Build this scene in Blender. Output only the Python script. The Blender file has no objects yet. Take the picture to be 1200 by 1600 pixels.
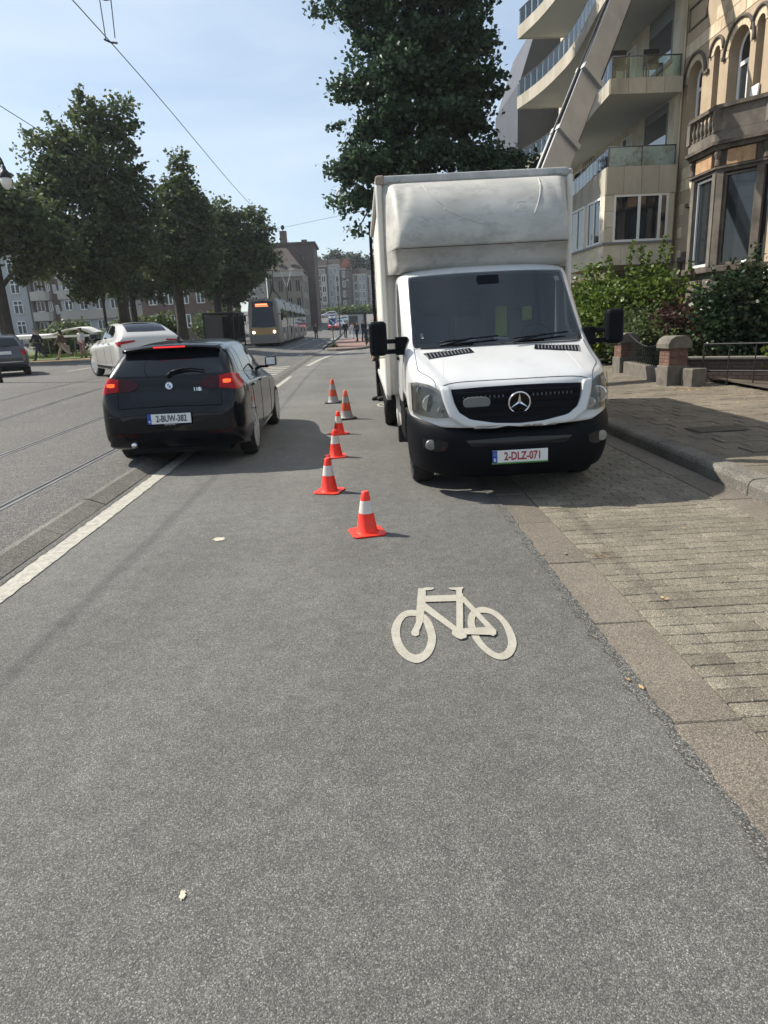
import bpy, bmesh, math, random
import numpy as np
from mathutils import Vector, Matrix, Euler
from mathutils.bvhtree import BVHTree
sc = bpy.context.scene
COL = sc.collection
R = math.radians
random.seed(7)
# ------------------------------------------------------------------ camera
EYE = 1.62
cam = bpy.data.objects.new('camera', bpy.data.cameras.new('camera')); COL.objects.link(cam)
cam.data.sensor_fit = 'VERTICAL'; cam.data.sensor_height = 36.0; cam.data.lens = 1060 / 1600 * 36.0
cam.data.clip_start = 0.05; cam.data.clip_end = 3000
yaw, pitch, roll = R(1.1233), R(15.6164), R(2.6)
fw = Vector((math.sin(yaw) * math.cos(pitch), math.cos(yaw) * math.cos(pitch), -math.sin(pitch)))
r0 = Vector((math.cos(yaw), -math.sin(yaw), 0)); u0 = r0.cross(fw)
rr = r0 * math.cos(roll) - u0 * math.sin(roll); uu = u0 * math.cos(roll) + r0 * math.sin(roll)
cam.matrix_world = Matrix(((rr.x, uu.x, -fw.x, 0), (rr.y, uu.y, -fw.y, 0), (rr.z, uu.z, -fw.z, EYE), (0, 0, 0, 1)))
sc.camera = cam
# ------------------------------------------------------------------ sky and sun
SUN_DIR = Vector((-0.90, 0.44, 1.0)).normalized()          # towards the sun
w = bpy.data.worlds.new('World'); sc.world = w; w.use_nodes = True
nt = w.node_tree; nt.nodes.clear()
sky = nt.nodes.new('ShaderNodeTexSky'); sky.sky_type = 'NISHITA'; sky.sun_disc = False
sky.sun_elevation = math.asin(SUN_DIR.z); sky.sun_rotation = math.atan2(SUN_DIR.x, SUN_DIR.y)
sky.air_density = 1.0; sky.dust_density = 0.9; sky.ozone_density = 1.2; sky.altitude = 60
tc = nt.nodes.new('ShaderNodeTexCoord')
mp = nt.nodes.new('ShaderNodeMapping'); mp.inputs['Scale'].default_value = (1.1, 1.6, 5.5); mp.inputs['Rotation'].default_value = (0.2, 0.15, 0.5)
nz = nt.nodes.new('ShaderNodeTexNoise'); nz.inputs['Scale'].default_value = 1.7; nz.inputs['Detail'].default_value = 7; nz.inputs['Roughness'].default_value = 0.55; nz.inputs['Distortion'].default_value = 0.5
cr = nt.nodes.new('ShaderNodeValToRGB'); cr.color_ramp.elements[0].position = 0.30; cr.color_ramp.elements[1].position = 0.80
cr.color_ramp.elements[0].color = (0.16, 0.16, 0.16, 1); cr.color_ramp.elements[1].color = (0.85, 0.85, 0.85, 1)
mx = nt.nodes.new('ShaderNodeMix'); mx.data_type = 'RGBA'; mx.inputs['B'].default_value = (5.6, 6.5, 7.3, 1)
bg = nt.nodes.new('ShaderNodeBackground'); bg.inputs['Strength'].default_value = 0.10
ou = nt.nodes.new('ShaderNodeOutputWorld')
L = nt.links.new
L(tc.outputs['Generated'], mp.inputs['Vector']); L(mp.outputs[0], nz.inputs['Vector']); L(nz.outputs['Fac'], cr.inputs['Fac'])
L(cr.outputs['Color'], mx.inputs['Factor']); L(sky.outputs[0], mx.inputs['A']); L(mx.outputs['Result'], bg.inputs['Color']); L(bg.outputs[0], ou.inputs[0])
sl = bpy.data.lights.new('sun', 'SUN'); sl.energy = 5.0; sl.angle = R(0.55); sl.color = (1.0, 0.94, 0.84)
so = bpy.data.objects.new('sun', sl); COL.objects.link(so); so.rotation_euler = (-SUN_DIR).to_track_quat('-Z', 'Y').to_euler(); so.location = (-20, 12, 30)
sc.view_settings.view_transform = 'Standard'; sc.view_settings.look = 'None'; sc.view_settings.gamma = 1.0
sc.view_settings.exposure = 0.55; sc.view_settings.use_curve_mapping = False
sc.render.engine = 'CYCLES'; sc.cycles.use_denoising = True; sc.cycles.max_bounces = 6; sc.cycles.diffuse_bounces = 3; sc.cycles.glossy_bounces = 3
sc.cycles.transmission_bounces = 5; sc.cycles.transparent_max_bounces = 12; sc.cycles.caustics_reflective = False; sc.cycles.caustics_refractive = False
sc.cycles.sample_clamp_indirect = 6.0; sc.cycles.volume_bounces = 0
# ------------------------------------------------------------------ helpers
def ss(t, a, b):
    t = min(1, max(0, (t - a) / (b - a))); return t * t * (3 - 2 * t)
def Z(x, y):                                               # height of the ground
    z = 0.25 * ss(-x, 4.0, 7.5) * ss(y, 7, 20)
    d = max(0.0, y - 70); z += 0.00033 * d * d if d < 135 else 0.00033 * 135 * 135 + 0.02 * (d - 135)
    return z
class MB:
    """collects geometry for one mesh"""
    def __init__(s): s.v = []; s.f = []
    def add(s, v, f):
        n = len(s.v); s.v += [tuple(p) for p in v]; s.f += [tuple(i + n for i in q) for q in f]; return s
    def box(s, x0, x1, y0, y1, z0, z1):
        return s.add([(x0, y0, z0), (x1, y0, z0), (x1, y1, z0), (x0, y1, z0), (x0, y0, z1), (x1, y0, z1), (x1, y1, z1), (x0, y1, z1)],
                     [(3, 2, 1, 0), (4, 5, 6, 7), (0, 1, 5, 4), (1, 2, 6, 5), (2, 3, 7, 6), (3, 0, 4, 7)])
    def bar(s, a, b, wx, wy, up=(0, 0, 1)):                  # rectangular bar from a to b
        a = Vector(a); b = Vector(b); d = (b - a).normalized(); up = Vector(up)
        if abs(d.dot(up)) > 0.98: up = Vector((1, 0, 0))
        x = d.cross(up).normalized() * wx / 2; y = x.cross(d).normalized() * wy / 2
        P = [a - x - y, a + x - y, a + x + y, a - x + y, b - x - y, b + x - y, b + x + y, b - x + y]
        return s.add(P, [(0, 1, 2, 3), (7, 6, 5, 4), (0, 4, 5, 1), (1, 5, 6, 2), (2, 6, 7, 3), (3, 7, 4, 0)])
    def prism(s, poly, a, b, ax='z'):                        # poly of 2D points extruded along ax
        n = len(poly)
        def P(p, t):
            return (p[0], p[1], t) if ax == 'z' else ((p[0], t, p[1]) if ax == 'y' else (t, p[0], p[1]))
        v = [P(p, a) for p in poly] + [P(p, b) for p in poly]
        f = [tuple(range(n))[::-1], tuple(range(n, 2 * n))] + [(i, (i + 1) % n, n + (i + 1) % n, n + i) for i in range(n)]
        return s.add(v, f)
    def tube(s, pts, r, n=8, cap=True):
        pts = [Vector(p) for p in pts]; rs = r if isinstance(r, (list, tuple)) else [r] * len(pts)
        base = len(s.v); ref = None
        for i, p in enumerate(pts):
            d = (pts[min(i + 1, len(pts) - 1)] - pts[max(i - 1, 0)]).normalized()
            if ref is None: ref = Vector((0, 0, 1)) if abs(d.z) < 0.9 else Vector((1, 0, 0))
            x = d.cross(ref).normalized(); y = x.cross(d); ref = y if abs(d.dot(y)) < .9 else ref
            for k in range(n):
                t = 2 * math.pi * k / n; q = p + (x * math.cos(t) + y * math.sin(t)) * rs[i]; s.v.append(tuple(q))
        for i in range(len(pts) - 1):
            for k in range(n):
                a = base + i * n + k; b = base + i * n + (k + 1) % n; s.f.append((a, b, b + n, a + n))
        if cap:
            s.f.append(tuple(range(base, base + n))[::-1]); m = base + (len(pts) - 1) * n; s.f.append(tuple(range(m, m + n)))
        return s
    def lathe(s, prof, n=24, c=(0, 0, 0), ax='z'):            # prof: list of (radius, height)
        base = len(s.v)
        for (r, h) in prof:
            for k in range(n):
                t = 2 * math.pi * k / n; a, b = r * math.cos(t), r * math.sin(t)
                p = (a, b, h) if ax == 'z' else ((a, h, b) if ax == 'y' else (h, a, b))
                s.v.append((p[0] + c[0], p[1] + c[1], p[2] + c[2]))
        for i in range(len(prof) - 1):
            for k in range(n):
                a = base + i * n + k; b = base + i * n + (k + 1) % n; s.f.append((a, b, b + n, a + n))
        s.f.append(tuple(range(base, base + n))[::-1]); m = base + (len(prof) - 1) * n; s.f.append(tuple(range(m, m + n)))
        return s
    def grid(s, P, closed=False):                            # P: rows of points
        nr, nc = len(P), len(P[0]); base = len(s.v)
        for row in P: s.v += [tuple(p) for p in row]
        for i in range(nr - 1):
            for k in range(nc if closed else nc - 1):
                a = base + i * nc + k; b = base + i * nc + (k + 1) % nc; s.f.append((a, b, b + nc, a + nc))
        return s
    def quads(s, arr):                                       # arr (n,4,3)
        n = len(s.v); arr = np.asarray(arr); s.v += [tuple(p) for p in arr.reshape(-1, 3)]
        s.f += [(n + 4 * i, n + 4 * i + 1, n + 4 * i + 2, n + 4 * i + 3) for i in range(len(arr))]; return s
    def mesh(s, name, fix=True):
        me = bpy.data.meshes.new(name); me.from_pydata(s.v, [], s.f)
        if fix and len(s.f) < 20000:
            b = bmesh.new(); b.from_mesh(me); bmesh.ops.recalc_face_normals(b, faces=b.faces); b.to_mesh(me); b.free()
        return me
    def build(s, name, m, parent=None, loc=None, rot=None, smooth=0, bevel=0, seg=2, sub=0, fix=True, solid=0, kind=None):
        o = bpy.data.objects.new(name, s.mesh(name, fix)); return finish(o, m, parent, loc, rot, smooth, bevel, seg, sub, solid, kind)
def finish(o, m, parent=None, loc=None, rot=None, smooth=0, bevel=0, seg=2, sub=0, solid=0, kind=None):
    COL.objects.link(o); me = o.data
    if m is not None: me.materials.append(MAT[m] if isinstance(m, str) else m)
    if parent is not None: o.parent = parent
    if loc is not None: o.location = loc
    if rot is not None: o.rotation_euler = rot
    if smooth:
        me.polygons.foreach_set('use_smooth', [True] * len(me.polygons))
        if smooth > 1: me.set_sharp_from_angle(angle=R(smooth))
    if solid: d = o.modifiers.new('solid', 'SOLIDIFY'); d.thickness = solid; d.offset = 0
    if bevel: d = o.modifiers.new('bevel', 'BEVEL'); d.width = bevel; d.segments = seg; d.limit_method = 'ANGLE'; d.angle_limit = R(35); d.harden_normals = False
    if sub: d = o.modifiers.new('sub', 'SUBSURF'); d.levels = sub; d.render_levels = sub
    if kind: o['kind'] = kind
    return o
def box(name, m, x0, x1, y0, y1, z0, z1, parent=None, bevel=0, **k): return MB().box(x0, x1, y0, y1, z0, z1).build(name, m, parent, bevel=bevel, **k)
def thing(name, label, cat, loc=(0, 0, 0), rz=0, group=None, scale=1):
    o = bpy.data.objects.new(name, None); COL.objects.link(o); o.location = loc; o.rotation_euler = (0, 0, rz); o.scale = (scale,) * 3
    o.empty_display_size = 0.1; return tag(o, label, cat, group)
def tag(o, label, cat, group=None, kind=None):
    o['label'] = label
    if cat: o['category'] = cat
    if group: o['group'] = group
    if kind: o['kind'] = kind
    return o
def struct(o, label=None):
    o['kind'] = 'structure'
    if label: o['label'] = label
    return o
KIDS = {}
def kids(o):
    return [c for c in bpy.data.objects if c.parent == o]
def copy_tree(o, loc, rz, label, group=None, scale=None):
    r = o.copy(); COL.objects.link(r); r.location = loc; r.rotation_euler = (0, 0, rz); r['label'] = label
    if group: r['group'] = group
    if scale: r.scale = (scale,) * 3
    for c in kids(o):
        d = c.copy(); COL.objects.link(d); d.parent = r
        for g in kids(c):
            e = g.copy(); COL.objects.link(e); e.parent = d
    return r
def inst(me, name, parent, loc, rot=None, scale=None):          # a piece that shares its mesh
    o = bpy.data.objects.new(name, me); COL.objects.link(o); o.parent = parent; o.location = loc
    if rot is not None: o.rotation_euler = rot
    if scale is not None: o.scale = scale
    return o
def text(name, s, size, m, parent, loc, rot, depth=0.001, sx=1.0, bold=0.0):
    c = bpy.data.curves.new(name, 'FONT'); c.body = s; c.size = size; c.extrude = depth; c.align_x = 'CENTER'; c.align_y = 'CENTER'; c.offset = bold
    c.resolution_u = 3; q = bpy.data.objects.new('tmp', c); COL.objects.link(q); bpy.context.view_layer.update()
    me = bpy.data.meshes.new_from_object(q.evaluated_get(bpy.context.evaluated_depsgraph_get())); bpy.data.objects.remove(q)
    me.materials.clear(); me.materials.append(MAT[m]); o = bpy.data.objects.new(name, me); COL.objects.link(o); o.parent = parent; o.location = loc; o.rotation_euler = rot; o.scale = (sx, 1, 1)
    return o
# ------------------------------------------------------------------ materials
MAT = {}
def mat(name, c1, c2=None, scale=4.0, detail=5, rough=0.6, metal=0.0, bump=0.0, bscale=None, coat=0.0, spec=0.5, rnd=0.0, trans=0.0, emit=None, es=1.0, stretch=None, lo=0.35, hi=0.68, alpha=1.0, dirt=None, dlo=.55, dhi=.75, dscale=1.0, ior=1.45):
    m = bpy.data.materials.new(name); MAT[name] = m; m.use_nodes = True; nt = m.node_tree; N = nt.nodes; p = N['Principled BSDF']; L = nt.links.new
    p.inputs['Base Color'].default_value = (*c1, 1); p.inputs['Roughness'].default_value = rough; p.inputs['Metallic'].default_value = metal
    p.inputs['Coat Weight'].default_value = coat; p.inputs['Coat Roughness'].default_value = 0.04; p.inputs['Specular IOR Level'].default_value = spec
    p.inputs['Transmission Weight'].default_value = trans; p.inputs['Alpha'].default_value = alpha; p.inputs['IOR'].default_value = ior
    if emit: p.inputs['Emission Color'].default_value = (*emit, 1); p.inputs['Emission Strength'].default_value = es
    if c2 is None and not bump and not rnd: return m
    g = N.new('ShaderNodeNewGeometry'); vec = g.outputs['Position']
    if stretch:
        q = N.new('ShaderNodeMapping'); q.inputs['Scale'].default_value = stretch; L(vec, q.inputs['Vector']); vec = q.outputs[0]
    col = None
    if c2 is not None:
        t = N.new('ShaderNodeTexNoise'); t.inputs['Scale'].default_value = scale; t.inputs['Detail'].default_value = detail; t.inputs['Roughness'].default_value = 0.6; L(vec, t.inputs['Vector'])
        r = N.new('ShaderNodeValToRGB'); r.color_ramp.elements[0].position = lo; r.color_ramp.elements[1].position = hi
        r.color_ramp.elements[0].color = (*c1, 1); r.color_ramp.elements[1].color = (*c2, 1); L(t.outputs['Fac'], r.inputs['Fac']); col = r.outputs['Color']
    if dirt is not None:
        t = N.new('ShaderNodeTexNoise'); t.inputs['Scale'].default_value = dscale; t.inputs['Detail'].default_value = 8; t.inputs['Roughness'].default_value = 0.7; L(vec, t.inputs['Vector'])
        r = N.new('ShaderNodeMapRange'); r.inputs['From Min'].default_value = dlo; r.inputs['From Max'].default_value = dhi; L(t.outputs['Fac'], r.inputs['Value'])
        x = N.new('ShaderNodeMix'); x.data_type = 'RGBA'; L(r.outputs[0], x.inputs['Factor']); x.inputs['A'].default_value = (*c1, 1)
        if col: L(col, x.inputs['A'])
        x.inputs['B'].default_value = (*dirt, 1); col = x.outputs['Result']
    if rnd:
        oi = N.new('ShaderNodeObjectInfo'); r = N.new('ShaderNodeMapRange'); r.inputs['To Min'].default_value = 1 - rnd; r.inputs['To Max'].default_value = 1 + rnd; L(oi.outputs['Random'], r.inputs['Value'])
        x = N.new('ShaderNodeMix'); x.data_type = 'RGBA'; x.blend_type = 'MULTIPLY'; x.inputs['Factor'].default_value = 1; x.inputs['A'].default_value = (*c1, 1)
        if col: L(col, x.inputs['A'])
        cb = N.new('ShaderNodeCombineColor'); [L(r.outputs[0], cb.inputs[i]) for i in range(3)]; L(cb.outputs[0], x.inputs['B']); col = x.outputs['Result']
    if col: L(col, p.inputs['Base Color'])
    if bump:
        t = N.new('ShaderNodeTexNoise'); t.inputs['Scale'].default_value = bscale or scale * 4; t.inputs['Detail'].default_value = 4; L(vec, t.inputs['Vector'])
        b = N.new('ShaderNodeBump'); b.inputs['Strength'].default_value = bump; b.inputs['Distance'].default_value = 0.01; L(t.outputs['Fac'], b.inputs['Height']); L(b.outputs[0], p.inputs['Normal'])
    return m
def stone_mat(name, dark, mid, light, cell=95.0, big=0.5, bigc=0.18, bump=0.7, rough=0.85, thr=(0.0, 0.55, 0.9), streak=0.0, rnd=0.0):
    """granular surface (asphalt, concrete): stone grains in a binder with slow patches"""
    m = bpy.data.materials.new(name); MAT[name] = m; m.use_nodes = True; nt = m.node_tree; N = nt.nodes; p = N['Principled BSDF']; L = nt.links.new
    p.inputs['Roughness'].default_value = rough; p.inputs['Specular IOR Level'].default_value = 0.35
    g = N.new('ShaderNodeNewGeometry')
    nzw = N.new('ShaderNodeTexNoise'); nzw.inputs['Scale'].default_value = cell * 1.3; nzw.inputs['Detail'].default_value = 2; L(g.outputs['Position'], nzw.inputs['Vector'])
    va = N.new('ShaderNodeMixRGB'); va.blend_type = 'ADD'; va.inputs['Fac'].default_value = 0.008; L(g.outputs['Position'], va.inputs['Color1']); L(nzw.outputs['Color'], va.inputs['Color2'])
    v = N.new('ShaderNodeTexVoronoi'); v.inputs['Scale'].default_value = cell; L(va.outputs[0], v.inputs['Vector'])
    s = N.new('ShaderNodeSeparateColor'); L(v.outputs['Color'], s.inputs[0])
    r = N.new('ShaderNodeValToRGB'); e = r.color_ramp.elements; e[0].position = thr[0]; e[0].color = (*dark, 1); e[1].position = thr[1]; e[1].color = (*mid, 1)
    k = e.new(thr[2]); k.color = (*light, 1); L(s.outputs[0], r.inputs['Fac'])
    r2 = N.new('ShaderNodeMapRange'); r2.inputs['From Min'].default_value = 0.25; r2.inputs['From Max'].default_value = 0.62; r2.inputs['To Min'].default_value = 1.0; r2.inputs['To Max'].default_value = 0.45
    L(v.outputs['Distance'], r2.inputs['Value'])
    t = N.new('ShaderNodeTexNoise'); t.inputs['Scale'].default_value = big; t.inputs['Detail'].default_value = 7; t.inputs['Roughness'].default_value = 0.65; L(g.outputs['Position'], t.inputs['Vector'])
    r3 = N.new('ShaderNodeMapRange'); r3.inputs['From Min'].default_value = 0.3; r3.inputs['From Max'].default_value = 0.7; r3.inputs['To Min'].default_value = 1 - bigc; r3.inputs['To Max'].default_value = 1 + bigc; L(t.outputs['Fac'], r3.inputs['Value'])
    mm = N.new('ShaderNodeMath'); mm.operation = 'MULTIPLY'; L(r2.outputs[0], mm.inputs[0]); L(r3.outputs[0], mm.inputs[1])
    if streak:                                               # wheel-worn bands along the lane and scattered darker patches
        q = N.new('ShaderNodeMapping'); q.inputs['Scale'].default_value = (0.8, 0.05, 1); L(g.outputs['Position'], q.inputs['Vector'])
        t2 = N.new('ShaderNodeTexNoise'); t2.inputs['Scale'].default_value = 1.3; t2.inputs['Detail'].default_value = 4; L(q.outputs[0], t2.inputs['Vector'])
        r4 = N.new('ShaderNodeMapRange'); r4.inputs['From Min'].default_value = 0.3; r4.inputs['From Max'].default_value = 0.7; r4.inputs['To Min'].default_value = 1 - streak; r4.inputs['To Max'].default_value = 1 + streak; L(t2.outputs['Fac'], r4.inputs['Value'])
        t3 = N.new('ShaderNodeTexNoise'); t3.inputs['Scale'].default_value = 9; t3.inputs['Detail'].default_value = 6; t3.inputs['Roughness'].default_value = 0.7; L(g.outputs['Position'], t3.inputs['Vector'])
        r5 = N.new('ShaderNodeMapRange'); r5.inputs['From Min'].default_value = 0.3; r5.inputs['From Max'].default_value = 0.7; r5.inputs['To Min'].default_value = 0.82; r5.inputs['To Max'].default_value = 1.18; L(t3.outputs['Fac'], r5.inputs['Value'])
        m2 = N.new('ShaderNodeMath'); m2.operation = 'MULTIPLY'; L(mm.outputs[0], m2.inputs[0]); L(r4.outputs[0], m2.inputs[1])
        m3 = N.new('ShaderNodeMath'); m3.operation = 'MULTIPLY'; L(m2.outputs[0], m3.inputs[0]); L(r5.outputs[0], m3.inputs[1]); mm = m3
    if rnd:
        oi = N.new('ShaderNodeObjectInfo'); rq = N.new('ShaderNodeMapRange'); rq.inputs['To Min'].default_value = 1 - rnd; rq.inputs['To Max'].default_value = 1 + rnd; L(oi.outputs['Random'], rq.inputs['Value'])
        m4 = N.new('ShaderNodeMath'); m4.operation = 'MULTIPLY'; L(mm.outputs[0], m4.inputs[0]); L(rq.outputs[0], m4.inputs[1]); mm = m4
    x = N.new('ShaderNodeVectorMath'); x.operation = 'SCALE'; L(r.outputs['Color'], x.inputs[0]); L(mm.outputs[0], x.inputs['Scale'])
    L(x.outputs[0], p.inputs['Base Color'])
    b = N.new('ShaderNodeBump'); b.inputs['Strength'].default_value = bump; b.inputs['Distance'].default_value = 0.004; b.invert = True
    hh = N.new('ShaderNodeMath'); hh.operation = 'ADD'; L(v.outputs['Distance'], hh.inputs[0]); sm = N.new('ShaderNodeMath'); sm.operation = 'MULTIPLY'; sm.inputs[1].default_value = 0.5; L(s.outputs[1], sm.inputs[0]); L(sm.outputs[0], hh.inputs[1])
    L(hh.outputs[0], b.inputs['Height']); L(b.outputs[0], p.inputs['Normal'])
    return m
def leaf_mat(name, c1, c2, tr=0.35, rough=0.5):
    m = bpy.data.materials.new(name); MAT[name] = m; m.use_nodes = True; nt = m.node_tree; N = nt.nodes; p = N['Principled BSDF']; L = nt.links.new; o = N['Material Output']
    g = N.new('ShaderNodeNewGeometry'); r = N.new('ShaderNodeValToRGB'); e = r.color_ramp.elements; e[0].color = (*c1, 1); e[1].color = (*c2, 1); L(g.outputs['Random Per Island'], r.inputs['Fac'])
    L(r.outputs[0], p.inputs['Base Color']); p.inputs['Roughness'].default_value = rough; p.inputs['Specular IOR Level'].default_value = 0.35
    t = N.new('ShaderNodeBsdfTranslucent'); L(r.outputs[0], t.inputs['Color']); x = N.new('ShaderNodeMixShader'); x.inputs[0].default_value = tr
    L(p.outputs[0], x.inputs[1]); L(t.outputs[0], x.inputs[2]); L(x.outputs[0], o.inputs['Surface']); return m
def glass_mat(name, tint=(0.02, 0.025, 0.03), trans=0.0, rough=0.02, ior=1.5, alpha=1.0):
    m = mat(name, tint, rough=rough, spec=0.5, ior=ior)
    if trans:                                               # thin clear pane: mostly transparent with a mirror coat
        nt = m.node_tree; N = nt.nodes; L = nt.links.new; o = N['Material Output']; N.remove(N['Principled BSDF'])
        a = N.new('ShaderNodeBsdfTransparent'); a.inputs[0].default_value = (*tint, 1); b = N.new('ShaderNodeBsdfGlossy'); b.inputs['Roughness'].default_value = rough
        f = N.new('ShaderNodeFresnel'); f.inputs[0].default_value = ior; x = N.new('ShaderNodeMixShader'); L(f.outputs[0], x.inputs[0]); L(a.outputs[0], x.inputs[1]); L(b.outputs[0], x.inputs[2]); L(x.outputs[0], o.inputs['Surface'])
    return m
stone_mat('asphalt', (0.130, 0.128, 0.119), (0.240, 0.234, 0.214), (0.40, 0.39, 0.355), cell=235, thr=(0.0, 0.8, 0.995), bigc=0.19, big=0.45, streak=.14)
stone_mat('asphalt_tram', (0.05, 0.05, 0.05), (0.19, 0.18, 0.165), (0.36, 0.34, 0.31), cell=130, thr=(0.0, 0.7, 0.99), bigc=0.14, big=0.3, streak=.1)
stone_mat('asphalt_dark', (0.07, 0.069, 0.065), (0.175, 0.17, 0.156), (0.34, 0.325, 0.29), cell=135, bump=1.0, thr=(0, .65, .99))
stone_mat('gutter_concrete', (0.13, 0.115, 0.095), (0.215, 0.185, 0.145), (0.36, 0.31, 0.25), cell=230, bump=0.25, big=1.1, bigc=0.22, rnd=.06)
stone_mat('paver_concrete', (0.140, 0.121, 0.090), (0.258, 0.226, 0.168), (0.46, 0.415, 0.325), cell=240, bump=0.45, big=2.3, bigc=0.3, rnd=.14)
stone_mat('kerb_stone', (0.12, 0.11, 0.095), (0.22, 0.20, 0.17), (0.36, 0.34, 0.3), cell=170, bump=0.35, big=1.5, bigc=0.25)
stone_mat('slab_concrete', (0.12, 0.104, 0.078), (0.215, 0.185, 0.138), (0.36, 0.31, 0.24), cell=200, bump=0.3, big=1.2, bigc=0.28, rnd=.12)
stone_mat('joint_sand', (0.03, 0.026, 0.02), (0.07, 0.058, 0.042), (0.16, 0.135, 0.1), cell=180, bump=0.6)
mat('paint_white', (0.32, 0.30, 0.25), (0.43, 0.41, 0.35), scale=14, rough=0.75, bump=0.5, bscale=120, dirt=(0.19, 0.18, 0.165), dlo=0.50, dhi=0.70, dscale=22)
mat('paint_bike', (0.33, 0.305, 0.25), (0.40, 0.375, 0.315), scale=10, rough=0.75, bump=0.4, bscale=150, dirt=(0.17, 0.165, 0.15), dlo=0.52, dhi=0.70, dscale=120)
mat('rail_steel', (0.30, 0.30, 0.30), (0.45, 0.44, 0.42), scale=3, rough=0.35, metal=0.7)
mat('rail_groove', (0.012, 0.012, 0.012), rough=0.9)
mat('dirt', (0.17, 0.11, 0.06), (0.27, 0.19, 0.11), scale=1.5, rough=0.95, bump=0.6, bscale=14)
mat('path_sand', (0.44, 0.37, 0.26), (0.55, 0.47, 0.35), scale=1.2, rough=0.95)
mat('grass_base', (0.05, 0.075, 0.018), (0.11, 0.15, 0.035), scale=2.2, rough=0.95, bump=0.8, bscale=30)
mat('earth', (0.05, 0.04, 0.03), (0.1, 0.08, 0.055), scale=2, rough=0.95, bump=0.6)
mat('red_pavers', (0.19, 0.105, 0.085), (0.26, 0.16, 0.13), scale=1.3, rough=0.9)
mat('ground', (0.10, 0.095, 0.085), (0.14, 0.13, 0.115), scale=0.2, rough=0.95)
# ------------------------------------------------------------------ the setting: ground, road, pavement
def sheet(name, m, xs, ys, dz=0.0, label=None, zf=None):
    zf = zf or Z
    return struct(MB().grid([[(x, y, zf(x, y) + dz) for x in xs] for y in ys]).build(name, m, smooth=1, fix=True), label)
def rng(a, b, n): return [a + (b - a) * i / n for i in range(n + 1)]
YS = rng(-8, 70, 39) + rng(75, 205, 26)
sheet('ground', 'ground', rng(-420, -70, 7) + rng(-60, 60, 48) + rng(70, 420, 7), rng(-30, -8, 2) + rng(-4, 70, 37) + rng(75, 230, 31) + rng(250, 900, 13), -0.07, 'bare city ground reaching to the horizon')
sheet('road', 'asphalt', [-2.62, -2.0, -1.2, -0.4, 0.4, 1.172], rng(-8, 30, 38), 0.0, 'grey asphalt lane with coned-off strip beside the white truck')
sheet('road', 'asphalt', [-2.62, -1.2, 0.0, 1.2, 2.2, 3.4], rng(30, 205, 45), 0.0, 'asphalt lane running on past the brick island towards the junction')
sheet('tram_road', 'asphalt_tram', rng(-60, -12, 16) + [-10, -9, -8, -7.5, -7, -6.5, -6, -5.5, -5, -4.5, -4, -3.4, -2.815], YS, 0.065, 'pale worn asphalt of the tram lanes and far carriageway')
def strip(name, m, x0, x1, y0, y1, dz, n=60, jit=0.012, seed=1, parent=None, zf=None, cx=None):
    r = random.Random(seed); P = []; zf = zf or Z
    for i in range(n + 1):
        y = y0 + (y1 - y0) * i / n; o = cx(y) if cx else 0
        P.append([(x + o + r.uniform(-jit, jit), y, zf(x + o, y) + dz) for x in (x0, x1)])
    return MB().grid(P).build(name, m, parent)
# ragged, ravelled edge of the asphalt beside the gutter and beside the kerb of the tram lane
def ragged(name, xa, xb, y0, y1, amp, seed, dz, label):
    r = random.Random(seed); P = []; y = y0; a = b = 0
    while y < y1:
        a = a * 0.6 + r.uniform(-amp, amp); b = b * 0.5 + r.uniform(-amp * .3, amp * .3)
        P.append([(xa + a, y, Z(xa, y) + dz), (xb + b, y, Z(xb, y) + dz)]); y += 0.045
    return struct(MB().grid(P).build(name, 'asphalt_dark'), label)
ragged('road_edge', 1.115, 1.178, 0.6, 12, 0.026, 3, 0.004, 'dark ravelled asphalt edge along the concrete gutter')
ragged('road_edge', -2.605, -2.555, 0.8, 20, 0.012, 4, 0.004, 'crumbling dark joint between kerb strip and white line')
# tram rails: steel head and groove
for i, (x, lab) in enumerate(((-3.50, 'tram rail closest to the white line, black groove'), (-5.03, 'second tram rail from the white line'), (-6.85, 'third tram rail from the white line'), (-8.38, 'tram rail farthest from the white line'))):
    t = thing('tram_rail', lab + ' set flush in asphalt', 'rail', group='tram rails'); t['kind'] = 'structure'
    strip('rail_head', 'rail_steel', x - 0.028, x + 0.006, -8, 150, 0.070, 110, 0, parent=t)
    strip('groove', 'rail_groove', x - 0.028 - 0.05, x - 0.028, -8, 150, 0.069, 110, 0, parent=t)
    strip('rail_lip', 'rail_steel', x - 0.095, x - 0.078, -8, 150, 0.070, 110, 0, parent=t)
# bevelled concrete kerb between lane and tram lane, stone by stone
med = struct(thing('median_kerb', 'low bevelled concrete kerb stones between lane and tram rails', None))
m0 = MB(); L0 = 0.985
m0.add([(-2.83, 0, -0.08), (-2.83, 0, 0.07), (-2.775, 0, 0.07), (-2.62, 0, 0.006), (-2.62, 0, -0.08), (-2.83, L0, -0.08), (-2.83, L0, 0.07), (-2.775, L0, 0.07), (-2.62, L0, 0.006), (-2.62, L0, -0.08)],
       [(0, 1, 2, 3, 4), (9, 8, 7, 6, 5), (0, 5, 6, 1), (1, 6, 7, 2), (2, 7, 8, 3), (3, 8, 9, 4), (4, 9, 5, 0)])
me0 = m0.mesh('median_stone'); me0.materials.append(MAT['kerb_stone'])
for i in range(48):
    y = 0.6 + i * 0.995; inst(me0, 'kerb_stone', med, (random.uniform(-.004, .004), y, Z(-2.7, y) + random.uniform(-.003, .003)))
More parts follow.
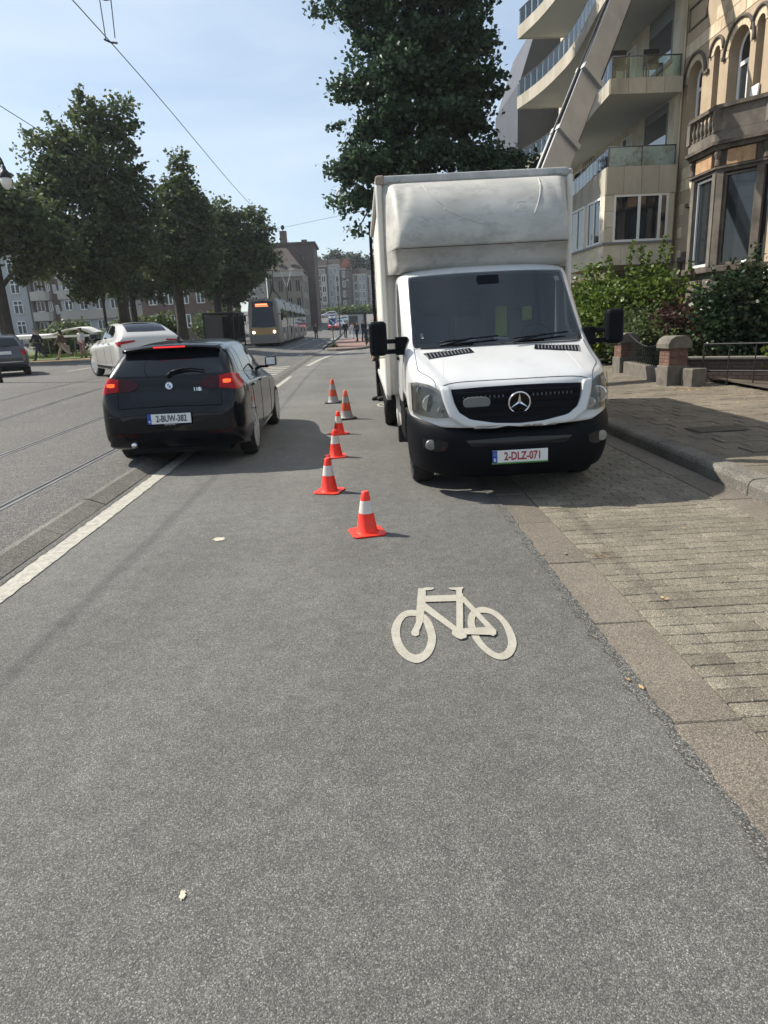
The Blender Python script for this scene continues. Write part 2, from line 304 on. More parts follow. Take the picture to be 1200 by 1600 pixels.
# painted markings
P_ = 0.004
struct(strip('line_marking', 'paint_white', -2.545, -2.385, -3, 15.5, P_ + .002, 320, 0.008, 5), 'long solid white line beside the median kerb')
struct(strip('line_marking', 'paint_white', -2.53, -2.40, 19.3, 23.2, P_ + .002, 40, 0.006, 6), 'short white line piece ahead of the black hatchback')
bend = [(-2.35, 29.0), (-2.24, 31.5), (-2.11, 34), (-1.81, 37.6), (-1.05, 41.8), (-0.3, 44.6), (0.4, 46.6), (0.75, 49), (0.95, 53), (1.0, 60)]
def ribbon(name, m, pts, wd, dz, parent=None):
    P = []
    for i, p in enumerate(pts):
        a = Vector(pts[max(0, i - 1)]); b = Vector(pts[min(len(pts) - 1, i + 1)]); d = (b - a).normalized(); n = Vector((-d.y, d.x)) * wd / 2
        P.append([(p[0] + n.x, p[1] + n.y, Z(p[0], p[1]) + dz), (p[0] - n.x, p[1] - n.y, Z(p[0], p[1]) + dz)])
    return MB().grid(P).build(name, m, parent)
struct(ribbon('line_marking', 'paint_white', bend, 0.2, P_ + .002), 'white edge line bending round the brick island')
hat = struct(thing('hatch_marking', 'white hatch bars across the tram lane ahead of the black hatchback', None))
for i in range(8):
    y = 20.3 + i * 1.05
    MB().grid([[(-4.75, y, Z(-4.75, y) + .072), (-3.8, y, Z(-3.8, y) + .072), (-2.95, y, Z(-2.95, y) + .072)], [(-4.75, y + .45, Z(-4.75, y) + .072), (-3.8, y + .45, Z(-3.8, y) + .072), (-2.95, y + .45, Z(-2.95, y) + .072)]]).build('hatch_bar', 'paint_white', hat)
zeb = struct(thing('crossing_marking', 'white zebra crossing bars beyond the tram and the brick island', None))
for i in range(9):
    x = -11.4 + i * 1.0
    MB().grid([[(x, y, Z(x, y) + .072), (x + .5, y, Z(x + .5, y) + .072)] for y in (75, 76.5, 78)]).build('crossing_bar', 'paint_white', zeb)
for k, (x, y0, y1) in enumerate(((-11.5, 27, 29.5), (-13.5, 33, 36), (-10.2, 37.5, 39.5))):
    struct(strip('line_marking', 'paint_white', x, x + .15, y0, y1, .072, 8, .004, 30 + k), ('short white dash on the carriageway near the grey compact car', 'short white dash on the carriageway near the walkers', 'short white dash on the carriageway behind the silver crossover')[k])
# bicycle pictogram
LO = [(0.213, 3.637), (0.262, 3.598), (0.299, 3.494), (0.311, 3.364), (0.306, 3.244), (0.283, 3.134), (0.247, 3.051), (0.202, 3.005), (0.167, 3.009), (0.129, 3.055), (0.097, 3.136), (0.079, 3.25), (0.076, 3.371), (0.091, 3.472), (0.127, 3.577), (0.17, 3.63)]
LI = [(0.207, 3.555), (0.236, 3.539), (0.257, 3.475), (0.264, 3.37), (0.267, 3.281), (0.253, 3.188), (0.228, 3.121), (0.196, 3.091), (0.173, 3.098), (0.149, 3.14), (0.13, 3.213), (0.122, 3.299), (0.125, 3.387), (0.137, 3.467), (0.162, 3.536), (0.186, 3.555)]
RO = [(0.597, 3.626), (0.651, 3.606), (0.691, 3.537), (0.715, 3.429), (0.725, 3.313), (0.717, 3.184), (0.695, 3.096), (0.658, 3.022), (0.615, 2.988), (0.577, 2.998), (0.545, 3.045), (0.518, 3.126), (0.499, 3.232), (0.495, 3.364), (0.507, 3.467), (0.537, 3.562)]
RI = [(0.599, 3.546), (0.638, 3.531), (0.668, 3.471), (0.684, 3.375), (0.681, 3.252), (0.669, 3.159), (0.645, 3.092), (0.615, 3.056), (0.593, 3.059), (0.572, 3.09), (0.551, 3.153), (0.537, 3.248), (0.535, 3.359), (0.541, 3.439), (0.56, 3.509), (0.577, 3.539)]
PO = [[(0.27, 3.962), (0.318, 3.955), (0.293, 3.711), (0.256, 3.464), (0.226, 3.352), (0.223, 3.308), (0.202, 3.289), (0.184, 3.309), (0.182, 3.346), (0.194, 3.383), (0.218, 3.468), (0.234, 3.64)],
      [(0.305, 3.966), (0.367, 3.96), (0.366, 3.936), (0.346, 3.921), (0.301, 3.919)], [(0.302, 3.831), (0.497, 3.822), (0.484, 3.726), (0.294, 3.738)],
      [(0.452, 3.936), (0.55, 3.938), (0.547, 3.914), (0.538, 3.903), (0.524, 3.818), (0.491, 3.823), (0.499, 3.894), (0.469, 3.907)],
      [(0.493, 3.837), (0.533, 3.831), (0.461, 3.323), (0.425, 3.328)], [(0.287, 3.699), (0.295, 3.711), (0.427, 3.384), (0.409, 3.318), (0.276, 3.614)],
      [(0.411, 3.374), (0.44, 3.382), (0.466, 3.345), (0.477, 3.288), (0.465, 3.236), (0.434, 3.218), (0.413, 3.242), (0.395, 3.287)],
      [(0.461, 3.345), (0.624, 3.348), (0.635, 3.302), (0.627, 3.259), (0.608, 3.235), (0.592, 3.252), (0.466, 3.274)], [(0.522, 3.804), (0.534, 3.775), (0.624, 3.348), (0.594, 3.318), (0.511, 3.709)]]
def smooth_loop(P, k=4):
    n = len(P); out = []
    for i in range(n):
        p0, p1, p2, p3 = (np.array(P[(i + j) % n]) for j in (-1, 0, 1, 2))
        for t in range(k):
            t /= k; out.append(tuple(0.5 * ((2 * p1) + (-p0 + p2) * t + (2 * p0 - 5 * p1 + 4 * p2 - p3) * t * t + (-p0 + 3 * p1 - 3 * p2 + p3) * t ** 3)))
    return out
def bike_mark(dx, dy, label):
    t = struct(thing('bicycle_marking', label, None, (dx, dy, 0)))
    z = .0045
    for O, I in ((LO, LI), (RO, RI)):
        O, I = smooth_loop(O), smooth_loop(I); b = MB(); b.grid([[(p[0], p[1], z) for p in O], [(p[0], p[1], z) for p in I]], closed=True).build('painted_wheel', 'paint_bike', t); z += .0007
    for p in PO:
        b = MB(); b.add([(q[0], q[1], z) for q in p], [tuple(range(len(p)))]); b.build('painted_bar', 'paint_bike', t); z += .0007
    return t
bike_mark(0, 0, 'cream painted bicycle pictogram on the asphalt in front of the truck')
bike_mark(0.15, 10.55, 'small far bicycle pictogram beside the person behind the truck')
# gutter slabs, parking bay pavers, inner gutter, kerb, pavement
def piece(name, m, a, b, h, bev=0.004, seed=0):
    r = random.Random(seed); q = bev
    v = [(0, 0, -h), (a, 0, -h), (a, b, -h), (0, b, -h), (0, 0, -q), (a, 0, -q), (a, b, -q), (0, b, -q), (q, q, 0), (a - q, q, 0), (a - q, b - q, 0), (q, b - q, 0)]
    v = [(x + r.uniform(-q, q) * .4, y + r.uniform(-q, q) * .4, z) for x, y, z in v]
    me = MB().add(v, [(4, 5, 9, 8), (5, 6, 10, 9), (6, 7, 11, 10), (7, 4, 8, 11), (8, 9, 10, 11), (0, 1, 5, 4), (1, 2, 6, 5), (2, 3, 7, 6), (3, 0, 4, 7)]).mesh(name); me.materials.append(MAT[m]); return me
gut = struct(thing('gutter', 'concrete gutter slabs between the asphalt and the parking bay', None))
gme = piece('gutter_slab', 'gutter_concrete', 0.292, 0.940, 0.12, 0.005)
for i in range(32): inst(gme, 'gutter_slab', gut, (1.174, 0.49 + 0.952 * i, random.uniform(-.003, .002)), (0, R(random.uniform(-.25, .25)), 0))
gut2 = struct(thing('gutter', 'narrow concrete gutter slabs at the foot of the pavement kerb', None))
gme2 = piece('gutter_slab', 'gutter_concrete', 0.296, 0.94, 0.12, 0.005, 2)
for i in range(30): inst(gme2, 'gutter_slab', gut2, (3.052, 0.9 + 0.95 * i, random.uniform(-.004, .001)), (0, R(random.uniform(.2, .8)), 0))
sheet('parking_bed', 'joint_sand', [1.16, 2.2, 3.4], rng(-8, 30, 10), -0.014, 'sand joints under the parking bay pavers')
bay = struct(thing('parking_bay', 'buff concrete block paving of the parking bay beside the gutter', None))
pv = [piece('paver', 'paver_concrete', 0.213, 0.1022, 0.06, 0.0035, s) for s in range(5)]
rest = MB(); cnt = 0
def add_piece(mb, me, loc, sx):
    n = len(mb.v); mb.v += [(v.co.x * sx + loc[0], v.co.y + loc[1], v.co.z + loc[2]) for v in me.vertices]; mb.f += [tuple(i + n for i in p.vertices) for p in me.polygons]
row = 0; y = 1.55
while y < 16:
    x = 1.472 - (0.11 if row % 2 else 0.0) - random.uniform(0, .012)
    while x < 3.04:
        a, b = max(x, 1.472), min(x + 0.2185, 3.043); wd = b - a - 0.0045
        if wd > 0.03:
            loc = (a, y + random.uniform(-.002, .002), random.uniform(-.002, .0015)); me = random.choice(pv)
            if 2.0 < y < 7.2 and cnt < 300 and not (b < 1.5): inst(me, 'paver', bay, loc, (R(random.uniform(-.3, .3)), R(random.uniform(-.25, .25)), R(random.uniform(-.3, .3))), (wd / 0.214, 1, 1)); cnt += 1
            else: add_piece(rest, me, loc, wd / 0.214)
        x += 0.2185
    y += 0.1075; row += 1
rest.build('more_pavers', 'paver_concrete', bay, kind='stuff', fix=False)
ker = struct(thing('kerb', 'dark rounded stone kerb along the pavement by the truck', None))
def kerb_me(L):
    prof = [(0, -.1), (0.005, .085), (0.02, .112), (0.045, .13), (0.215, .142), (0.215, -.1)]
    P = [[(x, t, z) for x, z in prof] for t in (0, L)]; b = MB().grid(P, closed=True); b.f += [tuple(range(6))[::-1], tuple(range(6, 12))]; me = b.mesh('kerb_stone'); me.materials.append(MAT['kerb_stone']); return me
kme = kerb_me(0.985)
for i in range(34): inst(kme, 'kerb_stone', ker, (3.355 + random.uniform(-.006, .006), -1.2 + i * 0.997, random.uniform(-.004, .004)), (0, 0, R(random.uniform(-.3, .3))))
def Zp(x, y): return 0.14 + 0.012 * (x - 3.5)
pav = sheet('pavement', 'joint_sand', [3.56, 5, 6, 7.5, 14], rng(-8, 80, 22), -0.012, 'grey brown paving slabs of the pavement in truck shadow', zf=Zp)
sl_ = [piece('paving_slab', 'slab_concrete', 0.292, 0.292, 0.05, 0.004, 20 + s) for s in range(4)]
rest = MB(); cnt = 0; y = 4.2; row = 0
while y < 30:
    x = 3.575 - (0.148 if row % 2 else 0)
    while x < 7.4:
        a, b = max(x, 3.575), x + 0.297; wd = b - a - .005
        if wd > .04:
            loc = (a, y, Zp(a, y) + random.uniform(-.004, .003)); me = random.choice(sl_)
            if 5.2 < y < 14.2 and x < 6.55 and cnt < 300: inst(me, 'paving_slab', pav, loc, (R(random.uniform(-.5, .5)), R(random.uniform(-.5, .5)), 0), (wd / .292, 1, 1)); cnt += 1
            else: add_piece(rest, me, loc, wd / .292)
        x += 0.297
    y += 0.297; row += 1
rest.build('more_paving_slabs', 'slab_concrete', pav, kind='stuff', fix=False)
# garden soil behind the fence
sheet('garden_soil', 'earth', [6.9, 8, 9, 10.4], rng(11, 40, 14), 0.16, 'dark garden soil behind the brick pillars', zf=lambda x, y: .06 + .05 * math.sin(x * 3 + y))
# verge left: dirt, grass, sandy path
def verge(name, m, poly, dz, label):
    b = MB(); b.prism(poly, 0, 0.09); o = b.build(name, m, loc=(0, 0, .25 + dz)); return struct(o, label)
verge('dirt_path', 'dirt', [(-60, 33.5), (-22, 36.6), (-16.5, 38.2), (-13.2, 42), (-12.2, 48), (-12.2, 69), (-60, 69)], 0, 'bare brown earth strip the walkers cross')
verge('grass', 'grass_base', [(-60, 36.8), (-22, 39.4), (-16.8, 41.6), (-14.4, 45), (-13.6, 49), (-13.6, 68), (-60, 68)], 0.02, 'mown green lawn behind the brown earth strip')
verge('path', 'path_sand', [(-60, 40.5), (-23, 43.0), (-18, 45.2), (-17, 47.5), (-24, 47.0), (-60, 44.5)], 0.035, 'pale sandy path crossing the lawn')
# brick island with kerb
isl = [(-2.45, 45.2), (-2.3, 44.6), (-1.7, 44.1), (-1.0, 44.0), (-0.4, 44.4), (0.1, 45.4), (0.55, 47.5), (0.75, 52), (0.8, 72), (-2.5, 72)]
io = struct(MB().prism(isl, -.05, 0.13).build('island_kerb', 'kerb_stone', bevel=0.03), 'stone kerb of the traffic island')
cxy = (-0.9, 58)
inn = [(cxy[0] + (x - cxy[0]) * .86, cxy[1] + (y - cxy[1]) * .955) for x, y in isl]
struct(MB().prism(inn, 0.05, 0.136).build('island_pavement', 'red_pavers'), 'red paved traffic island with the blue arrow sign')
# ------------------------------------------------------------------ vehicle materials
mat('white_paint', (0.58, 0.58, 0.57), rough=0.30, coat=0.6, spec=0.5)
mat('white_paint_dusty', (0.55, 0.55, 0.54), (0.60, 0.60, 0.59), scale=2.5, rough=0.34, coat=0.5, dirt=(0.44, 0.43, 0.40), dlo=.55, dhi=.85, dscale=3)
mat('grp_white', (0.36, 0.345, 0.31), (0.53, 0.51, 0.465), scale=1.6, rough=0.5, dirt=(0.25, 0.24, 0.22), dlo=.50, dhi=.76, dscale=3.4, stretch=(1, 1, 2.0), lo=.3, hi=.7)
mat('box_panel', (0.66, 0.63, 0.56), (0.74, 0.71, 0.65), scale=1.2, rough=0.5, dirt=(0.42, 0.38, 0.32), dlo=.55, dhi=.8, dscale=2.2, stretch=(1, 1, .35))
mat('rail_alu', (0.36, 0.35, 0.33), (0.5, 0.49, 0.47), scale=5, rough=0.55, metal=0.0, dirt=(0.25, 0.2, 0.15), dlo=.6, dhi=.8, dscale=6)
mat('rust_trim', (0.20, 0.12, 0.08), (0.42, 0.36, 0.30), scale=25, rough=0.9)
mat('bumper_plastic', (0.004, 0.005, 0.0065), (0.006, 0.007, 0.009), scale=6, rough=0.5, spec=.12, bump=0.15, bscale=300)
mat('black_plastic', (0.004, 0.005, 0.008), rough=0.5, spec=.15)
mat('black_gloss', (0.006, 0.007, 0.009), rough=0.12)
mat('rubber', (0.012, 0.012, 0.013), (0.03, 0.029, 0.027), scale=20, rough=0.85)
mat('chrome', (0.75, 0.76, 0.78), rough=0.12, metal=1.0)
mat('alloy', (0.45, 0.45, 0.46), rough=0.35, metal=0.25)
mat('alloy_dark', (0.05, 0.05, 0.055), rough=0.35, metal=0.7)
mat('lamp_inner', (0.20, 0.20, 0.20), (0.42, 0.41, 0.38), scale=7, rough=0.3, metal=0.6)
glass_mat('clear_lens', (0.80, 0.79, 0.74), trans=1, rough=0.06)
glass_mat('windscreen', (0.80, 0.85, 0.86), trans=1, rough=0.01, ior=1.8)
mat('dark_glass', (0.006, 0.008, 0.011), rough=0.03, spec=0.6)
mat('cab_trim', (0.13, 0.135, 0.145), rough=0.8)
mat('seat_cloth', (0.055, 0.06, 0.07), rough=0.9)
mat('hi_vis', (0.36, 0.46, 0.06), rough=0.7)
mat('paper', (0.68, 0.66, 0.6), rough=0.8)
mat('plate_white', (0.72, 0.72, 0.70), rough=0.4)
mat('plate_red', (0.32, 0.012, 0.02), rough=0.4)
mat('plate_blue', (0.01, 0.06, 0.35), rough=0.4)
mat('plate_green', (0.08, 0.22, 0.05), rough=0.5)
mat('plate_black', (0.02, 0.02, 0.022), rough=0.5)
mat('sticker_grey', (0.16, 0.17, 0.17), rough=0.6)
mat('car_black', (0.004, 0.005, 0.007), rough=0.25, coat=0.55, spec=0.12)
mat('car_silver', (0.55, 0.53, 0.49), rough=0.32, metal=0.2, coat=0.8)
mat('car_grey', (0.055, 0.055, 0.065), rough=0.3, metal=0.3, coat=0.8)
mat('tail_red', (0.36, 0.003, 0.006), rough=0.2, coat=.15, spec=.3)
mat('tail_dark', (0.04, 0.002, 0.004), rough=0.2, coat=.15, spec=.3)
mat('tail_lit', (0.9, 0.05, 0.01), rough=0.2, emit=(1.0, 0.10, 0.02), es=1.3)
mat('brake_lit', (0.8, 0.02, 0.02), rough=0.2, emit=(1.0, 0.03, 0.03), es=0.8)
mat('underbody', (0.01, 0.01, 0.01), rough=0.9)
def bvh_of(o):
    bpy.context.view_layer.update(); dg = bpy.context.evaluated_depsgraph_get(); e = o.evaluated_get(dg); me = e.to_mesh()
    b = BVHTree.FromPolygons([v.co.copy() for v in me.vertices], [tuple(p.vertices) for p in me.polygons]); e.to_mesh_clear(); return b
def resample(P, n):
    P = [np.array(p, float) for p in P]; d = [0]
    for a, b in zip(P, P[1:]): d.append(d[-1] + np.linalg.norm(b - a))
    out = []
    for i in range(n):
        t = d[-1] * i / (n - 1); k = 0
        while k < len(P) - 2 and d[k + 1] < t: k += 1
        u = 0 if d[k + 1] == d[k] else (t - d[k]) / (d[k + 1] - d[k]); out.append(P[k] * (1 - u) + P[k + 1] * u)
    return out
def cast(b, p, ax, off):
    o, d = {'front': ((p[0], -3, p[1]), (0, 1, 0)), 'back': ((p[0], 12, p[1]), (0, -1, 0)), 'right': ((4, p[0], p[1]), (-1, 0, 0)), 'left': ((-4, p[0], p[1]), (1, 0, 0)), 'top': ((p[0], p[1], 6), (0, 0, -1))}[ax]
    h, nrm, i, dist = b.ray_cast(Vector(o), Vector(d))
    if h is None: return None
    if nrm.dot(Vector(d)) > 0: nrm = -nrm
    return h + nrm * off
def patch(name, m, b, ax, top, bot, parent, n=14, rows=5, off=0.004, smooth=1, mirror=False, solid=0, mesh=None):
    """a panel that follows the body under it, between two outline curves"""
    if mirror: top = [(-x, z) for x, z in top][::-1]; bot = [(-x, z) for x, z in bot][::-1]
    A, B = resample(top, n), resample(bot, n); P = []; last = None
    for r in range(rows + 1):
        row = []
        for k in range(n):
            q = A[k] * (1 - r / rows) + B[k] * (r / rows); h = cast(b, q, ax, off)
            row.append(h)
        P.append(row)
    for r in range(rows + 1):                                # fill the odd miss from its neighbour
        for k in range(n):
            if P[r][k] is None:
                c = [P[rr_][kk] for rr_, kk in ((r, k - 1), (r, (k + 1) % n), (r - 1, k), ((r + 1) % (rows + 1), k)) if P[rr_][kk] is not None]
                P[r][k] = c[0].copy() if c else Vector((0, 0, 0))
    return (mesh or MB()).grid(P).build(name, m, parent, smooth=smooth, solid=solid)
def wheel(parent, x, y, z, rad, wid, rim='alloy', spokes=5, side=1, steer=0.0, rimr=0.68, double=True):
    e = bpy.data.objects.new('wheel', None); COL.objects.link(e); e.parent = parent; e.location = (x, y, z); e.rotation_euler = (0, 0, steer); e.empty_display_size = .05
    h = wid / 2; rr_ = rad * rimr
    MB().lathe([(rr_, -h * .8), (rad * .9, -h), (rad * .97, -h * .8), (rad, -h * .4), (rad, h * .4), (rad * .97, h * .8), (rad * .9, h), (rr_, h * .8)], 36, ax='x').build('tyre', 'rubber', e, smooth=40)
    b = MB(); s = side; b.lathe([(rr_ * 1.03, s * h * .98), (rr_ * .95, s * h * 1.0), (rr_ * .90, s * h * .5)], 36, ax='x')
    b2 = MB(); b2.lathe([(rr_ * .95, s * h * .30), (rr_ * .2, s * h * .28), (0.01, s * h * .27)], 24, ax='x'); b2.build('brake_disc', 'underbody', e)
    for k in range(spokes):
        a = 2 * math.pi * (k + .25) / spokes
        for da in ((-.09, .09) if double else (0,)):
            c, q = math.cos(a + da * 1.2), math.sin(a + da * 1.2); c2, q2 = math.cos(a + da * 2.2), math.sin(a + da * 2.2)
            b.bar((s * h * .92, c * rr_ * .12, q * rr_ * .12), (s * h * .90, c2 * rr_ * .95, q2 * rr_ * .95), 0.045 if double else .075, 0.03, up=(1, 0, 0))
    b.lathe([(rr_ * .2, s * h * .75), (rr_ * .2, s * h * .96), (rr_ * .12, s * h * 1.0)], 16, ax='x')
    b.build('rim', rim, e, smooth=30); return e
# ------------------------------------------------------------------ white box truck
TS = 0.965
TR = thing('box_truck', 'white box truck with dirty roof fairing parked facing us', 'truck', (1.37, 6.0, 0), R(0), scale=TS)
TR.rotation_euler = (0, R(-0.5), 0)
COLS = [
 [(0, 0.02, 0.7), (0.45, 0.04, 0.7), (0.72, 0.1, 0.71), (0.93, 0.32, 0.73), (0.985, 0.64, 0.78), (0.99, 1.45, 0.78), (0.99, 2.3, 0.78)],
 [(0, 0.05, 0.9), (0.46, 0.07, 0.9), (0.74, 0.15, 0.9), (0.945, 0.38, 0.92), (0.995, 0.66, 0.95), (0.995, 1.45, 0.95), (0.995, 2.3, 0.95)],
 [(0, 0.09, 1.07), (0.46, 0.11, 1.075), (0.76, 0.19, 1.085), (0.94, 0.42, 1.11), (0.985, 0.7, 1.16), (0.99, 1.45, 1.16), (0.99, 2.3, 1.16)],
 [(0, 0.17, 1.13), (0.45, 0.19, 1.135), (0.76, 0.26, 1.15), (0.93, 0.47, 1.17), (0.98, 0.75, 1.22), (0.985, 1.45, 1.24), (0.985, 2.3, 1.24)],
 [(0, 0.5, 1.29), (0.42, 0.52, 1.29), (0.78, 0.56, 1.255), (0.93, 0.7, 1.25), (0.97, 0.95, 1.31), (0.98, 1.5, 1.34), (0.98, 2.3, 1.34)],
 [(0.0, 0.88, 1.42), (0.433, 0.91, 1.42), (0.886, 1.01, 1.41), (0.948, 1.1, 1.415), (0.984, 1.24, 1.42), (0.999, 2.0, 1.44), (0.999, 2.3, 1.44)],
 [(0.0, 1.29, 1.79), (0.439, 1.32, 1.79), (0.873, 1.42, 1.79), (0.935, 1.5, 1.8), (0.972, 1.6, 1.8), (0.988, 2.0, 1.8), (0.988, 2.3, 1.8)],
 [(0.0, 1.67, 2.17), (0.451, 1.69, 2.17), (0.862, 1.77, 2.155), (0.924, 1.84, 2.15), (0.968, 1.93, 2.13), (0.978, 2.05, 2.12), (0.978, 2.3, 2.12)],
 [(0.0, 1.8, 2.245), (0.466, 1.82, 2.242), (0.833, 1.9, 2.225), (0.91, 1.96, 2.21), (0.955, 2.03, 2.18), (0.966, 2.1, 2.17), (0.966, 2.3, 2.17)],
 [(0.0, 2.15, 2.28), (0.487, 2.15, 2.275), (0.812, 2.17, 2.25), (0.882, 2.19, 2.23), (0.916, 2.21, 2.21), (0.928, 2.25, 2.2), (0.928, 2.3, 2.2)]]
def cabgrid(rows, cols, sides=(1, -1)):
    b = MB()
    for s in sides:
        b.grid([[(s * COLS[r][c][0], COLS[r][c][1], COLS[r][c][2]) for c in cols] for r in rows])
    return b
def corner_crease(o, pts):
    at = o.data.attributes.new('crease_vert', 'FLOAT', 'POINT')
    for v in o.data.vertices:
        if any((abs(abs(v.co.x) - p[0]) + abs(v.co.y - p[1]) + abs(v.co.z - p[2])) < .004 for p in pts): at.data[v.index].value = .8
def weld(o):
    b = bmesh.new(); b.from_mesh(o.data); bmesh.ops.remove_doubles(b, verts=b.verts, dist=.0005); bmesh.ops.recalc_face_normals(b, faces=b.faces); b.to_mesh(o.data); b.free()
full = cabgrid(range(10), range(7)).build('tmp', None, None, sub=3); weld(full); cabv = bvh_of(full); bpy.data.objects.remove(full)
body = MB()
for s in (1, -1):
    g = lambda r, c: (s * COLS[r][c][0], COLS[r][c][1], COLS[r][c][2])
    for r in range(9):
        for c in range(6):
            if r in (5, 6) and c in (0, 1): continue         # windscreen opening
            if r in (5, 6) and c == 4: continue              # door window opening
            if r == 0 and c == 4: continue                   # wheel arch
            body.add([g(r, c), g(r, c + 1), g(r + 1, c + 1), g(r + 1, c)], [(0, 1, 2, 3)])
cab = body.build('cab', 'white_paint_dusty', TR, smooth=1); weld(cab); corner_crease(cab, [COLS[5][2], COLS[7][2]]); d = cab.modifiers.new('s', 'SUBSURF'); d.levels = d.render_levels = 3
d = cab.modifiers.new('t', 'SOLIDIFY'); d.thickness = 0.03; d.offset = -1
ws = cabgrid((5, 6, 7), (0, 1, 2)).build('windscreen', 'windscreen', TR, smooth=1); weld(ws); corner_crease(ws, [COLS[5][2], COLS[7][2]]); d = ws.modifiers.new('s', 'SUBSURF'); d.levels = d.render_levels = 3; ws.location.y = -0.002
for s in (1, -1):
    o = cabgrid((5, 6, 7), (4, 5), (s,)).build('door_window', 'windscreen', TR, smooth=1); d = o.modifiers.new('s', 'SUBSURF'); d.levels = d.render_levels = 3
# black ceramic band round the windscreen
top = [(-.83, 2.15), (-.42, 2.163), (0, 2.166), (.42, 2.163), (.83, 2.15)]
patch('windscreen_band', 'black_gloss', cabv, 'front', top, [(-.835, 2.11), (-.42, 2.12), (-.22, 2.115), (-.17, 2.06), (.17, 2.06), (.22, 2.115), (.42, 2.12), (.835, 2.11)], TR, n=40, off=-.004)
patch('windscreen_band', 'black_gloss', cabv, 'front', [(-.83, 1.46), (0, 1.465), (.83, 1.46)], [(-.835, 1.415), (0, 1.425), (.835, 1.415)], TR, n=30, off=-.004)
for s in (1, -1):
    patch('windscreen_band', 'black_gloss', cabv, 'front', [(s * .85, 2.14), (s * .865, 1.79), (s * .88, 1.42)], [(s * .835, 2.14), (s * .848, 1.79), (s * .86, 1.42)], TR, n=14, off=-.004, rows=2)
patch('windscreen_sticker', 'paper', cabv, 'front', [(.76, 2.09), (.815, 2.09)], [(.76, 2.04), (.818, 2.04)], TR, n=4, off=-.007)
patch('windscreen_sticker', 'paper', cabv, 'front', [(-.80, 1.56), (-.77, 1.56)], [(-.80, 1.51), (-.77, 1.51)], TR, n=4, off=-.007)
# cab inside
box('dashboard', 'cab_trim', -.88, .88, 1.0, 1.55, 1.05, 1.36, TR, bevel=.06)
box('cab_back_wall', 'cab_trim', -.93, .93, 2.24, 2.28, .7, 2.2, TR)
box('cab_floor', 'cab_trim', -.93, .93, .7, 2.27, .62, .68, TR)
for x in (-.58, -.1, .52):
    b = MB(); b.box(x - .22, x + .22, 1.62, 2.05, 1.0, 1.14); b.build('seat', 'seat_cloth', TR, bevel=.05)
    MB().prism([(1.95, 1.1), (2.07, 1.1), (2.2, 1.72), (2.1, 1.72)], x - .22, x + .22, 'x').build('seat_back', 'seat_cloth', TR, bevel=.06)
    MB().box(x - .13, x + .13, 2.11, 2.2, 1.74, 1.93).build('headrest', 'seat_cloth', TR, bevel=.05)
b = MB(); pts = [(.52 + .18 * math.cos(t), 1.5 + .07 * math.sin(t), 1.42 + .165 * math.sin(t)) for t in np.linspace(0, 2 * math.pi, 25)]; b.tube(pts, .014, 8, False); b.bar((.34, 1.5, 1.42), (.70, 1.5, 1.42), .03, .03); b.build('steering_wheel', 'black_plastic', TR, smooth=1)
MB().box(.17, .31, 2.05, 2.09, 1.45, 1.8).build('hi_vis_vest', 'hi_vis', TR, bevel=.02)
MB().box(.48, .60, 2.02, 2.06, 1.62, 1.78).build('hi_vis_vest', 'hi_vis', TR, bevel=.02)
for x, a in ((-.3, .3), (.05, -.2)):
    o = MB().add([(-.1, 0, 0), (.1, 0, 0), (.09, .02, .1), (-.06, .03, .11)], [(0, 1, 2, 3)]).build('paper_sheet', 'paper', TR, loc=(x, 1.16, 1.365), rot=(R(20), 0, a))
MB().prism([(1.53, 2.02), (1.56, 2.0), (1.62, 2.12), (1.58, 2.13)], -.12, .12, 'x').build('sensor_housing', 'black_plastic', TR, bevel=.01)
# wipers
for s, x0 in ((1, -.62), (1, .12)):
    A = cast(cabv, (x0, 1.43), 'front', .02); P = [cast(cabv, (x0 + .60 * t, 1.445 + .035 * t), 'front', .02) for t in np.linspace(0, 1, 8)]
    b = MB(); b.tube(P, .009, 6); b.tube([A + Vector((0, -.03, -.02)), P[4] + Vector((0, -.012, .005))], .011, 6); b.build('wiper', 'black_plastic', TR, smooth=1)
# bumper
BR = [[(0, .07, .22), (.45, .09, .22), (.72, .17, .235), (.93, .40, .27), (.985, .68, .30)],
      [(0, .0, .36), (.45, .02, .36), (.74, .09, .37), (.955, .32, .39), (1.0, .66, .40)],
      [(0, .0, .52), (.45, .01, .52), (.75, .06, .535), (.965, .29, .55), (1.005, .66, .56)],
      [(0, .01, .62), (.45, .02, .625), (.75, .08, .67), (.965, .30, .71), (1.008, .66, .72)],
      [(0, .05, .66), (.45, .06, .665), (.74, .12, .745), (.95, .33, .775), (.995, .66, .79)],
      [(0, .12, .67), (.45, .13, .675), (.73, .18, .755), (.93, .37, .785), (.97, .66, .80)]]
b = MB()
for s in (1, -1): b.grid([[(s * x, y, z) for x, y, z in row] for row in BR])
bump = b.build('bumper', 'bumper_plastic', TR, smooth=1); weld(bump); d = bump.modifiers.new('s', 'SUBSURF'); d.levels = d.render_levels = 3; d = bump.modifiers.new('t', 'SOLIDIFY'); d.thickness = .02
bmv = bvh_of(bump)
patch('lower_intake', 'black_gloss', bmv, 'front', [(-.50, .585), (0, .60), (.50, .585)], [(-.44, .525), (0, .53), (.44, .525)], TR, n=24, off=.003)
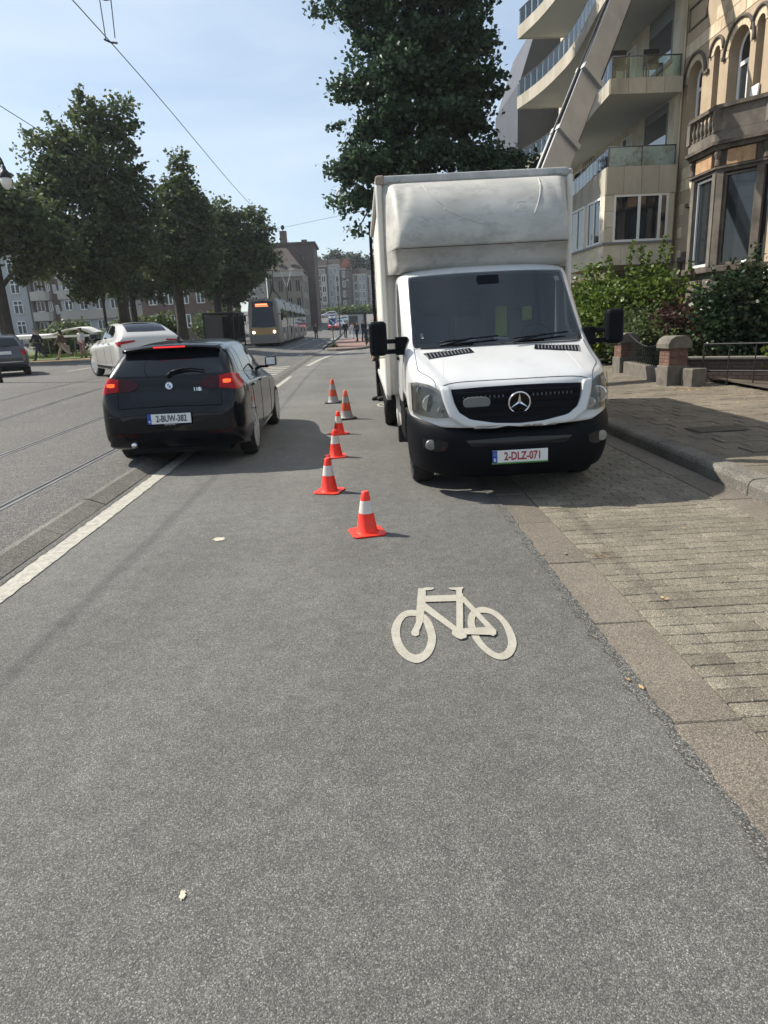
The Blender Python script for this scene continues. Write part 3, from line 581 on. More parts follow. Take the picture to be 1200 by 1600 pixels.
for s in (1, -1):
    patch('fog_lamp_recess', 'black_gloss', bmv, 'front', [(s * .88, .60), (s * .74, .595), (s * .66, .575)], [(s * .88, .50), (s * .76, .475), (s * .67, .50)], TR, n=12, off=.003)
    c = cast(bmv, (s * .81, .545), 'front', .012); MB().lathe([(.05, 0), (.045, -.012), (.0, -.014)], 20, c, ax='y').build('fog_lamp', 'lamp_inner', TR, smooth=30)
    patch('bumper_crease', 'black_plastic', bmv, 'front', [(s * .90, .475), (s * .70, .455)], [(s * .90, .465), (s * .70, .44)], TR, n=8, off=.008)
# white grille surround, black grille and slats
sur_o = [(-.70, 1.075), (-.675, .95), (-.63, .80), (-.50, .715), (-.25, .675), (0, .655), (.25, .675), (.50, .715), (.63, .80), (.675, .95), (.70, 1.075)]
sur_i = [(-.615, 1.065), (-.585, .93), (-.545, .84), (-.45, .775), (-.23, .735), (0, .72), (.23, .735), (.45, .775), (.545, .84), (.585, .93), (.615, 1.065)]
patch('grille_surround', 'white_paint', cabv, 'front', sur_i, sur_o, TR, n=48, rows=4, off=.028, solid=.03)
patch('grille', 'black_plastic', cabv, 'front', [(-.61, 1.05), (-.3, 1.062), (0, 1.065), (.3, 1.062), (.61, 1.05)], [(-.56, .83), (-.45, .77), (-.23, .735), (0, .725), (.23, .735), (.45, .77), (.56, .83)], TR, n=40, rows=6, off=.008)
for k, (z, hw) in enumerate(((1.01, .575), (.945, .56), (.88, .535), (.815, .48))):
    P = [cast(cabv, (x, z - .012 * abs(x) / .5), 'front', .022) for x in np.linspace(-hw, hw, 21)]
    b = MB(); [b.bar(P[i], P[i + 1], .02, .034) for i in range(20)]; b.build('grille_slat', 'black_plastic', TR, smooth=30)
b = MB()
for i in range(26):
    x = -.5 + i * .04; z = .978
    if abs(x) > .12: p = cast(cabv, (x, z), 'front', .014); b.box(p.x - .006, p.x + .006, p.y - .004, p.y + .01, z - .012, z + .012)
b.build('grille_mesh', 'cab_trim', TR, kind='stuff')
c = cast(cabv, (0, .905), 'front', .045)
st = thing_part = bpy.data.objects.new('badge', None); COL.objects.link(st); st.parent = TR; st.location = c; st.rotation_euler = (R(8), 0, 0)
b = MB(); b.tube([(.098 * math.cos(t), 0, .098 * math.sin(t)) for t in np.linspace(0, 2 * math.pi, 49)], .0085, 8, False); b.build('badge_ring', 'chrome', st, smooth=1)
b = MB()
for k in range(3):
    a = math.pi / 2 + k * 2 * math.pi / 3; tip = Vector((.095 * math.cos(a), 0, .095 * math.sin(a))); n = Vector((-math.sin(a), 0, math.cos(a))) * .017
    o_ = Vector((0, -.012, 0)); bk = -tip * .14
    b.add([tip, n, o_, -n, bk], [(0, 1, 2), (0, 2, 3), (1, 4, 2), (2, 4, 3)])
b.build('badge_star', 'chrome', st)
MB().lathe([(.098, .012), (.0, .012)], 32, ax='y').build('badge_back', 'black_gloss', st)
c = cast(cabv, (-.385, .925), 'front', .036); pts = [(.125 * math.copysign(abs(math.cos(t)) ** .7, math.cos(t)), .052 * math.copysign(abs(math.sin(t)) ** .7, math.sin(t))) for t in np.linspace(0, 2 * math.pi, 33)[:-1]]
MB().prism(pts, -.006, .006, 'y').build('oval_sticker', 'sticker_grey', TR, loc=c, rot=(R(8), 0, R(-5)))
# headlights
for s in (1, -1):
    o_top = [(s * .715, 1.05), (s * .80, 1.095), (s * .90, 1.115), (s * .955, 1.10)]; o_bot = [(s * .60, .80), (s * .75, .79), (s * .88, .805), (s * .955, .84)]
    hl = patch('headlight', 'lamp_inner', cabv, 'front', o_top, o_bot, TR, n=18, rows=8, off=.004)
    for (x, z, r_) in ((.80, .925, .085), (.885, 1.045, .04), (.70, .86, .05)):
        p = cast(cabv, (s * x, z), 'front', -.01); MB().lathe([(r_, -.022), (r_ * .92, -.024), (r_ * .8, .0), (r_ * .4, .02), (.0, .02)], 24, p, ax='y').build('reflector', 'chrome', hl, smooth=40)
        MB().lathe([(r_ * .35, -.02), (r_ * .3, -.028), (0, -.03)], 16, p, ax='y').build('bulb', 'lamp_inner', hl, smooth=40)
    patch('lens', 'clear_lens', cabv, 'front', o_top, o_bot, hl, n=18, rows=8, off=.03)
# bonnet seams and cowl vents
def seam(name, P2, ax, parent, bv=None, r_=.004, m='black_plastic'):
    P = [cast(bv or cabv, p, ax, .0005) for p in P2]; P = [p for p in P if p is not None]; return MB().tube(P, r_, 5).build(name, m, parent)
seam('bonnet_seam', [(x, .165 + .03 * abs(x) ** 2 / .4) for x in np.linspace(-.70, .70, 40)], 'top', TR)
for s in (1, -1):
    seam('bonnet_seam', [(s * (.74 + .14 * ss(t, 0, .5)), .20 + .78 * t) for t in np.linspace(0, 1, 30)], 'top', TR, r_=.003)
    seam('bonnet_crease', [(s * (.66 - .05 * t), .30 + .5 * t) for t in np.linspace(0, 1, 12)], 'top', TR, r_=.002, m='white_paint')
    v = patch('bonnet_vent', 'black_plastic', cabv, 'top', [(s * .80, .84), (s * .55, .79), (s * .33, .79)], [(s * .74, .70), (s * .55, .685), (s * .30, .70)], TR, n=20, off=.003)
    for k in range(13):
        x = .345 + k * .034; a = cast(cabv, (s * x, .70), 'top', .006); q = cast(cabv, (s * (x + .02), .79 + (x - .33) * .06), 'top', .006)
        if a and q: MB().bar(a, q, .010, .006).build('vent_louvre', 'cab_trim', v)
for s in (1, -1):                                            # door shut lines, handle
    ax = 'right' if s > 0 else 'left'
    seam('door_seam', [(1.27, z) for z in np.linspace(.80, 1.40, 8)], ax, TR); seam('door_seam', [(2.12, z) for z in np.linspace(.80, 2.1, 12)], ax, TR)
    p = cast(cabv, (1.98, 1.27), ax, .02); MB().box(p.x - .012, p.x + .012, p.y - .09, p.y + .09, p.z - .02, p.z + .02).build('door_handle', 'black_plastic', TR, bevel=.01)
    # mirrors on two arms
    mm = MB(); x0, x1 = s * 1.15, s * 1.335
    mir = MB().box(min(x0, x1), max(x0, x1), 1.03, 1.17, 1.35, 1.70).build('door_mirror', 'bumper_plastic', TR, bevel=.045, seg=3)
    MB().box(min(x0, x1) + .012, max(x0, x1) - .012, 1.168, 1.176, 1.40, 1.67).build('mirror_glass', 'chrome', mir)
    MB().box(min(x0, x1) + .03, max(x0, x1) - .03, 1.05, 1.15, 1.325, 1.352).build('mirror_lamp', 'clear_lens', mir, bevel=.01)
    b = MB(); b.bar((s * .95, 1.22, 1.385), (s * 1.2, 1.12, 1.385), .06, .05); b.bar((s * .95, 1.22, 1.49), (s * 1.2, 1.12, 1.49), .06, .045); b.box(min(s * .93, s * 1.06), max(s * .93, s * 1.06), 1.13, 1.33, 1.345, 1.53); b.build('mirror_arm', 'bumper_plastic', mir, bevel=.008)
    for y in (1.02,): wheel(TR, s * .84, y, .35, .35, .22, 'alloy_dark', 6, s, rimr=.62, double=False)
    for dx in (.78, 1.0): wheel(TR, s * dx, 5.35, .35, .35, .2, 'alloy_dark', 6, s, rimr=.62, double=False)
    b = MB(); P = [[(s * xx, 1.02 + .43 * math.cos(t), .36 + .43 * math.sin(t)) for xx in (.60, .985)] for t in np.linspace(0, math.pi, 20)]; b.grid(P).build('wheel_arch', 'underbody', TR, smooth=1, solid=.02)
    box('sill', 'bumper_plastic', min(s * .9, s * .98), max(s * .9, s * .98), 1.46, 2.3, .36, .8, TR, bevel=.02)
    box('fuel_tank' if s < 0 else 'side_locker', 'underbody', min(s * .7, s * .98), max(s * .7, s * .98), 2.7, 3.6, .33, .66, TR, bevel=.03)
    MB().tube([(s * .98, 2.5, .80), (s * .98, 2.62, .55), (s * .97, 2.62, .38)], .04, 8).build('side_guard', 'box_panel', TR, smooth=1)
box('mud_flap', 'rubber', -1.02, -.78, 2.36, 2.42, .20, .42, TR, bevel=.02)
MB().bar((-.99, 2.5, .82), (-.92, 2.42, .36), .05, .09).build('step_bracket', 'box_panel', TR)
box('chassis', 'underbody', -.5, .5, .5, 7.0, .38, .62, TR)
box('chassis_beam', 'underbody', -.98, .98, 2.4, 7.0, .66, .80, TR)
# plate
pl = MB().box(-.26, .26, -.012, 0, -.0575, .0575).build('number_plate', 'plate_white', TR, loc=(0, -.008, .425), bevel=.003)
MB().box(-.262, -.215, -.0135, -.0115, -.056, .056).build('euro_band', 'plate_blue', pl)
text('plate_text', '2-DLZ-071', .105, 'plate_red', pl, (.025, -.0135, -.002), (R(90), 0, 0), sx=.74, bold=.0025)
text('country_letter', 'B', .04, 'plate_white', pl, (-.238, -.0142, -.03), (R(90), 0, 0), bold=.001)
MB().tube([(-.238 + .012 * math.cos(t), -.0145, .022 + .012 * math.sin(t)) for t in np.linspace(0, 2 * math.pi, 13)], .002, 4, False).build('star_ring', 'hi_vis', pl)
MB().box(-.265, .265, -.014, .002, -.070, -.058).build('plate_holder', 'plate_green', pl)
# load box
bx = box('load_box', 'box_panel', -1.10, 1.10, 2.40, 7.15, .80, 3.26, TR, bevel=.02)
for s in (1, -1):
    MB().box(s * 1.125 - .03, s * 1.125 + .03, 2.36, 7.2, 3.2, 3.30).build('roof_rail', 'rail_alu', bx, bevel=.025)
    MB().box(s * 1.115 - .04, s * 1.115 + .04, 2.34, 2.46, .78, 3.24).build('corner_post', 'box_panel', bx, bevel=.035, seg=3)
    MB().box(s * 1.115 - .028, s * 1.115 + .028, 2.4, 7.2, .74, .82).build('floor_rail', 'rail_alu', bx, bevel=.01)
    MB().box(s * 1.115 - .01, s * 1.115 + .01, 2.42, 7.15, 1.55, 1.585).build('side_joint', 'rail_alu', bx)
MB().box(-1.10, 1.10, 2.335, 2.45, 3.215, 3.31).build('front_roof_rail', 'rail_alu', bx, bevel=.025)
MB().box(-1.155, -1.04, 2.325, 2.46, 3.21, 3.317).build('corner_cap', 'rust_trim', bx, bevel=.03)
MB().box(-1.02, -.86, 2.328, 2.337, 3.235, 3.285).build('marker_lamp', 'lamp_inner', bx, bevel=.006)
MB().box(.86, 1.02, 2.328, 2.337, 3.235, 3.285).build('marker_lamp', 'lamp_inner', bx, bevel=.006)
b = MB(); b.box(-1.175, -1.12, 7.2, 7.27, .55, 3.48); b.box(-1.10, -1.06, 7.2, 7.27, .55, 3.40); dr = b.build('tail_lift_post', 'black_plastic', TR)
for k in range(16): MB().box(-1.12, -1.10, 7.21, 7.26, .8 + k * .165, .86 + k * .165).build('post_rung', 'rail_alu', dr)
# moulded roof fairing
FZ = [(2.205, 2.05), (2.225, 1.93), (2.31, 1.87), (2.465, 1.835), (2.468, 1.81), (2.49, 1.80), (2.65, 1.815), (2.80, 1.87), (2.95, 1.955), (3.08, 2.065), (3.17, 2.2), (3.215, 2.31), (3.22, 2.36)]
P = []
for z, y0 in FZ:
    row = []
    for x in np.linspace(-1.085, 1.085, 65):
        a = abs(x); e = ss(a, .92, 1.085); lim = 2.37
        yy = y0 + (lim - y0) * (e ** 1.5); top_cut = ss(z, 2.5, 3.2) * .16
        e2 = ss(a, .90 - top_cut, .92 - top_cut + .05); yy = yy + .035 * e2 * (1 - e) * ss(z, 2.48, 2.55) * (1 - ss(z, 3.05, 3.2))
        row.append((x, yy, z + .02 * e * (1 if z < 2.4 else 0)))
    P.append(row)
fa = MB().grid(P).build('roof_fairing', 'grp_white', TR, smooth=1)
fav = bvh_of(fa)
seam('fairing_seam', [(x, 2.466) for x in np.linspace(-1.0, 1.0, 50)], 'front', fa, fav, .0045)
seam('fairing_crack', [(-.62 + t * .2 - .03 * math.sin(t * 4), 3.17 - .30 * t) if t < 1 else (-.42 + (t - 1) * .42, 2.87 - .2 * (t - 1) ** .8) for t in np.linspace(0, 2, 34)], 'front', fa, fav, .004, 'rail_alu')
seam('fairing_ridge', [(.68 - .10 * (1 - t) ** 2 + (.03 * t), 2.76 + .42 * t) for t in np.linspace(0, 1, 18)], 'front', fa, fav, .009, 'grp_white')
# dents of the fairing
for x, z in ((-.62, 2.72), (.45, 2.84)):
    for k in range(7):
        a0 = random.uniform(0, 6); r_ = random.uniform(.02, .1); P2 = [(x + r_ * math.cos(a0 + t), z + .7 * r_ * math.sin(a0 + t)) for t in np.linspace(0, random.uniform(.8, 2.2), 9)]
        seam('scuff', P2, 'front', fa, fav, .0022, 'rail_alu')
# ------------------------------------------------------------------ cars
def cr1(P, n):                                               # Catmull-Rom through rows of values
    P = np.array(P, float); out = []; m = len(P)
    for i in range(m - 1):
        p0 = P[max(i - 1, 0)]; p1 = P[i]; p2 = P[i + 1]; p3 = P[min(i + 2, m - 1)]
        for k in range(n):
            t = k / n; out.append(0.5 * (2 * p1 + (-p0 + p2) * t + (2 * p0 - 5 * p1 + 4 * p2 - p3) * t * t + (-p0 + 3 * p1 - 3 * p2 + p3) * t ** 3))
    out.append(P[-1]); return np.array(out)
def hull(st, n1=5, n2=4):
    """st rows: y, w, zbot, zmid, zsh, wb, zbelt, wr, zroof -> closed body"""
    S = cr1(st, n1); G_ = []
    for (y, w_, zb, zm, zs, wb, zbl, wr, zr) in S:
        half = [(0, zb), (w_ * .86, zb), (w_ * .965, zb + .07), (w_ * .995, (zb + zm) / 2), (w_, zm), (w_ * .985, zs), (wb, zbl), ((wb + wr) / 2 + .015, (zbl + zr) / 2 + .01), (wr, zr - (zr - zbl) * .14), (wr * .62, zr - .006), (0, zr)]
        c = cr1(half, n2); c[:, 0] = np.maximum(c[:, 0], 0); c[0, 0] = c[-1, 0] = 0
        ring = [(x, y, z) for x, z in c] + [(-x, y, z) for x, z in c[1:-1][::-1]]; G_.append(ring)
    b = MB().grid(G_, closed=True); n = len(G_[0]); b.f.append(tuple(range(n))); m = (len(G_) - 1) * n; b.f.append(tuple(range(m, m + n))[::-1]); return b
def cut(o, cyls):
    c = MB()
    for (x0, x1, y, z, r_) in cyls: c.lathe([(r_, x0), (r_, x1)], 32, (0, y, z), ax='x')
    k = c.build('cutter', 'underbody'); d = o.modifiers.new('b', 'BOOLEAN'); d.operation = 'DIFFERENCE'; d.object = k; d.solver = 'EXACT'
    bpy.context.view_layer.update(); me = bpy.data.meshes.new_from_object(o.evaluated_get(bpy.context.evaluated_depsgraph_get())); o.modifiers.clear(); o.data = me; bpy.data.objects.remove(k)
    me.polygons.foreach_set('use_smooth', [True] * len(me.polygons)); me.set_sharp_from_angle(angle=R(38))
def car(name, label, loc, rz, scale, st, paint, wy, wr_, tr, rim='alloy', group=None, steer=0, detail=True, spokes=5):
    t = thing(name, label, 'car', loc, rz, group, scale)
    h = hull(st, 6 if detail else 3, 4 if detail else 2).build('body', paint, t, smooth=1); bv = bvh_of(h)
    cut(h, [(s * .52, s * 1.3, y, wr_, wr_ * 1.14) for y in wy for s in (1, -1)] if detail else [(s * .6, s * 1.3, y, wr_, wr_ * 1.12) for y in wy for s in (1, -1)])
    for y in wy:
        for s in (1, -1):
            if detail: wheel(t, s * tr, y, wr_, wr_, .21, rim, spokes, s, steer if y == max(wy) else 0, rimr=.72)
            else: MB().lathe([(wr_ * .6, -.1), (wr_ * .95, -.1), (wr_, -.06), (wr_, .06), (wr_ * .95, .1), (wr_ * .6, .1)], 16, (s * tr, y, wr_), ax='x').build('wheel', 'rubber', t, smooth=30)
    return t, bv
HB = [  # black hatchback, rear at y = 0
 (0.00, .62, .46, .55, .60, .60, .63, .50, .66), (0.03, .74, .37, .52, .66, .72, .70, .62, .76), (0.08, .815, .31, .54, .74, .78, .86, .70, .96), (0.13, .85, .27, .56, .80, .79, .95, .68, 1.07),
 (0.22, .868, .24, .58, .86, .79, .98, .655, 1.17), (0.34, .876, .22, .60, .88, .79, 1.0, .625, 1.28), (0.46, .88, .20, .60, .89, .79, 1.01, .60, 1.365), (0.62, .884, .19, .60, .89, .79, 1.01, .59, 1.40), (1.1, .884, .19, .60, .88, .79, 1.0, .585, 1.43),
 (1.8, .882, .19, .60, .86, .785, .975, .585, 1.435), (2.3, .880, .19, .60, .84, .78, .95, .57, 1.40), (2.7, .878, .19, .60, .82, .78, .93, .55, 1.24), (3.05, .876, .19, .60, .80, .78, .90, .58, 1.02), (3.4, .872, .19, .58, .78, .76, .86, .60, .945),
 (3.85, .845, .2, .55, .72, .72, .79, .56, .865), (4.12, .77, .22, .5, .66, .65, .71, .48, .76), (4.27, .62, .28, .46, .58, .52, .61, .38, .64), (4.33, .45, .36, .45, .53, .40, .55, .3, .57)]
BX, BY, BRZ, BS = -2.315, 8.15, R(1.2), 1.03
bm, bb = car('hatchback', 'black hatchback driving away with brake lights lit beside the cones', (BX, BY, 0), BRZ, BS, HB, 'car_black', (.90, 3.59), .32, .775)
patch('rear_window', 'dark_glass', bb, 'front', [(-.545, 1.335), (0, 1.355), (.545, 1.335)], [(-.66, 1.075), (0, 1.055), (.66, 1.075)], bm, n=28, rows=10, off=.003)
bm.scale = (BS * .955, BS, BS * 1.02)
# spoiler, brake lamp, antenna
P = [[(x, y + .05 * (abs(x) / .6) ** 2, z - .035 * (abs(x) / .6) ** 2.2) for x in np.linspace(-.585, .585, 25)] for y, z in ((.62, 1.407), (.44, 1.405), (.30, 1.392), (.285, 1.378), (.30, 1.355), (.44, 1.35))]
sp = MB().grid(P).build('spoiler', 'car_black', bm, smooth=40, solid=.006)
MB().box(-.19, .19, .283, .292, 1.369, 1.384).build('brake_lamp', 'brake_lit', sp)
MB().prism([(.78, 1.42), (.98, 1.425), (.95, 1.44), (.86, 1.455), (.80, 1.49), (.785, 1.48)], -.02, .02, 'x').build('antenna', 'black_gloss', bm, bevel=.008)
for s in (1, -1):
    o = patch('tail_light', 'tail_red', bb, 'front', [(s * .60, 1.04), (s * .72, 1.06), (s * .80, 1.05), (s * .845, 1.0)], [(s * .60, .91), (s * .72, .90), (s * .80, .885), (s * .845, .90)], bm, n=14, rows=6, off=.012)
    patch('lit_segment', 'tail_lit', bb, 'front', [(s * .645, .995), (s * .69, 1.0), (s * .74, .995)], [(s * .65, .962), (s * .69, .958), (s * .735, .965)], o, n=10, rows=3, off=.016)
    patch('tail_light_inner', 'tail_dark', bb, 'front', [(s * .36, .99), (s * .47, 1.035), (s * .595, 1.04)], [(s * .39, .935), (s * .47, .905), (s * .595, .91)], bm, n=12, rows=5, off=.009)
    ax = 'right' if s > 0 else 'left'
    patch('tail_light_side', 'tail_red', bb, ax, [(.12, 1.03), (.30, 1.01), (.40, .97)], [(.10, .90), (.25, .905), (.40, .955)], bm, n=12, rows=4, off=.008)
    patch('reflector', 'tail_dark', bb, 'front', [(s * .42, .435), (s * .70, .45)], [(s * .43, .41), (s * .70, .42)], bm, n=8, rows=2, off=.006)
    # side glass: two doors and a quarter light, chrome-less black frames
    for k, (tp, bt) in enumerate(((((1.72, 1.345), (2.15, 1.325), (2.52, 1.20), (2.78, 1.045)), ((1.72, 1.0), (2.2, .985), (2.80, .965))), (((.98, 1.335), (1.3, 1.35), (1.66, 1.348)), ((.90, 1.035), (1.3, 1.015), (1.66, 1.002))), (((.68, 1.30), (.93, 1.33)), ((.55, 1.07), (.86, 1.038))))):
        patch('side_window', 'dark_glass', bb, ax, list(tp), list(bt), bm, n=16, rows=6, off=.003)
    for y in (1.69, .92): seam('door_seam', [(y + .0 * z, z) for z in np.linspace(.30, .99, 10)] if y > 1 else [(1.0 + .12 * math.cos(z * 4), z) for z in np.linspace(.42, .99, 10)], ax, bm, bb, .004)
    seam('door_seam', [(2.80 - .05 * (z - .4), z) for z in np.linspace(.28, .92, 10)], ax, bm, bb, .004); seam('sill_seam', [(y, .27) for y in np.linspace(1.25, 3.1, 12)], ax, bm, bb, .004)
    for y in (1.85, 1.08):
        p = cast(bb, (y - .05, .865), ax, .018); MB().box(p.x - .012, p.x + .012, p.y - .10, p.y + .10, p.z - .014, p.z + .014).build('door_handle', 'car_black', bm, bevel=.01)
    mr = MB().prism([(2.50, 1.0), (2.66, .99), (2.70, 1.04), (2.66, 1.13), (2.52, 1.14)], min(s * .86, s * 1.04), max(s * .86, s * 1.04), 'x').build('door_mirror', 'car_black', bm, bevel=.035, seg=3)
    MB().box(min(s * .885, s * 1.02), max(s * .885, s * 1.02), 2.497, 2.502, 1.02, 1.12).build('mirror_glass', 'chrome', mr); MB().box(min(s * .76, s * .9), max(s * .76, s * .9), 2.54, 2.64, .975, 1.01).build('mirror_foot', 'black_plastic', mr)
patch('plate_recess', 'black_gloss', bb, 'front', [(-.46, .90), (.46, .90)], [(-.46, .80), (.46, .80)], bm, n=14, rows=3, off=.002)
patch('diffuser', 'black_plastic', bb, 'front', [(-.62, .44), (0, .455), (.62, .44)], [(-.56, .36), (0, .37), (.56, .36)], bm, n=20, rows=3, off=.004)
seam('hatch_seam', [(x, .735 - .02 * abs(x)) for x in np.linspace(-.62, .62, 30)], 'front', bm, bb, .005)
for s in (1, -1): seam('hatch_seam', [(s * (.62 - .02 * (z - .73)), z) for z in np.linspace(.73, 1.06, 8)], 'front', bm, bb, .004)
seam('bumper_crease', [(x, .66 - .03 * abs(x)) for x in np.linspace(-.74, .74, 30)], 'front', bm, bb, .006, 'car_black')
c = cast(bb, (.03, 1.02), 'front', .012); P = [cast(bb, (.03 + .40 * t, 1.085 + .03 * math.sin(t * 3)), 'front', .03) for t in np.linspace(-.0, 1, 9)]
b = MB(); b.tube(P, [.018, .02, .018, .015, .013, .011, .01, .009, .007], 6); b.tube([P[0], P[0] + Vector((-.05, -.005, -.05))], .02, 8); b.build('wiper', 'black_plastic', bm, smooth=1)
bd = bpy.data.objects.new('badge', None); COL.objects.link(bd); bd.parent = bm; bd.location = cast(bb, (0, .955), 'front', .006); bd.rotation_euler = (R(-14), 0, 0)
MB().lathe([(.042, 0), (.042, -.006), (.037, -.008), (.033, -.006)], 28, ax='y').build('badge_ring', 'chrome', bd, smooth=40)
mat('badge_blue', (.05, .2, .5), rough=.3)
for k in range(4):
    a0 = k * math.pi / 2; P2 = [(0, 0)] + [(.0255 * math.cos(a0 + t), .0255 * math.sin(a0 + t)) for t in np.linspace(0, math.pi / 2, 7)]
    MB().prism(P2, -.0088, -.007, 'y').build('badge_quadrant', 'plate_white' if k % 2 == 0 else 'badge_blue', bd)
text('model_text', '118i', .058, 'chrome', bm, cast(bb, (.335, .905), 'front', .006), (R(84), 0, 0), .002, bold=.001)
pl = MB().box(-.26, .26, -.012, 0, -.056, .056).build('number_plate', 'plate_white', bm, loc=cast(bb, (0, .60), 'front', .004) + Vector((-.02, -.012, 0)), bevel=.003, rot=(R(-4), 0, 0))
MB().box(-.262, -.215, -.0135, -.0115, -.055, .055).build('euro_band', 'plate_blue', pl); text('country_letter', 'B', .036, 'plate_white', pl, (-.238, -.0142, -.028), (R(90), 0, 0), bold=.001)
text('plate_text', '2-BUW-382', .10, 'plate_black', pl, (.025, -.0135, -.002), (R(90), 0, 0), sx=.74, bold=.0022)
MB().box(-.27, .27, -.010, .004, -.078, .064).build('plate_holder', 'black_plastic', pl); text('holder_text', 'D&M MOTORS', .018, 'plate_white', pl, (0, -.0105, -.067), (R(90), 0, 0), sx=1.1)
MB().tube([(-.50, .12, .31), (-.50, .03, .30)], .035, 12).build('exhaust', 'chrome', bm, smooth=1)
box('underbody', 'underbody', -.62, .62, .3, 4.0, .16, .25, bm)
# silver crossover, turning left
CS = [(0.00, .66, .50, .60, .72, .64, .76, .55, .80), (0.05, .80, .42, .60, .80, .78, .92, .70, 1.0), (0.12, .87, .36, .62, .88, .82, .99, .70, 1.10), (0.30, .905, .30, .64, .92, .83, 1.03, .64, 1.20), (0.60, .92, .27, .66, .94, .83, 1.05, .58, 1.34), (0.95, .925, .25, .66, .93, .82, 1.05, .57, 1.43), (1.5, .925, .24, .66, .92, .81, 1.04, .58, 1.475),
      (2.2, .922, .24, .66, .90, .81, 1.02, .58, 1.47), (2.7, .92, .24, .65, .88, .80, 1.0, .56, 1.37), (3.15, .918, .24, .64, .87, .80, .98, .56, 1.14), (3.5, .915, .25, .63, .86, .79, .95, .60, 1.03), (4.0, .90, .26, .62, .80, .76, .89, .60, .95), (4.35, .84, .29, .60, .74, .68, .80, .52, .85), (4.53, .70, .34, .56, .66, .56, .70, .42, .73), (4.60, .5, .42, .54, .6, .42, .63, .3, .65)]
HD = R(31)
sv, sb = car('crossover', 'silver crossover turning left behind the black hatchback', (-6.06, 20.29, Z(-7.4, 21.5) + .065), HD, 1.05, CS, 'car_silver', (.95, 3.70), .36, .79, 'alloy', steer=R(9), spokes=5)
patch('rear_window', 'dark_glass', sb, 'top', [(-.53, .34), (0, .30), (.53, .34)], [(-.50, .95), (0, .98), (.50, .95)], sv, n=16, rows=8, off=.004)
patch('roof_glass', 'dark_glass', sb, 'top', [(-.50, 1.1), (.50, 1.1)], [(-.50, 2.3), (.50, 2.3)], sv, n=14, rows=8, off=.004)
for s in (1, -1):
    ax = 'right' if s > 0 else 'left'
    for tp, bt in ((((1.75, 1.40), (2.3, 1.38), (2.72, 1.24), (3.02, 1.07)), ((1.75, 1.06), (2.3, 1.05), (3.05, 1.02))), (((.86, 1.22), (1.2, 1.36), (1.68, 1.405)), ((.86, 1.10), (1.2, 1.075), (1.68, 1.062)))):
        patch('side_window', 'dark_glass', sb, ax, list(tp), list(bt), sv, n=14, rows=5, off=.004)
    patch('tail_light', 'tail_red', sb, 'front', [(s * .42, 1.00), (s * .84, .98)], [(s * .42, .965), (s * .84, .90)], sv, n=12, rows=3, off=.012)
    patch('tail_light_side', 'tail_red', sb, ax, [(.06, .96), (.32, .97)], [(.06, .84), (.20, .90)], sv, n=8, rows=3, off=.01)
    patch('wheel_trim', 'black_plastic', sb, ax, [(.35, .36), (3.2, .36)], [(.35, .28), (3.2, .28)], sv, n=16, rows=2, off=.006)
    for y in (1.72, .86, 2.95): seam('door_seam', [(y, z) for z in np.linspace(.38, 1.03, 8)], ax, sv, sb, .004)
    for y in (1.85, 1.05): p = cast(sb, (y, .93), ax, .018); MB().box(p.x - .012, p.x + .012, p.y - .10, p.y + .10, p.z - .014, p.z + .014).build('door_handle', 'car_silver', sv, bevel=.01)
    mr = MB().prism([(2.78, 1.06), (2.93, 1.05), (2.97, 1.10), (2.93, 1.19), (2.80, 1.20)], min(s * .88, s * 1.06), max(s * .88, s * 1.06), 'x').build('door_mirror', 'black_gloss', sv, bevel=.03); MB().box(min(s * .76, s * .92), max(s * .76, s * .92), 2.82, 2.92, 1.03, 1.07).build('mirror_foot', 'black_plastic', mr)
patch('rear_bumper', 'black_plastic', sb, 'front', [(-.72, .58), (0, .60), (.72, .58)], [(-.66, .47), (0, .47), (.66, .47)], sv, n=16, rows=3, off=.006)
box('number_plate', 'plate_white', -.26, .26, -.02, -.008, .70, .81, sv); sv.scale.z = 1.12
box('underbody', 'underbody', -.65, .65, .3, 4.2, .2, .3, sv)
# grey compact car
CF = [(0.00, .60, .45, .55, .64, .58, .70, .48, .74), (0.04, .72, .36, .55, .72, .68, .86, .60, .92), (0.12, .775, .30, .56, .80, .70, .93, .58, 1.08), (0.25, .80, .26, .58, .83, .71, .95, .55, 1.22), (0.45, .81, .24, .58, .84, .71, .96, .53, 1.37), (0.8, .815, .22, .58, .84, .71, .96, .53, 1.46), (1.4, .815, .22, .58, .84, .71, .96, .54, 1.49), (1.9, .81, .22, .58, .83, .70, .95, .53, 1.44), (2.3, .81, .22, .57, .82, .70, .94, .52, 1.22), (2.6, .805, .22, .56, .80, .69, .92, .55, 1.02), (2.95, .795, .22, .55, .76, .68, .86, .54, .95), (3.3, .74, .25, .52, .68, .6, .76, .46, .82), (3.5, .60, .32, .48, .58, .46, .62, .34, .65), (3.55, .45, .4, .47, .54, .36, .57, .28, .59)]
fi, fb = car('compact_car', 'small grey two-door car driving away beyond the tram rails', (-12.89, 25.39, Z(-13, 26) + .065), R(27), 1.0, CF, 'car_grey', (.62, 2.92), .30, .70, 'alloy')
patch('rear_window', 'dark_glass', fb, 'front', [(-.44, 1.36), (0, 1.385), (.44, 1.36)], [(-.55, 1.06), (0, 1.04), (.55, 1.06)], fi, n=16, rows=6, off=.004)
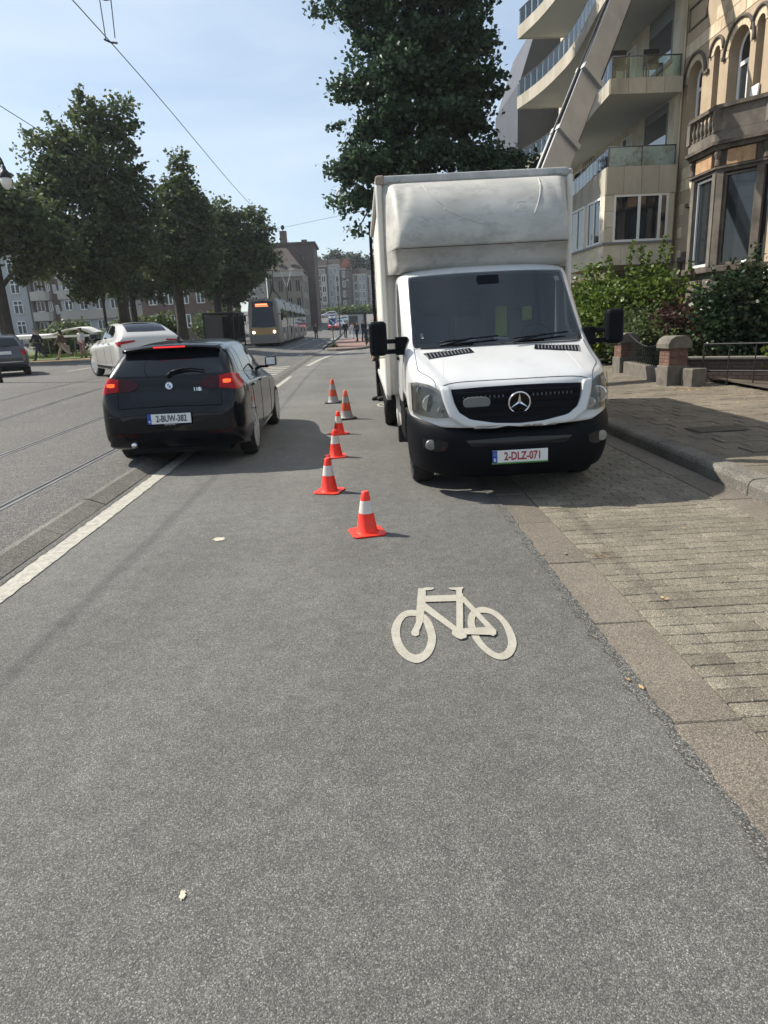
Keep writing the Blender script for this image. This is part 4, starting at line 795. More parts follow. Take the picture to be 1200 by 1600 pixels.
for s in (1, -1):
    ax = 'right' if s > 0 else 'left'
    patch('tail_light', 'tail_red', fb, 'front', [(s * .56, .92), (s * .70, .92)], [(s * .58, .74), (s * .72, .74)], fi, n=8, rows=4, off=.012)
    patch('side_window', 'dark_glass', fb, ax, [(.55, 1.30), (1.3, 1.40), (1.9, 1.36), (2.35, 1.03)], [(.55, 1.02), (1.3, 1.0), (2.36, .985)], fi, n=16, rows=5, off=.004)
    seam('door_seam', [(1.05, z) for z in np.linspace(.3, 1.0, 8)], ax, fi, fb, .004)
    MB().prism([(2.0, 1.0), (2.12, .99), (2.15, 1.06), (2.05, 1.12)], min(s * .78, s * .94), max(s * .78, s * .94), 'x').build('door_mirror', 'car_grey', fi, bevel=.03)
box('number_plate', 'plate_white', -.26, .26, -.02, .0, .78, .89, fi); patch('bumper_strip', 'chrome', fb, 'front', [(-.6, .52), (.6, .52)], [(-.6, .50), (.6, .50)], fi, n=14, rows=1, off=.01)
box('underbody', 'underbody', -.55, .55, .3, 3.2, .17, .26, fi)
P = cast(fb, (0, 1.03), 'front', .02); MB().tube([P, cast(fb, (.25, 1.07), 'front', .02)], .012, 6).build('wiper', 'black_plastic', fi)
# far cars at the junction
FC = [(0.00, .60, .45, .55, .64, .58, .66, .48, .68), (0.08, .78, .3, .56, .78, .72, .92, .62, .98), (0.5, .86, .22, .6, .86, .76, .97, .56, 1.36), (1.2, .87, .2, .6, .86, .76, .97, .57, 1.44), (2.2, .87, .2, .6, .84, .76, .95, .55, 1.38), (2.9, .86, .2, .6, .82, .75, .92, .58, 1.02), (3.6, .84, .22, .56, .74, .7, .82, .54, .88), (4.2, .66, .3, .5, .6, .5, .63, .36, .66)]
far = [((-4.6, 117), 180, (.45, .05, .05), 'red car facing us beyond the zebra crossing'), ((-3.7, 124), 178, (.6, .6, .6), 'pale silver car facing us beyond the zebra crossing'), ((-4.0, 133), 180, (.03, .1, .14), 'dark teal car queueing behind the pale silver one'), ((-3.1, 141), 176, (.5, .55, .4), 'pale green car far down the street'), ((-6.0, 150), 180, (.08, .09, .1), 'dark grey van-like car at the far junction'), ((-5.5, 165), 95, (.4, .4, .42), 'small grey car crossing at the far roundabout'), ((7.4, 108), 5, (.16, .02, .03), 'maroon car parked beyond the bicycles'), ((8.4, 122), 4, (.3, .31, .33), 'grey car parked beyond the maroon one')]
FARROOT = None
for (x, y), a, colr, lab in far:
    k = 'far_paint_%d' % len(MAT); mat(k, colr, rough=.3, coat=.8)
    ca, cbv = car('parked_car', lab, (x, y, Z(x, y) + .065), R(a), 1, FC, k, (.8, 3.35), .31, .74, group='cars at the far junction', detail=False)
    patch('rear_window', 'dark_glass', cbv, 'front', [(-.5, 1.3), (.5, 1.3)], [(-.62, 1.02), (.62, 1.02)], ca, n=6, rows=3, off=.006)
    patch('windscreen', 'dark_glass', cbv, 'top', [(-.5, 2.4), (.5, 2.4)], [(-.6, 2.95), (.6, 2.95)], ca, n=6, rows=3, off=.006)
    for s in (1, -1):
        patch('side_window', 'dark_glass', cbv, 'right' if s > 0 else 'left', [(.6, 1.25), (2.2, 1.3)], [(.5, 1.0), (2.7, .97)], ca, n=8, rows=3, off=.006)
        patch('headlight', 'plate_white', cbv, 'back', [(s * .3, .72), (s * .55, .72)], [(s * .3, .64), (s * .55, .64)], ca, n=4, rows=2, off=.02)
# ------------------------------------------------------------------ tram
mat('tram_silver', (0.15, 0.132, 0.112), (0.20, 0.178, 0.152), scale=.8, rough=.4, metal=.2)
mat('tram_ochre', (0.36, 0.20, 0.055), rough=.4, coat=.4)
mat('tram_grey', (0.16, 0.16, 0.165), rough=.5)
mat('led_orange', (1, .25, .08), emit=(1, .26, .12), es=1.6)
mat('lamp_white', (1, 1, 1), emit=(1, .97, .9), es=4)
mat('lamp_dim', (.8, .75, .7), rough=.3)
TY = 50.5; tx = -7.0; tz = Z(-7, 50) + .07
tm = thing('tram', 'long silver articulated tram with ochre front panel coming towards us', 'tram', (tx, TY, tz), R(1.2), scale=1.02)
HW = 1.13
def tram_sec(y0, y1, nose=False):
    prof = [(-HW * .96, .22), (-HW, .5), (-HW, 2.3), (-HW * .93, 2.95), (-HW * .78, 3.25), (HW * .78, 3.25), (HW * .93, 2.95), (HW, 2.3), (HW, .5), (HW * .96, .22)]
    rows = [(y0, 1, 0)] if not nose else [(y0, .80, .0), (y0 + .12, .90, 0), (y0 + .5, .97, 0), (y0 + 1.2, 1, 0)]
    G_ = [[(x * k, y - (0 if not nose else .0) + (.35 * ss(z, 1.2, 3.25) * (1 - ss(y - y0, 0, 1.2)) if nose else 0), z) for x, z in prof] for y, k, _ in rows] + [[(x, y1, z) for x, z in prof]]
    b = MB().grid(G_, closed=True); n = len(prof); b.f.append(tuple(range(n))); m = (len(G_) - 1) * n; b.f.append(tuple(range(m, m + n))[::-1]); return b
secs = [(0, 6.0), (6.5, 12.5), (13, 19), (19.5, 25.5), (26, 32)]
for i, (a, c) in enumerate(secs):
    o = tram_sec(a, c, i == 0).build('tram_section', 'tram_silver', tm, smooth=30)
    for s in (1, -1):
        for k in range(4):
            y = a + (1.5 if i == 0 else .3) + k * (1.12 if i == 0 else 1.42)
            if k == 1 + i % 2:
                for q in (0, .62): MB().box(min(s * HW * .99, s * HW * 1.012), max(s * HW * .99, s * HW * 1.012), y + q, y + q + .56, .4, 2.6).build('door_leaf', 'dark_glass', o)
            else: MB().box(min(s * HW * .99, s * HW * 1.008), max(s * HW * .99, s * HW * 1.008), y, y + 1.1, 1.25, 2.5).build('window', 'dark_glass', o)
    if i: MB().box(-.7, .7, a + .8, c - .8, 3.2, 3.5).build('roof_unit', 'tram_grey', o, bevel=.05)
    if i < 4: MB().box(-HW * .93, HW * .93, c - .02, c + .52, .4, 3.1).build('gangway', 'rubber', tm)
    MB().box(-.9, .9, a + 1.2, c - 1.2, .08, .4).build('bogie', 'underbody', tm)
fr = bvh_of([c for c in kids(tm) if c.name.startswith('tram_section')][0])
patch('windscreen', 'dark_glass', fr, 'front', [(-.70, 2.62), (0, 2.66), (.70, 2.62)], [(-.84, 1.35), (0, 1.30), (.84, 1.35)], tm, n=16, rows=8, off=.01)
ds = patch('destination_display', 'black_gloss', fr, 'front', [(-.72, 3.05), (0, 3.1), (.72, 3.05)], [(-.72, 2.64), (0, 2.66), (.72, 2.64)], tm, n=14, rows=4, off=.012)
patch('display_text', 'led_orange', fr, 'front', [(-.50, 2.90), (.34, 2.90)], [(-.50, 2.80), (.34, 2.80)], ds, n=10, rows=1, off=.03); patch('display_text', 'led_orange', fr, 'front', [(-.50, 2.76), (.40, 2.76)], [(-.50, 2.71), (.40, 2.71)], ds, n=10, rows=1, off=.03)
patch('front_panel', 'tram_ochre', fr, 'front', [(-.86, 1.28), (0, 1.24), (.86, 1.28)], [(-.86, .82), (0, .78), (.86, .82)], tm, n=14, rows=4, off=.012)
patch('front_skirt', 'tram_grey', fr, 'front', [(-.84, .76), (.84, .76)], [(-.82, .45), (.82, .45)], tm, n=14, rows=3, off=.012)
for s in (1, -1):
    p = cast(fr, (s * .72, .98), 'front', .02); MB().lathe([(.09, 0), (.085, -.03), (0, -.035)], 14, p, ax='y').build('headlight', 'lamp_white', tm)
    MB().bar((s * HW * .95, .5, 2.2), (s * 1.3, .35, 2.15), .04, .04).build('mirror_arm', 'black_plastic', tm); MB().box(min(s * 1.22, s * 1.36), max(s * 1.22, s * 1.36), .28, .36, 1.75, 2.2).build('door_mirror', 'black_plastic', tm, bevel=.03)
b = MB(); b.bar((-.5, 9.5, 3.5), (0, 8.2, 4.3), .05, .05); b.bar((.5, 9.5, 3.5), (0, 8.2, 4.3), .05, .05); b.bar((0, 8.2, 4.3), (0, 9.6, 5.75), .05, .05); b.bar((-.8, 9.6, 5.78), (.8, 9.6, 5.78), .05, .05); b.build('pantograph', 'black_plastic', tm)
# ------------------------------------------------------------------ traffic cones
mat('cone_orange', (0.95, 0.036, 0.014), (0.84, 0.04, 0.018), scale=18, rough=.45, dirt=(0.45, 0.06, 0.03), dlo=.62, dhi=.8, dscale=25)
mat('cone_old', (0.62, 0.07, 0.02), (0.5, 0.08, 0.03), scale=20, rough=.55)
mat('cone_white', (0.72, 0.66, 0.60), (0.62, 0.56, 0.5), scale=30, rough=.4)
mat('cone_silver', (0.34, 0.33, 0.32), (0.24, 0.23, 0.22), scale=25, rough=.45)
mat('cone_foot', (0.03, 0.028, 0.027), (0.06, 0.055, 0.05), scale=12, rough=.8)
def cone(label, x, y, kind, rz, tilt=0):
    S_ = 1.0
    t = thing('traffic_cone', label, 'cone', (x, y, 0), rz, 'traffic cones beside the truck'); t.rotation_euler = (tilt, 0, rz)
    if kind == 0:
        H_, rb, rt, hb = .345, .088, .028, .135
        m1, m2, mf = 'cone_orange', 'cone_white', 'cone_orange'; cuts = [(.012, .172, m1), (.172, .272, m2), (.272, H_, m1)]
    else:
        H_, rb, rt, hb = .50, .118, .03, .17
        m1, m2, mf = 'cone_old', 'cone_silver', 'cone_foot'; cuts = [(.03, .15, m2), (.15, .285, m1), (.285, .395, m2), (.395, H_, m1)]
    b = MB(); q = hb; c = q * .22; b.prism([(-q + c, -q), (q - c, -q), (q, -q + c), (q, q - c), (q - c, q), (-q + c, q), (-q, q - c), (-q, -q + c)], .002, .016 if kind == 0 else .03); b.build('base', mf, t, bevel=.006)
    for z0, z1, m in cuts:
        f_ = lambda z: rb + (rt - rb) * (z / H_) + (.0015 if m == m2 else 0)
        pr = [(f_(z0), z0), (f_(z1), z1)]
        if z0 < .04: pr = [(f_(z0) + .012, z0)] + [(f_(z0 + .012), z0 + .012), (f_(z1), z1)]
        if z1 == H_: pr = [(f_(z0), z0), (f_(z1 - .006), z1 - .006), (f_(z1) - .006, z1), (f_(z1) - .012, z1)]
        MB().lathe(pr, 28).build('band' if m == m2 else 'cone_shell', m, t, smooth=40)
    return t
cone('orange cone closest to us, on its own ahead of the truck', -.04, 5.20, 0, R(12)); cone('orange cone with white band, second from us, off the line', -.41, 6.66, 0, R(-18))
ct = cone('orange cone third from us with a small white label', -.41, 8.52, 0, R(8)); MB().box(-.018, .018, -.083, -.081, .05, .068).build('label', 'plate_white', ct, rot=(R(-10), 0, R(0)))
cone('orange cone fourth from us, half hidden behind the third', -.43, 10.38, 0, R(30))
cone('tall grey-banded cone on black foot, in front of the last one', -.35, 12.05, 1, R(10)); cone('farthest tall grey-banded cone on a black foot', -.69, 14.7, 1, R(-8), R(1.5))
# ------------------------------------------------------------------ buildings
mat('limestone', (0.54, 0.48, 0.37), (0.66, 0.60, 0.48), scale=1.6, rough=.85, dirt=(0.34, 0.29, 0.21), dlo=.55, dhi=.78, dscale=1.1, bump=.15, bscale=40, rnd=.06)
mat('soffit', (0.36, 0.37, 0.35), (0.42, 0.43, 0.405), scale=.7, rough=.9)
mat('slab_edge', (0.38, 0.345, 0.275), (0.47, 0.435, 0.36), scale=1.5, rough=.85, dirt=(0.27, 0.24, 0.19), dlo=.5, dhi=.75, dscale=1.4, stretch=(1, 1, .4), rnd=.06)
mat('render_white', (0.62, 0.60, 0.54), (0.70, 0.68, 0.62), scale=.8, rough=.9)
glass_mat('balcony_glass', (0.78, 0.88, 0.84), trans=1, rough=.08, ior=1.55)
mat('frosted_glass', (0.24, 0.32, 0.30), (0.34, 0.42, 0.38), scale=2, rough=.25, dirt=(0.14, 0.13, 0.08), dlo=.5, dhi=.7, dscale=2.5)
mat('window_glass', (0.018, 0.022, 0.026), rough=.03, spec=.9)
mat('pane_sky', (0.05, 0.06, 0.07), rough=.02, spec=1.0, ior=1.9)
mat('frame_white', (0.76, 0.76, 0.74), rough=.45)
mat('frame_grey', (0.20, 0.20, 0.21), rough=.5)
mat('blind', (0.20, 0.215, 0.22), rough=.7)
mat('curtain', (0.55, 0.54, 0.5), (0.68, 0.67, 0.63), scale=14, stretch=(6, 6, .2), rough=.9)
mat('steel', (0.09, 0.09, 0.095), rough=.45, metal=.6)
mat('iron', (0.012, 0.012, 0.013), rough=.55)
mat('sandstone_base', (0.36, 0.275, 0.185), (0.44, 0.345, 0.24), scale=2, rough=.9)
mat('sandstone', (0.54, 0.43, 0.29), (0.68, 0.565, 0.41), scale=1.8, rough=.9, dirt=(0.30, 0.20, 0.12), dlo=.52, dhi=.75, dscale=1.2, stretch=(1, 1, .5), bump=.2, bscale=35, rnd=.10)
mat('blackened_stone', (0.055, 0.047, 0.04), (0.15, 0.12, 0.095), scale=3, rough=.9, dirt=(0.22, 0.17, 0.12), dlo=.6, dhi=.78, dscale=2, bump=.25, bscale=30)
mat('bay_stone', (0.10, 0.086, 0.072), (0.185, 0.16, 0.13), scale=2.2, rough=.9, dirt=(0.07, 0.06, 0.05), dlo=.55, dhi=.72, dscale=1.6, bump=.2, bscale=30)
mat('orange_panel', (0.34, 0.20, 0.105), (0.46, 0.30, 0.17), scale=5, rough=.9, dirt=(0.12, 0.08, 0.05), dlo=.55, dhi=.75, dscale=4)
mat('brick_red', (0.125, 0.07, 0.052), (0.18, 0.105, 0.08), scale=12, rough=.92, rnd=.22, dirt=(0.10, 0.07, 0.055), dlo=.58, dhi=.75, dscale=5)
mat('mortar', (0.22, 0.19, 0.15), (0.28, 0.25, 0.2), scale=20, rough=.95)
mat('slate_clad', (0.06, 0.063, 0.075), (0.085, 0.088, 0.10), scale=.8, rough=.55)
def arc_pts(c, r_, a0, a1, n): return [(c[0] + r_ * math.cos(a0 + (a1 - a0) * i / n), c[1] + r_ * math.sin(a0 + (a1 - a0) * i / n)) for i in range(n + 1)]
# ---- apartment block with wave-shaped balconies
AP = thing('apartment_building', 'cream apartment block with wave-shaped glass balconies behind the truck', 'building', (0, 0, 0))
MW = 9.9
box('wall', 'limestone', MW, 16, 23.0, 36.0, 0, 19.0, AP)
CURVE = cr1([(7.72, 22.6), (7.90, 24.8), (8.12, 26.8), (8.22, 28.5), (8.15, 30.2), (7.93, 32.2), (7.50, 34.2)], 6)
CURVE = [tuple(p) for p in CURVE]
LV = [(5.10, .78, .54), (7.85, .42, .56), (10.60, .48, .62), (13.35, .48, .62), (16.1, .48, .62)]
for li, (zb, th, gh) in enumerate(LV):
    poly = CURVE + [(MW + .02, 34.2), (MW + .02, 22.6)]
    ins = [(x + .06, y) for x, y in CURVE[1:-1]]
    slab = MB().prism([(7.80, 22.68)] + ins + [(7.6, 34.12), (MW + .02, 34.12), (MW + .02, 22.68)], zb + .02, zb + th - .02).build('balcony_slab', 'soffit', AP)
    # edge panels, one by one, along the curve and the near and far ends
    path = CURVE; seg = resample(path, 22)
    for a, c in zip(seg, seg[1:]):
        d = Vector((c[0] - a[0], c[1] - a[1])).normalized() * .006
        MB().bar((a[0] + d.x + .03, a[1] + d.y, zb + th / 2), (c[0] - d.x + .03, c[1] - d.y, zb + th / 2), .07, th).build('edge_panel', 'slab_edge', slab)
    for k in range(4): MB().box(7.73 + k * .545 + .005, 7.73 + (k + 1) * .545 - .005, 22.57, 22.64, zb, zb + th).build('edge_panel', 'slab_edge', slab)
    for k in range(4): MB().box(7.6 + k * .575, 7.6 + (k + 1) * .575 - .01, 34.13, 34.2, zb, zb + th).build('edge_panel', 'slab_edge', slab)
    # glass balustrade
    zt = zb + th
    rl = MB(); rl.tube([(x + .06, y, zt + gh + .02) for x, y in CURVE], .018, 6); rl.tube([(7.78, 22.63, zt + gh + .02), (9.86, 22.63, zt + gh + .02)], .018, 6); rl.build('handrail', 'steel', slab, smooth=1)
    seg = resample(path, 21)
    for a, c in zip(seg, seg[1:]):
        d = Vector((c[0] - a[0], c[1] - a[1])).normalized() * .014
        MB().bar((a[0] + d.x + .06, a[1] + d.y, zt + gh / 2 + .01), (c[0] - d.x + .06, c[1] - d.y, zt + gh / 2 + .01), .012, gh - .03).build('balustrade_pane', 'balcony_glass', slab)
    for k in range(2): MB().box(7.80 + k * 1.03, 7.80 + k * 1.03 + 1.0, 22.622, 22.638, zt + .02, zt + gh).build('balustrade_pane', 'frosted_glass' if li == 0 else 'balcony_glass', slab)
    for x in (7.79, 8.81, 9.83): MB().box(x - .015, x + .015, 22.61, 22.65, zt - .05, zt + gh + .03).build('post', 'steel', slab)
    # windows of this storey in the main wall
    fz = zt - .05
    for (y0, y1, z0, z1, m) in ((23.45, 25.25, fz + .75, zb + 2.72, 'pane_sky'), (26.4, 27.3, fz + .05, zb + 2.55, 'window_glass'), (28.2, 30.2, fz + .05, zb + 2.55, 'window_glass'), (31.0, 33.2, fz + .05, zb + 2.55, 'window_glass')):
        w_ = MB(); f = .05
        for a in ((y0, y1, z0, z0 + f), (y0, y1, z1 - f, z1), (y0, y0 + f, z0 + f, z1 - f), (y1 - f, y1, z0 + f, z1 - f)) + (() if y1 - y0 > 1.5 and y0 < 25 else (((y0 + y1) / 2 - .03, (y0 + y1) / 2 + .03, z0 + f, z1 - f),)): w_.box(MW - .03, MW + .02, *a)
        wo = w_.build('window', 'frame_white' if y0 > 26 else 'frame_grey', AP); MB().box(MW - .012, MW - .004, y0 + f, y1 - f, z0 + f, z1 - f).build('pane', m, wo)
        if y0 < 25: MB().box(MW - .022, MW - .014, y0 + f, y1 - f, z1 - f - (.45 if li else .22), z1 - f).build('roller_blind', 'blind', wo); MB().box(MW - .10, MW + .02, y0 - .05, y1 + .05, z0 - .10, z0).build('sill', 'frame_grey', wo)
        if 26 < y0 < 27: MB().box(MW - .016, MW - .0125, y0 + .08, y0 + .42, z0 + f, z1 - f).build('curtain', 'curtain', wo)
# chairs and plant rack on balconies, awning pole
for x in (8.15, 9.15):
    t = thing('balcony_chair', ('dark balcony chair nearer the street on second balcony', 'dark balcony chair nearer the wall on second balcony')[x > 9], 'chair', (x, 23.0, 8.25)); MB().box(-.22, .22, -.22, .22, .40, .45).build('seat', 'iron', t, bevel=.01); MB().box(-.25, .25, .18, .23, .42, .95).build('backrest', 'iron', t, bevel=.04)
    for a in (-.2, .2):
        for c in (-.2, .2): MB().box(a - .015, a + .015, c - .015, c + .015, .02, .4).build('leg', 'iron', t)
t = thing('trellis', 'dark metal lattice frame standing on the lowest balcony', 'trellis', (8.3, 26.2, 5.86))
for k in range(6): MB().box(-.01, .01, -.6 + k * .24 - .012, -.6 + k * .24 + .012, .02, .95).build('upright', 'iron', t)
for k in range(5): MB().box(-.012, .012, -.62, .62, .15 + k * .2 - .012, .15 + k * .2 + .012).build('crossbar', 'iron', t)
# bay of the lowest storey
bay_ = box('bay', 'limestone', 7.78, MW, 22.66, 27.4, 3.06, 5.10, AP)
def panel_row(par, x0, x1, z0, z1, n, y):
    for k in range(n): MB().box(x0 + (x1 - x0) * k / n + .004, x0 + (x1 - x0) * (k + 1) / n - .004, y - .03, y + .03, z0, z1).build('cladding_panel', 'limestone', par)
panel_row(bay_, 7.75, MW, 3.04, 3.66, 4, 22.63)
for z0, z1 in ((3.72, 4.16), (4.17, 4.62), (4.63, 5.09)): panel_row(bay_, 7.75, 8.0, z0, z1, 1, 22.63)
panel_row(bay_, 9.72, MW, 3.72, 5.09, 1, 22.63)
for k in range(8): MB().box(7.72, 7.78, 22.61 + k * .6 + .004, 22.61 + (k + 1) * .6 - .004, 3.04, 3.66).build('cladding_panel', 'limestone', bay_)
for y0, y1 in ((22.61, 22.95), (24.25, 24.6), (26.2, 27.4)): MB().box(7.72, 7.78, y0, y1, 3.72, 5.09).build('cladding_panel', 'limestone', bay_)
MB().box(7.66, MW, 22.54, 27.4, 3.66, 3.72).build('sill_course', 'frame_grey', bay_)
def window_y(par, x0, x1, z0, z1, y, mull, fm='frame_white', gm='window_glass', f=.06, d=.05, name='window', cur=()):
    b = MB()
    for a in ((x0, x1, z0, z0 + f), (x0, x1, z1 - f, z1), (x0, x0 + f, z0 + f, z1 - f), (x1 - f, x1, z0 + f, z1 - f)): b.box(a[0], a[1], y - d, y + .02, a[2], a[3])
    for m in mull: b.box(m - f * .6, m + f * .6, y - d, y + .02, z0 + f, z1 - f)
    wo = b.build(name, fm, par); e = [x0 + f] + sorted(mull) + [x1 - f]
    for a, c in zip(e, e[1:]): MB().box(a + (f * .6 if a in mull else 0), c - (f * .6 if c in mull else 0), y - .02, y - .012, z0 + f, z1 - f).build('pane', gm, wo)
    return wo
def window_x(par, y0, y1, z0, z1, x, mull, fm='frame_white', gm='window_glass', f=.06, d=.05, name='window'):
    b = MB()
    for a in ((y0, y1, z0, z0 + f), (y0, y1, z1 - f, z1), (y0, y0 + f, z0 + f, z1 - f), (y1 - f, y1, z0 + f, z1 - f)): b.box(x - d, x + .02, *a)
    for m in mull: b.box(x - d, x + .02, m - f * .6, m + f * .6, z0 + f, z1 - f)
    wo = b.build(name, fm, par); e = [y0 + f] + sorted(mull) + [y1 - f]
    for a, c in zip(e, e[1:]): MB().box(x - .02, x - .012, a + (f * .6 if a in mull else 0), c - (f * .6 if c in mull else 0), z0 + f, z1 - f).build('pane', gm, wo)
    return wo
wy = window_y(bay_, 8.0, 9.72, 3.72, 5.10, 22.64, [8.80, 9.45], f=.07)
MB().box(8.10, 8.6, 22.622, 22.626, 3.8, 5.0).build('curtain', 'blind', wy)
w1 = window_x(bay_, 22.95, 24.25, 3.72, 5.10, 7.76, [23.6], f=.07); w2 = window_x(bay_, 24.6, 26.2, 3.72, 5.10, 7.76, [25.4], f=.07)
for wo, y0, y1 in ((w1, 23.02, 23.35), (w2, 24.7, 25.3), (w2, 25.5, 26.1)): MB().box(7.745, 7.749, y0, y1, 3.8, 5.02).build('curtain', 'curtain', wo)
box('ground_floor_wall', 'bay_stone', 9.5, MW, 22.8, 34, 0, 3.06, AP); window_x(AP, 24, 27, .9, 2.6, 9.49, [25, 26], 'frame_grey')  # shade under the bay is put into the wall colour, hence the darker stone
box('roof_storey', 'limestone', 11.5, 16, 23.5, 35.5, 19.0, 21.5, AP)
# ---- dark clad building further on
DK = thing('clad_building', 'dark grey clad building beyond the balconies of the apartment block', 'building')
box('wall', 'slate_clad', 8.2, 15, 37.2, 43, 0, 12.5, DK); MB().prism([(8.25, 12.5), (9.2, 15.3), (15, 15.3), (15, 12.5)], 37.2, 43, 'y').build('roof', 'slate_clad', DK)
for k in range(3): box('clad_joint', 'steel', 8.17, 8.2, 37.3, 42.9, 3.6 + k * 3.1, 3.66 + k * 3.1, DK)
for k in range(3):
    for q in range(1): window_x(DK, 38.5 + q * 3.6, 40.4 + q * 3.6, 1.6 + k * 3.1, 3.3 + k * 3.1, 8.18, [39.45 + q * 3.6], 'frame_grey')
MB().box(8.35, 9.2, 37.15, 37.19, 7.0, 9.0).build('window', 'window_glass', DK)
# ---- sandstone town house with arched windows and stone bay
TH = thing('town_house', 'ornate sandstone town house with arched windows and blackened stone bay', 'building')
FX = 10.1
ARCH = [(21.75, 22.65, 6.0, 8.52), (20.78, 21.12, 6.0, 8.48), (19.25, 20.3, 5.85, 8.52), (18.62, 18.98, 6.0, 8.42), (17.0, 18.0, 6.0, 8.5)]
wall = MB().box(FX, FX + .55, 8.0, 23.0, 0, 13.5).build('wall', 'sandstone_base', TH)
c = MB()
def arch_poly(y0, y1, z0, zt):
    r_ = (y1 - y0) / 2; return [(y0, z0), (y1, z0)] + arc_pts(((y0 + y1) / 2, zt - r_), r_, 0, math.pi, 16)
HOLES = [arch_poly(*a) for a in ARCH] + [[(y0, z0), (y1, z0), (y1, z1), (y0, z1)] for y0, y1, z0, z1 in ((21.35, 21.95, 3.3, 4.55), (21.3, 22.1, .3, 3.0), (21.75, 22.5, 10.6, 12.4), (19.3, 20.2, 10.6, 12.4), (16.2, 16.9, 3.6, 5.4))]
for h in HOLES: c.prism(h, FX - .3, FX + .40, 'x')
k = c.build('cutter', 'sandstone'); d = wall.modifiers.new('b', 'BOOLEAN'); d.operation = 'DIFFERENCE'; d.object = k; d.solver = 'EXACT'
bpy.context.view_layer.update(); me = bpy.data.meshes.new_from_object(wall.evaluated_get(bpy.context.evaluated_depsgraph_get())); wall.modifiers.clear(); wall.data = me; bpy.data.objects.remove(k)
box('house_core', 'sandstone', FX + .551, 18, 8, 23.0, 0, 13.5, TH)
for (y0, y1, z0, zt) in ARCH:
    r_ = (y1 - y0) / 2; cy = (y0 + y1) / 2; cz = zt - r_
    wf = MB(); wf.tube([(FX + .30, p[0], p[1]) for p in [(y0 + .04, z0)] + arc_pts((cy, cz), r_ - .04, math.pi, 0, 14) + [(y1 - .04, z0)]], .04, 4)
    if r_ > .3: wf.box(FX + .26, FX + .34, y0 + .05, y1 - .05, cz - .28, cz - .18); wf.box(FX + .27, FX + .33, cy - .04, cy + .04, z0, cz - .28); wf.box(FX + .265, FX + .335, y0 + .05, y0 + .13, z0, cz - .28); wf.box(FX + .265, FX + .335, y1 - .13, y1 - .05, z0, cz - .28)
    wo = wf.build('arched_window', 'frame_white' if r_ > .3 else 'frame_grey', TH)
    MB().prism(arch_poly(y0 + .02, y1 - .02, z0, zt - .02), FX + .30, FX + .31, 'x').build('pane', 'window_glass', wo)
    if r_ > .3: MB().box(FX + .285, FX + .292, y0 + .12, cy - .15, z0, cz - .3).build('curtain', 'curtain', wo)
    # voussoirs and dark hood mould
    n = 11 if r_ > .3 else 7
    for i in range(n):
        a0 = math.pi * i / n + .012; a1 = math.pi * (i + 1) / n - .012; P2 = arc_pts((cy, cz), r_ + .005, a0, a1, 2) + arc_pts((cy, cz), r_ + .17, a0, a1, 2)[::-1]
        MB().prism(P2, FX - .018, FX + .05, 'x').build('voussoir', 'sandstone', TH)
    P3 = [(FX - .035, y, z) for y, z in arc_pts((cy, cz), r_ + .205, 0, math.pi, 18)]
    MB().tube(P3, .045, 6).build('hood_mould', 'blackened_stone', TH, smooth=1)
for y0, y1 in ((21.35, 21.56), (20.45, 20.6), (18.98 + .03, 19.1)): MB().box(FX - .07, FX + .02, y0, y1, 7.98, 8.06).build('hood_mould', 'blackened_stone', TH)
for (y0, y1, z0, z1) in ((21.35, 21.95, 3.3, 4.55), (21.75, 22.5, 10.6, 12.4), (19.3, 20.2, 10.6, 12.4), (16.2, 16.9, 3.6, 5.4)):
    wo = window_x(TH, y0, y1, z0, z1, FX + .25, [], 'frame_grey'); MB().box(FX - .12, FX + .05, y0 - .12, y1 + .12, z0 - .14, z0).build('sill', 'blackened_stone', wo, bevel=.01); MB().box(FX - .10, FX + .05, y0 - .12, y1 + .12, z1, z1 + .12).build('lintel', 'blackened_stone', wo, bevel=.01)
MB().box(FX + .25, FX + .3, 21.3, 22.1, .3, 3.0).build('door', 'blackened_stone', TH)
MB().box(FX - .14, FX + .05, 21.15, 22.3, 3.0, 3.16).build('door_hood', 'blackened_stone', TH, bevel=.02)
for y in (21.2, 22.16): MB().prism([(FX - .13, 3.0), (FX + .02, 3.0), (FX + .02, 2.3), (FX - .03, 2.35), (FX - .10, 2.75)], y, y + .10, 'y').build('corbel', 'blackened_stone', TH)
# ashlar blocks of the facade
def hit(y0, y1, z0, z1, holes): return any(y0 < h[1] and y1 > h[0] and z0 < h[3] and z1 > h[2] for h in holes)
HB_ = [(y0 - .24, y1 + .24, z0 - .02, zt + .26) for y0, y1, z0, zt in ARCH] + [(21.2, 22.2, 3.1, 4.8), (21.1, 22.35, 0, 3.3), (21.6, 22.65, 10.4, 12.6), (19.15, 20.35, 10.4, 12.6), (16.05, 17.05, 3.4, 5.6), (17.4, 21.0, 0, 6.6), (21.6, 22.9, 9.35, 10.15), (18.6, 21.2, 9.5, 10.2)]
bme = MB().box(0, .05, 0, .60, 0, .315).mesh('ashlar'); bme.materials.append(MAT['sandstone']); cnt = 0
z = 2.4; row = 0
while z < 10.4:
    y = 22.99
    first = .31 if row % 2 else .615
    while y > 15.2:
        ln = first if y > 22.9 else .615
        y0 = y - ln
        if not hit(y0, y - .01, z, z + .33, HB_) and cnt < 290: inst(bme, 'ashlar_block', TH, (FX - random.uniform(.010, .016), y0, z), None, (1, (ln - .022) / .60, 1)); cnt += 1
        y = y0
    z += .337; row += 1
